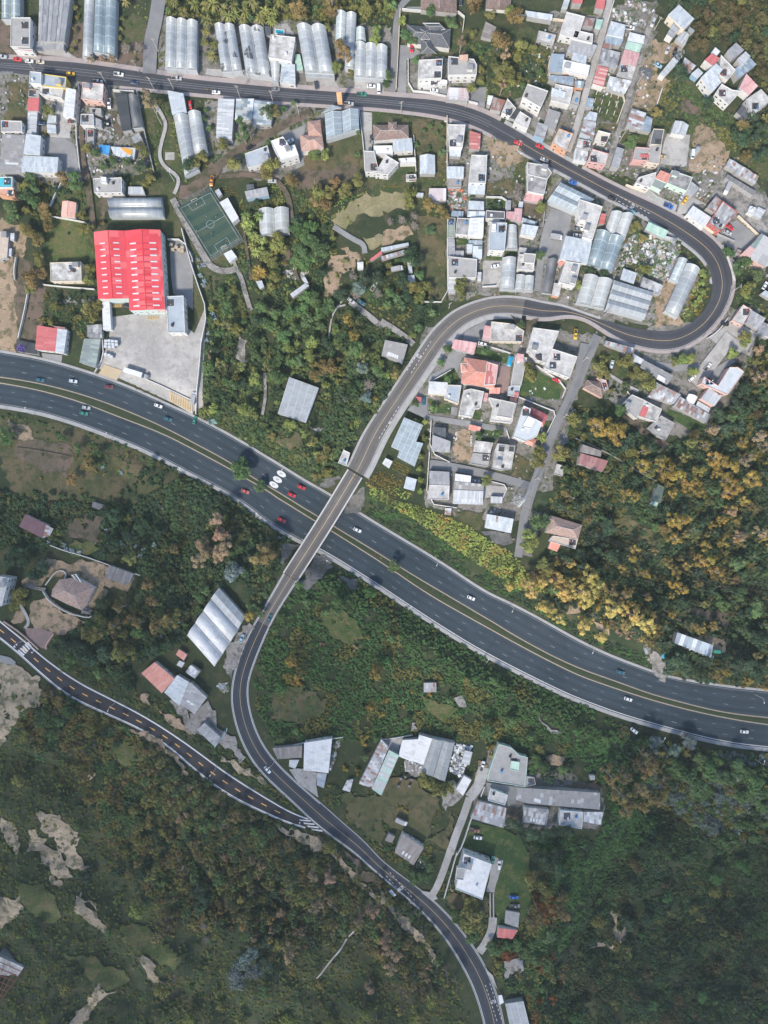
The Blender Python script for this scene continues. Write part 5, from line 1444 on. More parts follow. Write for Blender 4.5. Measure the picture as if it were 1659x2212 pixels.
GN = {'pale': ((.27,.235,.14),(.15,.155,.065),(.20,.175,.115)), 'verg': ((.10,.102,.108),(.14,.14,.14),(.07,.072,.06)), 'soil': ((.15,.11,.088),(.10,.085,.06),(.045,.052,.026)), 'gras': ((.035,.060,.020),(.070,.080,.030),(.11,.092,.055)), 'dgras': ((.020,.042,.017),(.036,.058,.020),(.07,.07,.04)),
 'turf': ((.028,.066,.020),(.05,.085,.025),(.10,.11,.04)), 'dry': ((.125,.10,.055),(.065,.075,.030),(.035,.052,.022)), 'sand': ((.36,.27,.19),(.25,.19,.13),(.07,.075,.035)),
 'lawn': ((.055,.085,.022),(.10,.115,.04),(.14,.115,.055)), 'cliff': ((.42,.34,.25),(.24,.20,.145),(.06,.072,.032)), 'grav': ((.22,.21,.20),(.29,.28,.27),(.10,.10,.09)), 'yard': ((.15,.14,.13),(.23,.22,.21),(.055,.075,.03)), 'conc': ((.38,.375,.37),(.30,.295,.29),(.27,.265,.255))}
def gmat(k):
    if k in GN: return natmat(k, *GN[k])
    b, a = GC[k]
    return stain('ground_'+k, b, a, .9, .12 if k != 'conc' else .09, .95, tuple(x*.45 for x in b), .4 if k not in ('conc','asph','asphl') else .15)
def terrain_mat():
    m, nt, b = newmat('ground_wild'); N = NB(nt); t = N.n('TexCoord'); v = t.outputs['Object']
    f = N.ramp(N.noise(v, .035, 6, .6), .4, .6); c = N.mix(f, (.018,.035,.014), (.042,.056,.022))
    f = N.ramp(N.noise(v, .16, 5, .65), .5, .66); c = N.mix(N.math('MULTIPLY', f, .8), c, (.085,.075,.042))
    f = N.ramp(N.noise(v, .9, 4, .7), .45, .62); c = N.mix(N.math('MULTIPLY', f, .6), c, (.018,.026,.012))
    N.l(c, b.inputs['Base Color']); b.inputs['Roughness'].default_value = 1; return m
ex = [-4000,-1500,-700,-400,-280]; X = np.r_[ex, gx, [-e for e in ex[::-1]]]; Y = np.r_[[-4000,-1500,-700,-420,-330], gy, [330,420,700,1500,4000]]
nx, ny = len(X), len(Y); V = []
for j in range(ny):
    for i in range(nx):
        V.append((X[i], Y[j], hgt(min(max(X[i], gx[0]), gx[-1]), min(max(Y[j], gy[0]), gy[-1]))))
F = []
for j in range(ny-1):
    for i in range(nx-1):
        a = j*nx+i; F += [(a, a+1, a+nx+1), (a, a+nx+1, a+nx)]
struct(obj('ground', mesh('ground', V, F, terrain_mat(), smooth_=False)))
import bmesh
def drape(name, poly, mat, off, jit=0.0, seed=0):
    """flat polygon cut along the terrain's own grid lines and laid on it"""
    if jit:
        L = np.array(list(poly)+[poly[0]]); q = []
        for a, b in zip(L[:-1], L[1:]):
            n = max(1, int(np.hypot(*(b-a))/1.5))
            for k in range(n):
                p = a+(b-a)*k/n; q.append(tuple(p[i]+jit*(mnoise.noise(Vector((p[0]*.42, p[1]*.42, seed+9*i)))+1.1*mnoise.noise(Vector((p[0]*.13, p[1]*.13, seed+5+9*i)))) for i in (0, 1)))
        poly = q
    poly = [p for i, p in enumerate(poly) if i == 0 or math.hypot(p[0]-poly[i-1][0], p[1]-poly[i-1][1]) > .05]
    poly = ccw([(min(max(p[0], -229), 229), min(max(p[1], -291), 291)) for p in poly])
    bm = bmesh.new(); vs = [bm.verts.new((x, y, 0)) for x, y in poly]
    es = [bm.edges.new((vs[i], vs[(i+1)%len(vs)])) for i in range(len(vs))]
    bmesh.ops.triangle_fill(bm, edges=es, use_beauty=True, use_dissolve=False)
    if not bm.faces: bm.free(); return None
    xs = [p[0] for p in poly]; ys = [p[1] for p in poly]
    z = [hgt(x, y) for x, y in poly]
    x0 = int((min(xs)-gx[0])//STEP); x1 = int((max(xs)-gx[0])//STEP)+1; y0 = int((min(ys)-gy[0])//STEP); y1 = int((max(ys)-gy[0])//STEP)+1
    sub = GZ[max(y0,0):y1+2, max(x0,0):x1+2]
    if sub.size and (sub.max()-sub.min()) > .02:
        def cut(co, no):
            g = bm.verts[:]+bm.edges[:]+bm.faces[:]
            bmesh.ops.bisect_plane(bm, geom=g, dist=1e-5, plane_co=co, plane_no=no)
        for i in range(x0, x1+1): cut((gx[0]+i*STEP, 0, 0), (1, 0, 0))
        for j in range(y0, y1+1): cut((0, gy[0]+j*STEP, 0), (0, 1, 0))
        for k in range(x0-y1, x1-y0+1): cut((gx[0]+k*STEP, gy[0], 0), (1, -1, 0))
    for v in bm.verts: v.co.z = hgt(v.co.x, v.co.y)+off
    for f in bm.faces:
        f.normal_update()
        if f.normal.z < 0: f.normal_flip()
    me = bpy.data.meshes.new(name); bm.to_mesh(me); bm.free(); me.materials.append(mat)
    return struct(obj(name, me))
OCC = {}   # raster masks for planting: 0.5 m cells
mx = np.arange(-225, 225, .5); my = np.arange(-285, 285, .5)
HARD = np.zeros((len(my), len(mx)), bool); SOFT = np.zeros(HARD.shape, np.float32)
SP = dict(sand=.1, cliff=.14, pale=.04, dry=.3, soil=.12, lawn=.12, turf=.03, gras=0, dgras=0, yard=0)
def raster(M, poly, grow=0.0, val=None):
    p = np.asarray(poly, float)
    if grow: p = np.array(inset(ccw([tuple(q) for q in p]), -grow))
    i0 = max(0, int((p[:,0].min()+225)/.5)); i1 = min(len(mx), int((p[:,0].max()+225)/.5)+2)
    j0 = max(0, int((p[:,1].min()+285)/.5)); j1 = min(len(my), int((p[:,1].max()+285)/.5)+2)
    if i1 <= i0 or j1 <= j0: return
    a, b = np.meshgrid(mx[i0:i1], my[j0:j1]); r = inside(np.c_[a.ravel(), b.ravel()], p).reshape(a.shape)
    if val is None: M[j0:j1, i0:i1] |= r
    else: M[j0:j1, i0:i1][r] = val
def hard_at(x, y, M=None):
    M = HARD if M is None else M
    i = int((x+225)/.5); j = int((y+285)/.5)
    return (0 <= i < len(mx) and 0 <= j < len(my)) and float(M[j, i])
_off = 0.02
for ln in GND.strip().split('\n'):
    a, nm = ln.split(';'); t = a.split(); k = t[1]; P = pts(t[0], t[2:])
    poly = [WG(u, v)[:2] for u, v in P]; _off += 0.004
    nat = k in ('soil','gras','dgras','dry','sand','cliff','lawn','yard','grav','turf','pale','verg')
    drape(nm.strip(), poly, gmat(k), _off, {True: 2.2 if k not in ('turf',) else .6, False: 0}[nat], _off*50)
    if k in ('conc','asph','grav','pvred','hatch','verg'): raster(HARD, poly)
    elif SP.get(k): raster(SOFT, poly, 0, 1-SP[k])
def strip_poly(L, w):
    L = smooth(L, 2); d = np.gradient(L, axis=0); n = np.c_[-d[:,1], d[:,0]]/np.maximum(np.hypot(*d.T), 1e-6)[:,None]
    return L+n*w/2, L-n*w/2
for ln in LANE.strip().split('\n'):
    a, nm = ln.split(';'); t = a.split(); k = t[1]; w = float(t[2])/K*S
    L = np.array([WG(u, v)[:2] for u, v in pts(t[0], t[3:])]); A, B = strip_poly(L, w); _off += 0.004
    poly = [tuple(p) for p in A]+[tuple(p) for p in B[::-1]]
    drape(nm.strip(), poly, gmat(k), _off); raster(HARD, poly)
def road_mat(name, c1, c2, lanes=2.0):
    m, nt, b = newmat(name); N = NB(nt); t = N.n('TexCoord'); uv = N.n('UVMap'); sp = N.n('SeparateXYZ'); N.l(uv.outputs[0], sp.inputs[0])
    v = t.outputs['Object']; f = N.ramp(N.noise(v, .05, 5, .6), .4, .62); c = N.mix(f, c1, c2)
    q = N.n('CombineXYZ'); N.l(N.math('MULTIPLY', sp.outputs[0], 9.0), q.inputs[0]); N.l(N.math('MULTIPLY', sp.outputs[1], .035), q.inputs[1])
    g = N.ramp(N.noise(q.outputs[0], 1.0, 4, .6), .42, .68); c = N.mix(N.math('MULTIPLY', g, .5), c, tuple(x*1.75 for x in c1))
    lw = N.math('ABSOLUTE', N.math('SUBTRACT', N.math('FRACT', N.math('MULTIPLY', sp.outputs[0], lanes)), .5)); c = N.mix(N.math('MULTIPLY', N.ramp(lw, .25, 0.0), .38), c, tuple(x*.55 for x in c1))
    k_ = N.ramp(N.noise(v, .11, 6, .75), .56, .6); c = N.mix(N.math('MULTIPLY', k_, .22), c, tuple(x*1.8 for x in c1))
    h = N.ramp(N.noise(v, 1.8, 4, .7), .55, .7); c = N.mix(N.math('MULTIPLY', h, .3), c, tuple(x*.55 for x in c1))
    N.l(c, b.inputs['Base Color']); b.inputs['Roughness'].default_value = .9; b.inputs['Specular IOR Level'].default_value = .25; return m
RM = road_mat('asphalt_main', (.046,.049,.060), (.060,.064,.075)); RB = road_mat('asphalt_bridge', (.108,.104,.103), (.128,.123,.121))
RH = road_mat('asphalt_hill', (.036,.036,.042), (.048,.047,.052)); RW = road_mat('asphalt_highway', (.028,.043,.057), (.041,.055,.070), 3.0); RL = road_mat('asphalt_lower', (.038,.045,.058), (.052,.058,.07))
WHM = stain('paint_white', (.62,.64,.66), (.4,.42,.44), .6, .8, .7); YEM = stain('paint_yellow', (.60,.42,.18), (.4,.33,.2), .6, .8, .7); FADE = stain('paint_faded', (.27,.29,.32), (.16,.18,.2), .8, .6, .8)
PTW = stain('paint_worn', (.42,.45,.48), (.2,.23,.26), .9, .6, .8)
PAVP = stain('pavement_pink', (.33,.285,.28), (.27,.245,.24), .6, .25, .9, damt=.25); PAVG = stain('pavement_grey', (.33,.335,.34), (.25,.25,.25), .6, .2, .9, damt=.3); KERB = stain('kerb', (.38,.38,.38), (.3,.3,.3), .5)
def pair(a, b, n):
    A = resample(a, n*3); B = resample(b, n*3); out = []; j = 0
    C = resample(mid(a, b, n), n)
    C = smooth(C, 1); C = resample(C, n)
    d = np.gradient(C, axis=0); nn = np.c_[-d[:,1], d[:,0]]/np.maximum(np.hypot(*d.T), 1e-6)[:,None]
    # half widths by nearest distance to each edge, smoothed
    wa = np.array([np.hypot(*(A-c).T).min() for c in C]); wb = np.array([np.hypot(*(B-c).T).min() for c in C])
    ker = np.ones(9)/9
    w = (wa+wb)/2; w = np.convolve(np.pad(w, 4, 'edge'), ker, 'valid')
    return C, nn, w
def side_of(C, nn, a):
    A = resample(a, 200); c = C[len(C)//2]; i = np.hypot(*(A-c).T).argmin(); return 1 if (A[i]-c)@nn[len(C)//2] > 0 else -1
class Road:
    def __init__(s, name, a, b, n, zf, mat):
        s.C, s.N, s.w = pair(a, b, n); s.N = s.N*side_of(s.C, s.N, a); s.zf = zf   # +N = edge a side
        s.n = n; s.L = np.r_[0, np.cumsum(np.hypot(*np.diff(s.C, axis=0).T))]
        s.o = s.strip(name, lambda i: -s.w[i], lambda i: s.w[i], 0, mat, skirt=.5); struct(s.o)
        A = s.C+s.N*s.w[:,None]; B = s.C-s.N*s.w[:,None]; raster(HARD, np.vstack([A, B[::-1]]), .6)
    def at(s, d):
        x = np.interp(d, s.L, s.C[:,0]); y = np.interp(d, s.L, s.C[:,1]); nxx = np.interp(d, s.L, s.N[:,0]); nyy = np.interp(d, s.L, s.N[:,1]); w = np.interp(d, s.L, s.w); return x, y, nxx, nyy, w
    def strip(s, name, f0, f1, up, mat, d0=None, d1=None, skirt=0, parent=None, h=0):
        idx = range(s.n); V = []; F = []; UV = []; k = 0
        for i in idx:
            if d0 is not None and (s.L[i] < d0 or s.L[i] > d1): continue
            for f in (f0(i), f1(i)):
                p = s.C[i]+s.N[i]*f; V.append((p[0], p[1], float(s.zf(p[0]))+up)); UV.append(((f/s.w[i]+1)/2, s.L[i]))
            k += 1
        F = [(2*i, 2*i+1, 2*i+3, 2*i+2) for i in range(k-1)]
        cross = (Vector(V[1])-Vector(V[0])).cross(Vector(V[2])-Vector(V[0])).z
        if cross < 0: F = [f[::-1] for f in F]
        if skirt:
            m = len(V); V += [(x, y, z-skirt) for x, y, z in V]; UV += UV
            for i in range(k-1):
                F += [(2*i, 2*i+2, m+2*i+2, m+2*i), (2*i+3, 2*i+1, m+2*i+1, m+2*i+3)]
        return obj(name, mesh(name, V, F, mat, uv=UV), parent)
    def line(s, off, width, mat, dash=None, d0=0, d1=None, name='lane_marking', up=.012):
        """off: fraction of half width (or callable)"""
        d1 = s.L[-1] if d1 is None else d1; V = []; F = []
        segs = [(d0, d1)] if not dash else [(q, min(q+dash[0], d1)) for q in np.arange(d0, d1, dash[0]+dash[1])]
        for a, b in segs:
            m = max(2, int((b-a)/2.5)+1); n0 = len(V)
            for d in np.linspace(a, b, m):
                x, y, p, q, w = s.at(d); o = off*w
                for e in (-width/2, width/2): V.append((x+p*(o+e), y+q*(o+e), float(s.zf(x+p*o))+up))
            for i in range(m-1): F.append((n0+2*i, n0+2*i+1, n0+2*i+3, n0+2*i+2))
        if not V: return
        a, b, c = Vector(V[0]), Vector(V[1]), Vector(V[2])
        if (b-a).cross(c-a).z < 0: F = [f[::-1] for f in F]
        return obj(name, mesh(name, V, F, mat), s.o)
zero = lambda x: 0.08
zh = lambda x: float(zhw(x))+.05
def trim(e, k0=0, k1=None): return e[k0:k1]
MR = Road('main_road', *ROADS['main_road'], 300, zero, RM)
LR = Road('lower_road', *ROADS['lower_road'], 200, zero, RL)
HR = Road('hill_road', *ROADS['hill_road'], 120, lambda x: .07, RH)
NH = Road('highway', HWN[0][:,:2], HWN[1][:,:2], 200, zh, RW)
SH = Road('highway', HWS[0][:,:2], HWS[1][:,:2], 200, zh, RW)
# lines
MR.line(0, .16, YEM, d0=MR.L[-1]*.42); MR.line(.02, .14, FADE, d0=MR.L[-1]*.2, d1=MR.L[-1]*.42); MR.line(.04, .14, FADE, d0=0, d1=150); MR.line(-.3, .12, FADE, d1=260); MR.line(.35, .12, FADE, d1=260)
MR.line(.93, .15, WHM, d0=MR.L[-1]*.62); MR.line(-.95, .13, WHM, d0=MR.L[-1]*.45, d1=MR.L[-1]*.6)
LR.line(-.03, .16, YEM); LR.line(.93, .26, WHM); LR.line(-.93, .26, WHM, d1=LR.L[-1]*.48); LR.line(-.93, .2, WHM, d0=LR.L[-1]*.72)
OR_ = flat('paint_orange', (.78,.42,.10)); HR.line(0, .42, OR_, dash=(3.2, 4.6), d0=4, d1=HR.L[-1]-12); HW_ = flat('paint_fresh', (.8,.82,.84)); HR.line(.93, .34, HW_); HR.line(-.93, .34, HW_)
for R_ in (NH, SH):
    R_.line(.34, .12, FADE, dash=(2.2, 8)); R_.line(-.34, .13, PTW, dash=(2.6, 11), d0=3)
NH.line(.9, .14, FADE); NH.line(-.97, .16, YEM); SH.line(.975, .16, YEM); SH.line(-.9, .34, WHM, d0=SH.L[-1]*.40); SH.line(-.9, .2, FADE, d1=SH.L[-1]*.40)
struct(MR.strip('road_resurfaced', lambda i: -MR.w[i], lambda i: MR.w[i], .006, RB, MR.L[-1]*.80, MR.L[-1])); struct(LR.strip('road_resurfaced', lambda i: -LR.w[i], lambda i: LR.w[i], .006, RB, 0, LR.L[-1]*.10))
# kerbs / shoulders / pavements
def side(R_, s, a, b, up, mat, nm, d0=0, d1=None, th=.3):
    d1 = R_.L[-1] if d1 is None else d1
    o = R_.strip(nm, lambda i: s*(R_.w[i]+a), lambda i: s*(R_.w[i]+b), up, mat, d0, d1, skirt=th); struct(o)
    k = (R_.L >= d0) & (R_.L <= d1); A = (R_.C+R_.N*(s*(R_.w+a))[:,None])[k]; B = (R_.C+R_.N*(s*(R_.w+b))[:,None])[k]
    raster(HARD, np.vstack([A, B[::-1]])); return o
Lm = MR.L[-1]
side(MR, 1, .02, 2.4, .10, PAVP, 'pavement', 0, Lm*.40); side(MR, -1, .02, 1.8, .10, PAVP, 'pavement', Lm*.10, Lm*.40)
side(MR, 1, .02, 2.0, .10, PAVG, 'pavement', Lm*.40, Lm*.47); side(MR, 1, .02, 1.7, .10, PAVP, 'pavement', Lm*.47, Lm*.80)
side(MR, 1, .02, 2.6, .10, PAVG, 'pavement', Lm*.80, Lm*1.0); side(MR, -1, .02, 1.2, .08, PAVG, 'pavement', Lm*.42, Lm*.62)
side(MR, -1, .02, 1.2, .10, PAVG, 'pavement', Lm*.74, Lm*1.0)
side(LR, 1, .02, .5, .03, PAVG, 'roadside_strip'); side(LR, -1, .02, .5, .03, PAVG, 'roadside_strip')
side(HR, -1, .02, .55, .05, KERB, 'kerb'); side(HR, 1, .02, .3, .05, KERB, 'kerb')
side(NH, 1, .02, 1.3, .06, PAVG, 'highway_shoulder'); side(SH, -1, .02, 1.9, .06, PAVG, 'highway_shoulder')
side(NH, -1, .02, .22, .14, KERB, 'median_kerb'); side(SH, 1, .02, .22, .14, KERB, 'median_kerb')
# hedge/grass median is terrain; give it a dry grass sheet
A = NH.C-NH.N*(NH.w+.3)[:,None]; B = SH.C+SH.N*(SH.w+.3)[:,None]
j = [int(np.hypot(*(B-a).T).argmin()) for a in A]
Vm = []; 
for i in range(len(A)):
    b = B[j[i]]; Vm += [(A[i][0], A[i][1], zh(A[i][0])+.05), ((A[i][0]+b[0])/2, (A[i][1]+b[1])/2, zh(A[i][0])+.22), (b[0], b[1], zh(b[0])+.05)]
Fm = []
for i in range(len(A)-1): Fm += [(3*i, 3*i+1, 3*i+4, 3*i+3), (3*i+1, 3*i+2, 3*i+5, 3*i+4)]
struct(obj('median', mesh('median', Vm, [f[::-1] for f in Fm], stain('median_grass', (.026,.042,.018), (.045,.048,.026), .8, .15, 1, (.025,.035,.015), .5))))
# hatchings, crossings, lettering on the road
def mark(t, P, parent, mat=WHM, up=.03, name='road_marking', z=.08):
    me = MB()
    for poly in P:
        q = ccw([W(*src(t, *p), z) for p in poly]); me.add([(x, y, z+up) for x, y in q], [tuple(range(len(q)))])
    return me.build(name, mat, parent)
mark('R', [[(935,1193),(1030,1200),(1035,1211),(942,1204)],[(970,1219),(1062,1228),(1068,1241),(978,1232)],[(1000,1245),(1100,1256),(1106,1270),(1012,1258)],[(1036,1272),(1130,1284),(1138,1298),(1050,1286)],[(933,1215),(943,1215),(944,1228),(934,1228)],[(935,1238),(945,1238),(946,1252),(936,1252)]], HR.o)
mark('R', [[(1040,1190),(1165,1290),(1160,1302),(1100,1255),(1036,1197)]], HR.o)
mark('M', [[(150+i*20,1205-i*17),(162+i*20,1195-i*17),(213+i*16,1240-i*17),(202+i*16,1250-i*17)] for i in range(5)], HR.o)
mark('M', [[(118,1170),(128,1165),(136,1174),(126,1180)],[(133,1150),(143,1146),(152,1156),(142,1162)],[(265,1218),(276,1213),(284,1222),(274,1228)],[(282,1200),(292,1196),(300,1206),(290,1212)]], HR.o)
def stripes(t, q, n, mat, name, parent=None, up=.3):
    """n bars inside quad q (p0-p1 is the run of the bars)"""
    p = [np.array(WG(*src(t, *a))[:2]) for a in q]; m = MB()
    for k in range(n):
        a, b = (k+.15)/n, (k+.6)/n
        c = [p[0]+(p[1]-p[0])*a, p[0]+(p[1]-p[0])*b, p[3]+(p[2]-p[3])*b, p[3]+(p[2]-p[3])*a]
        c = ccw([tuple(x) for x in c]); m.add([(x, y, hgt(x, y)+up) for x, y in c], [(0,1,2,3)])
    return m.build(name, mat, parent)
for q, n in (([(905,212),(1058,262),(1005,345),(848,290)], 11), ([(1458,432),(1659,540),(1659,630),(1470,530)], 13)):
    struct(stripes('I', q, n, YEM, 'hatched_marking', up=.72))
for q, n in (([(970,1155),(1070,1150),(1070,1180),(970,1185)], 6), ([(1262,1258),(1370,1255),(1370,1285),(1264,1288)], 7)):
    struct(stripes('E', q, n, YEM, 'loading_marking', up=.62))
struct(stripes('A', [(20,612),(118,618),(118,636),(20,632)], 9, FADE, 'speed_hump_marking', up=.25))
FONT = None
def text(s, size, mat, parent=None, name='lettering', sx=1, sy=1, ext=.01):
    c = bpy.data.curves.new(name, 'FONT'); c.body = s; c.size = size; c.align_x = 'CENTER'; c.align_y = 'CENTER'; c.extrude = ext
    t = bpy.data.objects.new(name, c); COL.objects.link(t)
    dg = bpy.context.evaluated_depsgraph_get(); me = bpy.data.meshes.new_from_object(t.evaluated_get(dg)); bpy.data.objects.remove(t)
    me.materials.clear(); me.materials.append(mat)
    for v in me.vertices: v.co.x *= sx; v.co.y *= sy
    o = obj(name, me, parent); return o
def bus(t, x, y, ang, parent):
    u, v = src(t, x, y); X_, Y_ = W(u, v, .1); o = text('BUS', 1.7, WHM, parent, 'bus_lettering', 1, 1.6, .004); o.location = (X_, Y_, .115); o.rotation_euler = (0, 0, math.radians(ang))
    m = MB(); L_ = 9.5; Wd = 1.25
    for i in range(9):
        for s in (1, -1):
            a = -L_+i*2.3
            if abs(a+.6) < 11: m.box(s*Wd-.12 if s > 0 else -Wd-.12, a, 0, s*Wd+.12, a+1.2, .01)
    b = m.build('dashed_marking', WHM, parent); b.location = (X_, Y_, .1); b.rotation_euler = (0, 0, math.radians(ang))
bus('K', 325, 137, -32, MR.o); bus('K', 90, 712, -212, MR.o); bus('H', 495, 312, 60, MR.o); bus('W', 172, 320, 42, LR.o); bus('W', 965, 1292, 198, LR.o)
for x, y in ((717,1242),(748,1197),(782,1148)):
    u, v = src('J', x, y); X_ = Y_ = 0; z = -7
    for _ in range(3): X_, Y_ = W(u, v, z); z = zh(X_)
    V = []; F = []; a = math.radians(-30)
    for k in range(24):
        t = 2*math.pi*k/24; p = (1.25*math.cos(t), .75*math.sin(t)); 
        for f in (1.0,): V.append((p[0]*2.1, p[1]*1.9, 0))
    d = obj('speed_disc', mesh('speed_disc', V, [tuple(range(24))], WHM), NH.o); d.location = (X_, Y_, z+.16); d.rotation_euler = (0, 0, a)
    n = text('70', 1.15, flat('paint_black', (.02,.025,.04)), NH.o, 'speed_number', .9, 1.9, .003); n.location = (X_, Y_, z+.175); n.rotation_euler = (0, 0, a-math.pi/2+math.pi)
a, b = ROADS['bridge_deck']; C_, N_, w_ = pair(a, b, 40); w_ = np.full(40, w_.mean())
br = empty('road_bridge', (C_[20][0], C_[20][1], -7), 'long grey road bridge with pale parapets crossing over both highway carriageways', 'bridge')
bl = br.location
def span(off0, off1, z0, z1, mat, nm):
    V = []; F = []
    for i in range(40):
        for o_, z in ((off0, z0), (off1, z0), (off1, z1), (off0, z1)):
            p = C_[i]+N_[i]*(o_*1.0); V.append((p[0]-bl[0], p[1]-bl[1], z-bl[2]))
    for i in range(39):
        for k in range(4): F.append((4*i+k, 4*i+(k+1)%4, 4*i+4+(k+1)%4, 4*i+4+k))
    F += [(0,1,2,3),(156,157,158,159)]
    me = mesh(nm, V, F, mat, uv=[((k%4 in (1,2))*1.0, (k//4)*1.4) for k in range(len(V))]); bm = bmesh.new(); bm.from_mesh(me); bmesh.ops.recalc_face_normals(bm, faces=bm.faces); bm.to_mesh(me); bm.free()
    return obj(nm, me, br)
wm = float(w_[0]); span(-wm, wm, -1.1, .09, RB, 'deck'); CW = stain('bridge_concrete', (.42,.42,.42), (.55,.55,.55), .5, .3)
for s in (1, -1): span(s*(wm-.35)-.35, s*(wm-.35)+.35, .10, .95, CW, 'parapet')
span(-.12, .12, .10, .105, YEM, 'centre_line')
for k in (1, 38):
    p = C_[k]; q = MB(); d = N_[k]; e = np.array([-d[1], d[0]])
    c = [p+d*wm-e*.12, p-d*wm-e*.12, p-d*wm+e*.12, p+d*wm+e*.12]; c = ccw([tuple(x-np.array(bl[:2])) for x in c])
    q.prism(c, .1-bl[2], .112-bl[2]); q.build('expansion_joint', DARKM, br)
for f in (4, 13, 20, 27, 35):
    p = C_[f]; d = N_[f]; g = hgt(*p); m = MB()
    e = np.array([-d[1], d[0]])
    for s in (-.55, .55):
        c = p+d*wm*s-np.array(bl[:2]); m.tube((c[0], c[1], g-.5-bl[2]), (c[0], c[1], -1.6-bl[2]), .55, n=10)
    c = [p+d*wm*.8-e*.7, p-d*wm*.8-e*.7, p-d*wm*.8+e*.7, p+d*wm*.8+e*.7]; m.prism(ccw([tuple(x-np.array(bl[:2])) for x in c]), -1.7-bl[2], -1.12-bl[2])
    m.build('pier', CW, br)
raster(HARD, np.vstack([C_+N_*wm, (C_-N_*wm)[::-1]]), 1.0)
WINBOX = None
def unit_win():
    global WINBOX
    if WINBOX is None:
        m = MB(); m.box(-.5, -.04, -.5, .5, .04, .5, 0); m.box(-.43, -.06, -.42, -.03, .06, .42, 1); m.box(.03, -.06, -.42, .43, .06, .42, 1)
        WINBOX = mesh('window', m.V, m.F, [FRAME, GLASS], m.I)
    return WINBOX
TANK = {}
def tank(parent, x, y, z, c='blue', r=.6):
    if c not in TANK:
        m = MB(); m.tube((0,0,.15), (0,0,1.15), .6, .6, 12); m.tube((0,0,1.15), (0,0,1.45), .6, .15, 12); m.box(-.6,-.6,0,.6,.6,.15)
        TANK[c] = mesh('water_tank', m.V, m.F, flat('tank_'+c, {'blue':(.03,.2,.45),'black':(.02,.02,.025),'white':(.6,.62,.64)}[c], .5))
    o = obj('water_tank', TANK[c], parent, (x, y, z)); o.scale = (r/.6,)*3; return o
NAMES = {'fl':('flat_roof_house','house'),'me':('sheet_roof_building','shed'),'ga':('gabled_building','house'),'hi':('hipped_house','house'),'vt':('tunnel_greenhouse','greenhouse'),'gh':('ridged_greenhouse','greenhouse'),'gp':('stepped_greenhouse','greenhouse'),'fr':('steel_frame_ruin','ruin')}
def walls_mesh(poly, z0, ztop, mat, parent, nm='wall'):
    p = inset(poly, .12); m = MB(); m.prism(p, z0, ztop); return m.build(nm, mat, parent)
def windows(poly, z0, h, parent, rng, cap=70):
    n = len(poly); cnt = 0; st = max(1, int(h/2.8))
    for i in range(n):
        a = Vector(poly[i]); b = Vector(poly[(i+1)%n]); L = (b-a).length
        if L < 3.2: continue
        k = max(1, int(L/3.0)); d = (b-a)/L
        for s in range(st):
            for q in range(k):
                if cnt >= cap or rng.random() < .18: continue
                c = a+d*(L*(q+.5)/k); door = (s == 0 and q == 0 and i == 0)
                w, hh = (1.0, 2.1) if door else (rng.choice([1.0, 1.4, 1.8]), 1.15)
                nrm = Vector((d.y, -d.x))
                c = c-nrm*.10
                o = obj('door' if door else 'window', unit_win(), parent, (c.x, c.y, z0+s*2.8+(1.05 if door else 1.65)))
                o.rotation_euler = (0, 0, math.atan2(d.y, d.x)); o.scale = (w, 1, hh); cnt += 1
def bays(P, z, n, rise, kind, mat, parent, nm='roof'):
    """P p0->p1 across, p1->p2 along. n bays"""
    p = [Vector(q) for q in P]; Wd = ((p[1]-p[0]).length+(p[2]-p[3]).length)/2; L = ((p[2]-p[1]).length+(p[3]-p[0]).length)/2
    sub = 8 if kind == 'v' else 2; V = []; UV = []; F = []; na = n*sub; nl = max(1, int(L/8))
    for j in range(nl+1):
        t = j/nl
        for i in range(na+1):
            s = i/na; q = (p[0]*(1-s)+p[1]*s)*(1-t)+(p[3]*(1-s)+p[2]*s)*t; f = (i%sub)/sub
            hh = (math.sin(math.pi*f)**.75 if kind == 'v' else 1-abs(2*f-1)) if i%sub else 0
            sag = .06*math.sin(j*2.1+i) if kind == 'v' and 0 < j < nl else 0
            V.append((q.x, q.y, z+rise*hh+sag)); UV.append((s*n if mat.name.startswith('film') else s*Wd, t*L))
    for j in range(nl):
        for i in range(na): a = j*(na+1)+i; F.append((a, a+1, a+na+2, a+na+1))
    for j in (0, nl):
        for k in range(n):
            c = [j*(na+1)+k*sub+i for i in range(sub+1)]; F.append(tuple(c))
    fz = (Vector(V[F[0][1]])-Vector(V[F[0][0]])).cross(Vector(V[F[0][2]])-Vector(V[F[0][0]])).z
    if fz < 0: F = [f[::-1] for f in F]
    o = obj(nm, mesh(nm, V, F, mat, uv=UV), parent)
    if kind == 'v':
        for i, pl in enumerate(o.data.polygons): pl.use_smooth = i < nl*na
    return o, Wd, L
def long_uv(poly):
    n = len(poly); best = max(range(n), key=lambda i: (Vector(poly[(i+1)%n])-Vector(poly[i])).length)
    a = Vector(poly[best]); d = (Vector(poly[(best+1)%n])-a).normalized(); e = Vector((-d.y, d.x)); return a, d, e
RIDGE = flat('ridge_cap', (.42,.40,.38), .8)
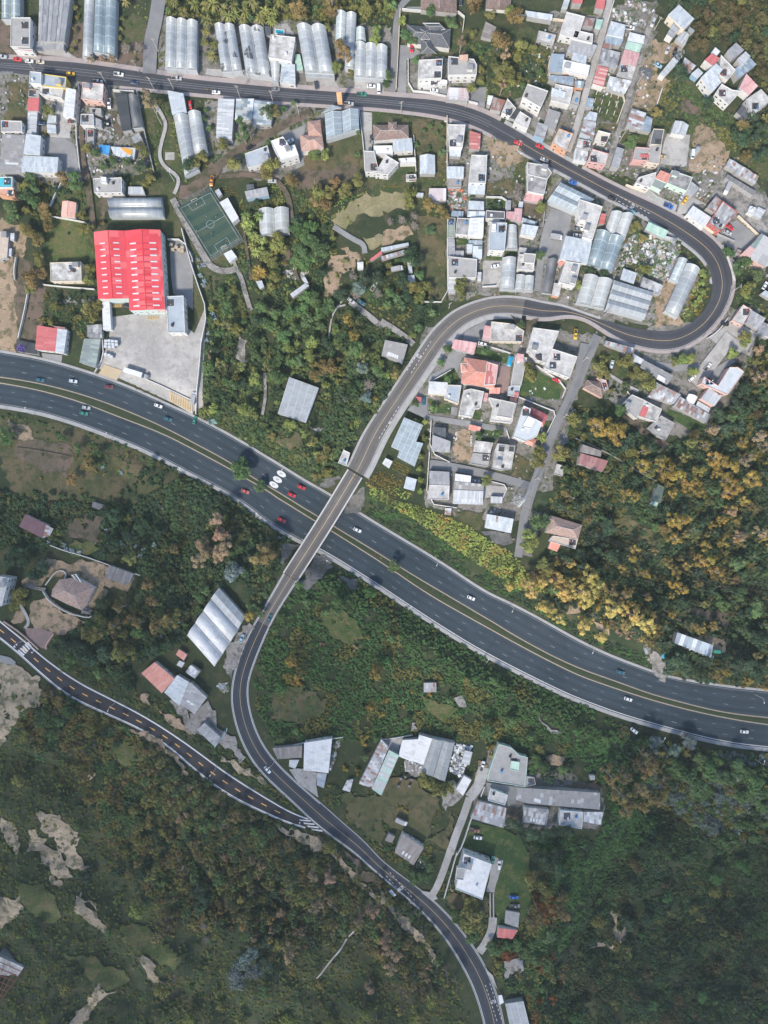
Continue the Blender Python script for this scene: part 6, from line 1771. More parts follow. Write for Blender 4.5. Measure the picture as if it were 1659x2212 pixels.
def block(kind, n, P, zb, h, rc, wc, parent, rng, top=True, base=None):
    """P world polygon at roof height in given order; zb ground z"""
    C0 = ccw(P); z = zb+h; mat = roofmat(rc, kind); z0 = zb-1.5 if base is None else base
    area = abs(sum(C0[i][0]*C0[(i+1)%len(C0)][1]-C0[(i+1)%len(C0)][0]*C0[i][1] for i in range(len(C0))))/2
    if kind == 'fl':
        wm_ = wallmat(wc or 'gry')
        walls_mesh(C0, z0, z-.35, wm_, parent) if base is None else walls_mesh(C0, z0, z-.38, wm_, parent, 'rooftop_wall')
        a, d, e = long_uv(C0); r = MB(); q = inset(C0, .2); r.prism(q, z-.36, z-.26)
        uv = [((Vector((v[0], v[1]))-a).dot(e), (Vector((v[0], v[1]))-a).dot(d)) for v in r.V]
        r.build('roof' if base is None else 'upper_roof', mat, parent, uv=uv)
        if area > 12 and base is None or (base is not None and area > 8):
            i1 = inset(C0, .02); i2 = inset(C0, .24); m = MB(); k = len(C0)
            for i in range(k):
                j = (i+1)%k; m.prism([i1[i], i1[j], i2[j], i2[i]], z-.35, z+.12)
            m.build('parapet', wm_, parent)
        if base is None and area > 25: windows(C0, zb, h, parent, rng)
        if base is None and top:
            cx = sum(p[0] for p in C0)/len(C0); cy = sum(p[1] for p in C0)/len(C0); ii = inset(C0, 1.6)
            for _ in range(1+int(area > 90)+int(area > 160)):
                p = rng.choice(ii); t = rng.uniform(.0, .55); x = p[0]+(cx-p[0])*t; y = p[1]+(cy-p[1])*t
                w = rng.random()
                if w < .45: tank(parent, x, y, z-.26, rng.choice(['blue','black','white','black']))
                elif w < .75 and area > 70:
                    m = MB(); m.box(-1.3, -1.1, 0, 1.3, 1.1, 2.1, 0); m.box(-1.5, -1.3, 2.1, 1.5, 1.3, 2.25, 1)
                    o = m.build('stair_head', [wm_, sheet('sheet_grey', [(.3,.3,.3)])], parent, (x, y, z-.26)); o.rotation_euler[2] = math.atan2(d.y, d.x)
                else:
                    m = MB(); m.box(-1.7,-1.7,0,1.7,1.7,.05,3)
                    for q_ in range(rng.randint(3, 7)):
                        a_, b_ = rng.uniform(-1.6, 1.6), rng.uniform(-1.6, 1.6); s_ = rng.uniform(.12, .4); m.box(a_-s_, b_-s_*1.6, 0, a_+s_, b_+s_, rng.uniform(.1, .5), rng.randint(0, 3))
                    m.build('rooftop_clutter', [FRAME, flat('cl_blue', (.08,.2,.4)), flat('cl_red', (.42,.08,.07)), DARKM], parent, (x, y, z-.26))
    elif kind in ('me', 'gp'):
        a, d, e = long_uv(C0); tl = min(.08*max(abs((Vector(p)-a).dot(e)) for p in C0), .9); mxd = max((Vector(p)-a).dot(e) for p in C0) or 1
        zt = [z-.15-tl*((Vector(p)-a).dot(e)/mxd) for p in C0]
        if base is None: walls_mesh(C0, z0, [q-.1 for q in zt], wallmat(wc or 'gry') if kind == 'me' else roofmat('glas', 'vt'), parent)
        else: walls_mesh(C0, z0, [q-.05 for q in zt], wallmat('gry'), parent, 'rooftop_wall')
        r = MB(); r.prism(C0, [q-.1 for q in zt], zt)
        uv = [((Vector((v[0], v[1]))-a).dot(d), (Vector((v[0], v[1]))-a).dot(e)) for v in r.V]
        if kind == 'gp': uv = [(u_*.28, v_) for u_, v_ in uv]
        r.build('roof' if base is None else 'upper_roof', mat, parent, uv=uv)
        if base is None and h > 4.5 and area > 60 and kind == 'me': windows(C0, zb, h-1, parent, rng, 16)
        if base is None and kind == 'me' and area > 90 and top:
            m = MB(); k = rng.randint(2, 5)
            for i in range(k):
                p = Vector(C0[0])*(1-(i+.5)/k)+Vector(C0[1])*((i+.5)/k); c = Vector((sum(q[0] for q in C0)/len(C0), sum(q[1] for q in C0)/len(C0))); p = p*.5+c*.5
                zz = z-.15-tl*((p-a).dot(e)/mxd)+.01; u_, v_ = d*.5, e*1.1; m.add([(p.x-u_.x-v_.x, p.y-u_.y-v_.y, zz+.05), (p.x+u_.x-v_.x, p.y+u_.y-v_.y, zz+.05), (p.x+u_.x+v_.x, p.y+u_.y+v_.y, zz-.0+.03), (p.x-u_.x+v_.x, p.y-u_.y+v_.y, zz+.03)], [(0,1,2,3)])
            if rc in ('fib', 'gry', 'patg', 'brng', 'ribw'): m.build('skylight', flat('skylight', (.55,.58,.6), .4), parent)
    elif kind in ('vt', 'gh', 'ga'):
        Wd = ((Vector(P[1])-Vector(P[0])).length+(Vector(P[2])-Vector(P[3])).length)/2/n
        rise = {'vt': Wd*.33, 'gh': Wd*.2, 'ga': Wd*.19}[kind]; rise = min(rise, 2.6); ze = z-rise
        film = roofmat('plas', 'vt') if kind != 'ga' else wallmat(wc or 'gry')
        PI_ = P
        walls_mesh(C0, z0, ze-.03, film, parent, 'wall')
        o, wd, L = bays(P, ze, n, rise, 'v' if kind == 'vt' else 'g', mat, parent)
        p = [Vector(q) for q in P]
        if n > 1:
            m = MB()
            for k in range(1, n):
                s = k/n; a = p[0]*(1-s)+p[1]*s; b = p[3]*(1-s)+p[2]*s; m.tube((a.x, a.y, ze+.06), (b.x, b.y, ze+.06), .16, n=5)
            m.build('gutter', flat('gutter', (.12,.13,.14), .5), parent)
        if kind != 'ga':
            for q_ in (0, 1):
                m = MB(); cc = []
                for k in range(n+1):
                    s = k/n; c = (p[0]*(1-s)+p[1]*s)*(1-q_)+(p[3]*(1-s)+p[2]*s)*q_; cc.append((c.x, c.y, ze)); m.tube((c.x, c.y, z0+.2), (c.x, c.y, ze), .09, n=5)
                m.tube(cc[0], cc[-1], .1, n=5); m.build('end_frame', flat('frame_pale', (.5,.52,.53)), parent)
        else:
            m = MB()
            for k in range(n):
                s = (k+.5)/n; a = p[0]*(1-s)+p[1]*s; b = p[3]*(1-s)+p[2]*s; m.tube((a.x, a.y, z+.0), (b.x, b.y, z+.0), .14, n=5)
            m.build('ridge', RIDGE if rc in ('brn',) else mat, parent)
    elif kind == 'hi':
        ze = z-1.4; n_ = len(C0); walls_mesh(C0, z0, ze-.03, wallmat(wc or 'wht'), parent)
        cx = sum(p[0] for p in C0)/n_; cy = sum(p[1] for p in C0)/n_; a, d, e = long_uv(C0)
        ua = [(Vector(p)-Vector((cx, cy))).dot(d) for p in C0]; ub = [(Vector(p)-Vector((cx, cy))).dot(e) for p in C0]
        LA = (max(ua)-min(ua))/2; LB = (max(ub)-min(ub))/2; rr = max(LA-LB, .25); mu = (max(ua)+min(ua))/2; mb = (max(ub)+min(ub))/2
        c = Vector((cx, cy))+d*mu*.5+e*mb*.5; rise = min(LB*.5, 2.8)
        r0 = c-d*rr; r1 = c+d*rr; V = [(p[0], p[1], ze) for p in C0]+[(r0.x, r0.y, ze+rise), (r1.x, r1.y, ze+rise)]
        F = []; near = [0 if (Vector(p)-r0).length < (Vector(p)-r1).length else 1 for p in C0]
        UVf = []; m = MB(); rb = MB()
        for i in range(n_):
            j = (i+1)%n_; f = [V[i], V[j]]
            f += [V[n_+near[j]]] + ([V[n_+near[i]]] if near[i] != near[j] else [])
            m.add(f, [tuple(range(len(f)))])
            q = V[n_+near[i]]; rb.tube(V[i], q, .1, n=4)
            dd = (Vector(V[j])-Vector(V[i])).normalized(); UVf += [((Vector(v)-Vector(V[i])).dot(dd), (Vector(v)-Vector(V[i])-dd*(Vector(v)-Vector(V[i])).dot(dd)).length) for v in f]
        rb.tube(V[n_], V[n_+1], .12, n=4)
        m.build('roof' if base is None else 'upper_roof', mat, parent, uv=UVf)
        rb.build('ridge', RIDGE if rc in ('slat','brn','tilb') else mat if not mat.name.startswith('tile') else RIDGE, parent)
        if base is None: windows(inset(C0, .1), zb, h-1.4, parent, rng)
    elif kind == 'fr':
        m = MB(); k = len(P); M_ = flat('rust_frame', (.20,.05,.035), .7); p = [Vector(q) for q in P]
        for i in range(7):
            t = i/6; a = p[0]*(1-t)+p[3]*t; b = p[1]*(1-t)+p[2]*t; m.tube((a.x, a.y, z), (b.x, b.y, z), .16, n=4); m.tube((b.x, b.y, z0), (b.x, b.y, z), .16, n=4)
        for i in range(6):
            t = i/5; a = p[0]*(1-t)+p[1]*t; b = p[3]*(1-t)+p[2]*t; m.tube((a.x, a.y, z), (b.x, b.y, z), .14, n=4)
        m.build('frame', M_, parent); r = MB(); r.prism(inset(C0, .4), z0, zb+.2); r.build('floor_slab', stain('roof_blotchy', (.24,.235,.23), (.6,.6,.59)), parent)
BPOS = {}
cur = None
for ln in BLD.strip().split('\n'):
    rng = random.Random(ln)
    a, _, lab = ln.partition(';'); t = a.split(); plus = t[0] == '+'
    if plus: tile, kd, h, rc, rest = cur['tile'], t[1], float(t[2]), t[3], t[4:]
    else: tile, kd, h, rc, rest = t[0], t[1], float(t[2]), t[3], t[4:]
    wc = None
    if rest[-1].startswith('wall='): wc = rest.pop()[5:]
    n = int(kd[2]) if len(kd) > 2 else 1; kd = kd[:2]; sp = pts(tile, rest)
    if not plus:
        zb = 0.0; cu = sum(p[0] for p in sp)/len(sp); cv = sum(p[1] for p in sp)/len(sp)
        for _ in range(4):
            x, y = W(cu, cv, zb+h); zb = hgt(x, y)
        P = [W(u, v, zb+h) for u, v in sp]; zb = max(-40, float(np.mean([hgt(*p) for p in P])))
        P = [W(u, v, zb+h) for u, v in sp]; zmin = min(hgt(*p) for p in P)-.8
        nm, cat = NAMES[kd]; lab = lab.strip()
        if kd == 'ga' and rc not in ('brn','pnkt') : cat = 'shed'
        e = empty(nm, (x, y, zb), lab, cat); cur = dict(tile=tile, e=e, zb=zb, h=h, x=x, y=y, wc=wc)
        Pl = [(p[0]-x, p[1]-y) for p in P]
        block(kd, n, Pl, 0.0, h, rc, wc, e, rng, base=None)
        # lengthen walls to reach the lowest ground
        raster(HARD, P, .4)
        if zmin < zb-1.4:
            m = MB(); m.prism(inset(ccw(Pl), .25), zmin-zb-.5, -1.3); m.build('foundation', wallmat('gry'), e)
    else:
        e = cur['e']; zb = cur['zb']; z = zb+cur['h']+h; Pl = [tuple(np.array(W(u, v, z))-np.array([cur['x'], cur['y']])) for u, v in sp]
        block(kd, n, Pl, cur['h']-.3, h+.3, rc, wc or cur['wc'], e, rng, base=cur['h']-.5)
wh_u, wh_v = src('E', 1110, 860); z = 9.0; wx, wy = W(wh_u, wh_v, z)
wh = empty('warehouse', (wx, wy, 0), 'huge bright red double-gabled warehouse roof with rows of white skylights', 'warehouse')
REDM = sheet('roof_red_bright', [(.66,.055,.075),(.70,.13,.14),(.60,.045,.06)], 4.2, 3.4, .6, .16, same=.5); GG = stain('wall_pale_green', (.42,.50,.49), (.5,.56,.55), .5, .2, damt=.1)
SKY = flat('skylight', (.55,.58,.6), .4)
for quad, rows, r0, rstep, cols in (([(805,530),(1070,520),(1108,1102),(844,1108)], 9, 632, 53.8, (.28, .72)), ([(1072,520),(1378,512),(1418,1195),(1112,1207)], 11, 632, 53.6, (.22, .78))):
    P = [W(*src('E', *q), z) for q in quad]; P = [(p[0]-wx, p[1]-wy) for p in P]; C0 = ccw(P)
    m = MB(); m.prism(inset(C0, .15), -1, z-.05); m.build('wall', GG, wh)
    o, wd, L = bays(P, z, 1, 1.5, 'g', REDM, wh)
    m = MB(); p = [Vector(q) for q in P]
    a = (p[0]+p[1])/2; b = (p[3]+p[2])/2; m.tube((a.x, a.y, z+1.5), (b.x, b.y, z+1.5), .25, n=5); m.build('ridge', flat('ridge_red', (.6,.05,.06)), wh)
    for r in range(rows):
        t = (r0+r*rstep-525)/(quad[3][1]-quad[0][1]) if rows == 9 else (r0+r*rstep-516)/(1201-516)
        for c in cols:
            s0, s1 = c-.09, c+.09; q = []
            for s, tt in ((s0, t-.008), (s1, t-.008), (s1, t+.009), (s0, t+.009)):
                g = (p[0]*(1-s)+p[1]*s)*(1-tt)+(p[3]*(1-s)+p[2]*s)*tt; q.append((g.x, g.y, z+1.5*(1-abs(2*s-1))+.12))
            k = MB(); k.add(q, [(0,1,2,3)]); 
            if (Vector(q[1])-Vector(q[0])).cross(Vector(q[2])-Vector(q[0])).z < 0: k.F = [f[::-1] for f in k.F]
            k.build('skylight', SKY, wh)
            s2, s3 = (s1, s1+.17) if c < .5 else (s0-.17, s0); q2 = []
            for s, tt in ((s2, t-.004), (s3, t-.004), (s3, t+.013), (s2, t+.013)):
                g = (p[0]*(1-s)+p[1]*s)*(1-tt)+(p[3]*(1-s)+p[2]*s)*tt; q2.append((g.x, g.y, z+1.5*(1-abs(2*s-1))+.06))
            k = MB(); k.add(q2, [(0,1,2,3)])
            if (Vector(q2[1])-Vector(q2[0])).cross(Vector(q2[2])-Vector(q2[0])).z < 0: k.F = [f[::-1] for f in k.F]
            k.build('roof_vent', flat('vent_red', (.50,.03,.05)), wh)
    raster(HARD, [(q[0]+wx, q[1]+wy) for q in P], .5)
    if rows == 11: windows(C0, 0, 7, wh, random.Random(4), 40)
# sign boards on its front gable
for (x0, x1, y), nm, c in (((1125,1205,1212),'sign_board',(.6,.45,.42)), ((1235,1330,1206),'emblem_board',(.65,.65,.65)), ((1350,1425,1212),'sign_board',(.6,.42,.4)), ((870,940,1118),'sign_board',(.6,.42,.4)), ((950,1030,1114),'sign_board',(.6,.62,.66))):
    a = W(*src('E', x0, y-8), 7.6); b = W(*src('E', x1, y-10), 7.6); m = MB(); d = Vector((b[0]-a[0], b[1]-a[1])); nrm = Vector((d.y, -d.x)).normalized()*.35
    a2 = Vector((a[0]-wx, a[1]-wy)); b2 = Vector((b[0]-wx, b[1]-wy))
    m.prism(ccw([tuple(a2), tuple(b2), tuple(b2+nrm*.5), tuple(a2+nrm*.5)]), 5.4, 8.0)
    sb = m.build(nm, flat('board_%d'%x0, c, .5), wh)
    if nm == 'emblem_board':
        V = []; n = 24; c_ = (a2+b2)/2+nrm*.6
        for r in (1.0, .62):
            for k in range(n): q = 2*math.pi*k/n; V.append((c_.x+2.3*r*math.cos(q), c_.y, 6.7+1.15*r*math.sin(q)))
        obj('emblem_ring', mesh('emblem_ring', V, [(k, (k+1)%n, n+(k+1)%n, n+k) for k in range(n)], flat('sign_red', (.5,.03,.04))), sb)
for ln in WAL.strip().split('\n'):
    a, lab = ln.split(';'); t = a.split(); h = float(t[1]); m = MB(); L = [WG(u, v, 0)[:2] for u, v in pts(t[0], t[3:])]
    if len(L) > 2: L = [tuple(q) for q in smooth(L, 1)]
    LL = []
    for p, q in zip(L[:-1], L[1:]):
        k = max(1, int(math.hypot(q[0]-p[0], q[1]-p[1])/4)); LL += [(p[0]+(q[0]-p[0])*i/k, p[1]+(q[1]-p[1])*i/k) for i in range(k)]
    LL.append(L[-1]); th = .22; o0 = LL[0]; caps = MB()
    A, B = strip_poly(np.array(LL), th) if len(LL) > 2 else (None, None)
    LLa = np.array(LL); d = np.gradient(LLa, axis=0); nn = np.c_[-d[:,1], d[:,0]]/np.maximum(np.hypot(*d.T), 1e-6)[:,None]
    zz = [hgt(*p) for p in LL]; V = []; F = []; V2 = []
    for i, p in enumerate(LLa):
        for s, zq in ((1, -.8), (-1, -.8), (-1, h), (1, h)): V.append((p[0]+nn[i][0]*th/2*s-o0[0], p[1]+nn[i][1]*th/2*s-o0[1], zz[i]+zq-zz[0]))
        for s, zq in ((1, h), (-1, h), (-1, h+.09), (1, h+.09)): V2.append((p[0]+nn[i][0]*(th/2+.06)*s-o0[0], p[1]+nn[i][1]*(th/2+.06)*s-o0[1], zz[i]+zq-zz[0]))
    k = len(LL)
    for i in range(k-1):
        for q in range(4): F.append((4*i+q, 4*i+4+q, 4*i+4+(q+1)%4, 4*i+(q+1)%4))
    F += [(0,1,2,3), (4*k-1,4*k-2,4*k-3,4*k-4)]
    root = empty('boundary_wall', (o0[0], o0[1], zz[0]), lab.strip(), 'wall')
    obj('wall_face', mesh('wall_face', V, F, wallmat(t[2])), root); obj('coping', mesh('coping', V2, F, wallmat(t[2])), root)
def paint(): 
    if 'car_paint' in MATS: return MATS['car_paint']
    m, nt, b = newmat('car_paint'); N = NB(nt); oi = N.n('ObjectInfo'); N.l(oi.outputs['Color'], b.inputs['Base Color']); b.inputs['Roughness'].default_value = .28
    b.inputs['Coat Weight'].default_value = .4; MATS['car_paint'] = m; return m
PAINT = paint(); TYRE = flat('tyre', (.015,.015,.015), .9); RIM = flat('rim', (.3,.3,.31), .4, .6); HL = flat('headlight_glass', (.7,.7,.65), .2); TL = flat('taillight_glass', (.4,.02,.02), .3)
def loft(sections, mat, name, parent, mi=None):
    """sections: (x, halfwidth, z0, z1, bevel)"""
    V = []; F = []; n = 8
    for x, w, a, b, bv in sections:
        V += [(x,-w,a),(x,w,a),(x,w+.0,a+(b-a)*.55),(x,w-bv*.35,b-bv*.4),(x,w-bv,b),(x,-w+bv,b),(x,-w+bv*.35,b-bv*.4),(x,-w,a+(b-a)*.55)]
    for i in range(len(sections)-1):
        for k in range(n): F.append((n*i+k, n*i+(k+1)%n, n*i+n+(k+1)%n, n*i+n+k))
    F += [tuple(range(n))[::-1], tuple(range(n*(len(sections)-1), n*len(sections)))]
    me = mesh(name, V, F, mat, smooth_=False); bm = bmesh.new(); bm.from_mesh(me); bmesh.ops.recalc_face_normals(bm, faces=bm.faces); bm.to_mesh(me); bm.free()
    return obj(name, me, parent)
def wheel(parent, x, y, r=.33):
    m = MB(); m.tube((0, -.11, 0), (0, .11, 0), r, n=14); w = m.build('wheel', TYRE, parent, (x, y, r)); k = MB(); k.tube((0, -.125, 0), (0, .125, 0), r*.55, n=10); k.build('rim', RIM, w)
def lights(p, xf, xr, w, z):
    for s in (1, -1):
        m = MB(); m.box(-.04, -.2, -.09, .05, .2, .09); m.build('headlight', HL, p, (xf, s*w, z)); m = MB(); m.box(-.05, -.16, -.1, .04, .16, .1); m.build('taillight', TL, p, (xr, s*w, z+.05))
PROTO = {}
def make(kind):
    e = empty(kind, (0,0,0), 'x', 'car'); B = []
    if kind == 'parked_car':
        loft([(-2.15,.72,.35,.78,.1),(-2.05,.82,.25,.92,.12),(-1.2,.86,.22,.95,.12),(.9,.86,.22,.90,.12),(1.8,.82,.25,.78,.12),(2.15,.68,.35,.62,.1)], PAINT, 'body', e)
        loft([(-1.75,.66,.93,.95,.05),(-1.25,.68,.93,1.40,.12),(.1,.68,.9,1.43,.12),(.85,.66,.88,.92,.05)], GLASS, 'windows', e)
        loft([(-1.2,.58,1.40,1.45,.06),(-.2,.60,1.42,1.48,.06),(.12,.56,1.40,1.45,.06)], PAINT, 'roof', e); lights(e, 2.08, -2.1, .55, .65)
        wb = 1.3
    elif kind == 'estate_car':
        loft([(-2.25,.78,.4,.95,.1),(-2.15,.88,.3,1.05,.12),(1.0,.9,.28,1.03,.12),(1.95,.85,.3,.92,.12),(2.25,.72,.4,.7,.1)], PAINT, 'body', e)
        loft([(-2.15,.74,1.04,1.08,.05),(-1.95,.74,1.04,1.62,.12),(.2,.72,1.03,1.66,.12),(1.0,.7,1.0,1.05,.05)], GLASS, 'windows', e)
        loft([(-1.95,.66,1.62,1.70,.06),(.25,.63,1.64,1.72,.06)], PAINT, 'roof', e); lights(e, 2.18, -2.22, .6, .75); wb = 1.35
    elif kind == 'pickup_truck':
        loft([(-.3,.86,.35,1.0,.1),(1.3,.88,.33,1.02,.12),(2.3,.86,.35,.95,.12),(2.6,.74,.42,.75,.1)], PAINT, 'body', e)
        loft([(-.35,.72,1.0,1.05,.05),(-.2,.74,1.0,1.65,.12),(.7,.72,1.0,1.66,.12),(1.4,.7,1.0,1.05,.05)], GLASS, 'windows', e); loft([(-.25,.66,1.64,1.72,.06),(.72,.64,1.66,1.74,.06)], PAINT, 'roof', e)
        m = MB(); m.box(-2.6,-.86,.45,-.3,.86,.62); m.box(-2.6,-.86,.62,-.3,-.78,1.05); m.box(-2.6,.78,.62,-.3,.86,1.05); m.box(-2.6,-.78,.62,-2.52,.78,1.05); m.build('cargo_bed', PAINT, e)
        m = MB(); m.box(-2.52,-.78,.62,-.3,.78,.66); m.build('bed_floor', DARKM, e); lights(e, 2.52, -2.6, .6, .75); wb = 1.6
    elif kind == 'van':
        loft([(-2.3,.82,.35,1.75,.12),(-2.2,.88,.3,1.9,.14),(1.2,.88,.3,1.9,.14),(1.9,.86,.3,1.1,.12),(2.3,.76,.4,.85,.1)], PAINT, 'body', e)
        loft([(1.22,.78,1.15,1.86,.1),(1.95,.76,1.08,1.14,.05)], GLASS, 'windscreen', e); lights(e, 2.22, -2.28, .6, .7); wb = 1.45
    elif kind == 'box_truck':
        m = MB(); m.box(-3.4,-1.1,.8,1.5,1.1,2.7); m.build('cargo_box', stain('truck_box', (.28,.29,.31), (.4,.4,.4)), e)
        loft([(1.6,1.05,.6,2.1,.1),(2.5,1.05,.5,2.1,.12),(3.1,.98,.5,1.2,.1)], flat('cab_white', (.62,.64,.66), .4), 'cab', e); loft([(2.45,.9,1.25,2.05,.1),(2.98,.88,1.2,1.28,.05)], GLASS, 'windscreen', e)
        lights(e, 3.05, -3.4, .75, .75); wb = 2.1
    elif kind == 'trailer_truck':
        m = MB(); m.box(-5.5,-1.2,1.1,4.2,1.2,3.4); m.build('trailer_box', stain('trailer_white', (.6,.63,.66), (.5,.53,.56)), e); m = MB(); m.box(4.4,-1.1,.8,5.6,1.1,1.2); m.build('chassis', DARKM, e)
        loft([(5.2,1.1,.6,2.6,.1),(6.4,1.1,.5,2.6,.12),(7.2,1.0,.5,1.7,.1)], flat('cab_grey', (.3,.32,.34), .4), 'cab', e); loft([(6.35,.95,1.6,2.5,.1),(7.05,.92,1.6,1.68,.05)], GLASS, 'windscreen', e); lights(e, 7.15, -5.5, .8, .8); wb = 3.6
    if kind == 'taxi_sign': pass
    for sx in (1, -1):
        for sy in (1, -1): wheel(e, sx*wb, sy*(.78 if kind in ('parked_car','estate_car','pickup_truck','van') else 1.0), .33 if wb < 1.7 else .48)
    return e
def copy_tree(o, parent=None):
    c = o.copy(); COL.objects.link(c); c.parent = parent
    for ch in list(o.children): copy_tree(ch, c)
    return c
CC = dict(red=(.55,.02,.025),white=(.70,.72,.74),cream=(.6,.55,.45),silver=(.42,.44,.46),yellow=(.75,.45,.02),navy=(.02,.05,.12),black=(.015,.015,.02),grey=(.18,.20,.22),dark=(.04,.05,.06),green=(.03,.22,.16),sky=(.28,.45,.58),orange=(.75,.28,.02),teal=(.03,.13,.18),blue=(.02,.13,.5),whiteb=(.55,.62,.68),tan=(.5,.38,.25),dred=(.16,.03,.04),coral=(.5,.12,.09),rustc=(.28,.13,.10))
KN = dict(car='parked_car', taxi='parked_car', suv='estate_car', pick='pickup_truck', van='van', truck='box_truck', trail='trailer_truck')
roads_z = [(ROADS['main_road'], .09), (ROADS['lower_road'], .09), (ROADS['hill_road'], .08)]
RP = [(np.vstack([a, b[::-1]]), z) for (a, b), z in roads_z]
def surf(x, y):
    p = np.array([[x, y]])
    if inside(p, HWPOLY)[0]: return zh(x)+.01
    for poly, z in RP:
        if inside(p, poly)[0]: return z
    return hgt(x, y)+_off+.02
used = set()
for ln in CAR.strip().split('\n'):
    a, lab = ln.split(';'); t = a.split(); kind = KN[t[1]]; x, y = map(float, t[2].split(',')); ang = -math.radians(float(t[3]))
    u, v = src(t[0], x, y); z = 1.0; X_, Y_ = W(u, v, z)
    for _ in range(3):
        z = surf(X_, Y_); X_, Y_ = W(u, v, z+.8)
    if kind not in PROTO: PROTO[kind] = make(kind); o = PROTO[kind]
    else: o = copy_tree(PROTO[kind])
    lab = lab.strip(); o['label'] = lab
    w = lab.split(); o['category'] = next((k for k in ('taxi','pickup','van','truck','trailer','jeep') if k in w), 'car')
    if 'group' in o: del o['group']
    on = 'highway' if t[0] in 'INJOPT' and 'road' not in w else 'street'
    o['group'] = 'vehicles driving on the highway' if inside(np.array([[X_, Y_]]), HWPOLY)[0] else 'vehicles parked or driving in the streets and yards'
    o.location = (X_, Y_, z); 
    # follow heading: nose direction random sign kept from list
    o.rotation_euler = (0, 0, ang)
    raster(HARD, [(X_-2.5, Y_-2.5), (X_+2.5, Y_-2.5), (X_+2.5, Y_+2.5), (X_-2.5, Y_+2.5)])
    for c in o.children:
        if c.name.split('.')[0] in ('body','roof','cargo_bed'): c.color = CC[t[4]]+(1,)
POLEM = flat('pole_concrete', (.50,.49,.46), .8)
def mk_pole(kind, h):
    e = empty('street_lamp' if kind == 'l' else 'utility_pole', (0,0,0), 'x', 'street lamp' if kind == 'l' else 'utility pole')
    m = MB(); m.tube((0,0,-.5), (0,0,h), .17, .11, 8); m.build('pole', POLEM, e)
    if kind == 'l':
        m = MB(); m.tube((0,0,h), (0,1.8,h+.5), .07, n=5); m.build('lamp_arm', POLEM, e)
        m = MB(); m.box(-.16,1.7,h+.38,.16,2.6,h+.55); m.build('lamp_head', flat('lamp_head', (.6,.6,.6), .4), e)
    else:
        m = MB(); m.box(-1.1,-.06,h-.6,1.1,.06,h-.46); m.box(-.8,-.06,h-1.4,.8,.06,h-1.28); m.build('crossarm', DARKM if h < 5 else flat('crossarm', (.4,.38,.35)), e)
        m = MB(); m.tube((-1,0,h-.43), (1,0,h-.43), .04, n=4); [m.tube((x,0,h-.46), (x,0,h-.2), .06, n=5) for x in (-1,-.4,.4,1)]; m.build('insulator', flat('insulator', (.5,.35,.3)), e)
    return e
POLS = []
PP = {}
LM = [(s.split(';')[0], tuple(map(float, s.split(';')[1].split(',')))) for s in LMK.replace('\n', '').split('|')]
LMW = [(n, W(*src('Z', *p))) for n, p in LM]
def where(x, y):
    n, p = min(LMW, key=lambda q: (q[1][0]-x)**2+(q[1][1]-y)**2); dx, dy = x-p[0], y-p[1]; r = math.hypot(dx, dy)
    if r < 5: d = 'right beside the '
    else:
        a = (math.degrees(math.atan2(dy, dx))+360)%360
        d = ['to the right of the ','up and right of the ','above the ','up and left of the ','to the left of the ','down and left of the ','below the ','down and right of the '][int((a+22.5)//45)%8]
    far = 'just ' if r < 16 else ('a little ' if r < 30 else 'well ')
    return (far if r >= 5 else '')+d+n
pend = []
for ln in POL.strip().split('\n'):
    t = ln.split(); 
    for u, v in pts(t[0], t[3:]):
        k = (t[1], float(t[2])); 
        if k not in PP: PP[k] = mk_pole(*k); o = PP[k]
        else: o = copy_tree(PP[k])
        x, y, z = WG(u, v); z = surf(x, y)
        c = min((RC[n][np.hypot(*(RC[n]-[x, y]).T).argmin()] for n in RC), key=lambda q: np.hypot(*(q-[x, y])))
        hwc = HWC[1][np.hypot(*(HWC[1]-[x, y]).T).argmin()]
        if np.hypot(*(hwc-[x, y])) < np.hypot(*(c-[x, y])): c = hwc
        o.location = (x, y, z); o.rotation_euler = (0, 0, math.atan2(c[1]-y, c[0]-x)-math.pi/2)
        if t[1] == 'u': POLS.append((x, y, z+k[1]-.5))
        pend.append((o, ('pale street lamp with an arm, ' if t[1] == 'l' else 'pale utility pole with crossarms, ')+where(x, y), 'poles and lamps'))
# overhead cables between neighbouring utility poles
CAB = flat('cable', (.05,.05,.055), .6)
def cable(a, b, sag, r=.035, k=3, sep=.8):
    m = MB(); a = Vector(a); b = Vector(b); d = (b-a); n = Vector((-d.y, d.x, 0)).normalized(); o = a.copy()
    for q in range(k):
        s = n*((q-(k-1)/2)*sep); pr = None
        for i in range(9):
            t = i/8; p = a.lerp(b, t)+s-Vector((0, 0, sag*4*t*(1-t)))-o
            if pr is not None: m.tube(pr, p, r, n=3)
            pr = p
    return m, o
done = set()
for i, a in enumerate(POLS):
    c = sorted(range(len(POLS)), key=lambda j: math.dist(a[:2], POLS[j][:2]))
    for j in c[1:3]:
        L = math.dist(a[:2], POLS[j][:2])
        if L < 48 and (min(i,j), max(i,j)) not in done:
            done.add((min(i,j), max(i,j))); m, o = cable(a, POLS[j], L*.015); e = m.build('power_cable', CAB, None, tuple(o)); e['category'] = 'cable'
            pend.append((e, 'thin dark overhead cables strung '+where((a[0]+POLS[j][0])/2, (a[1]+POLS[j][1])/2), 'overhead cables'))
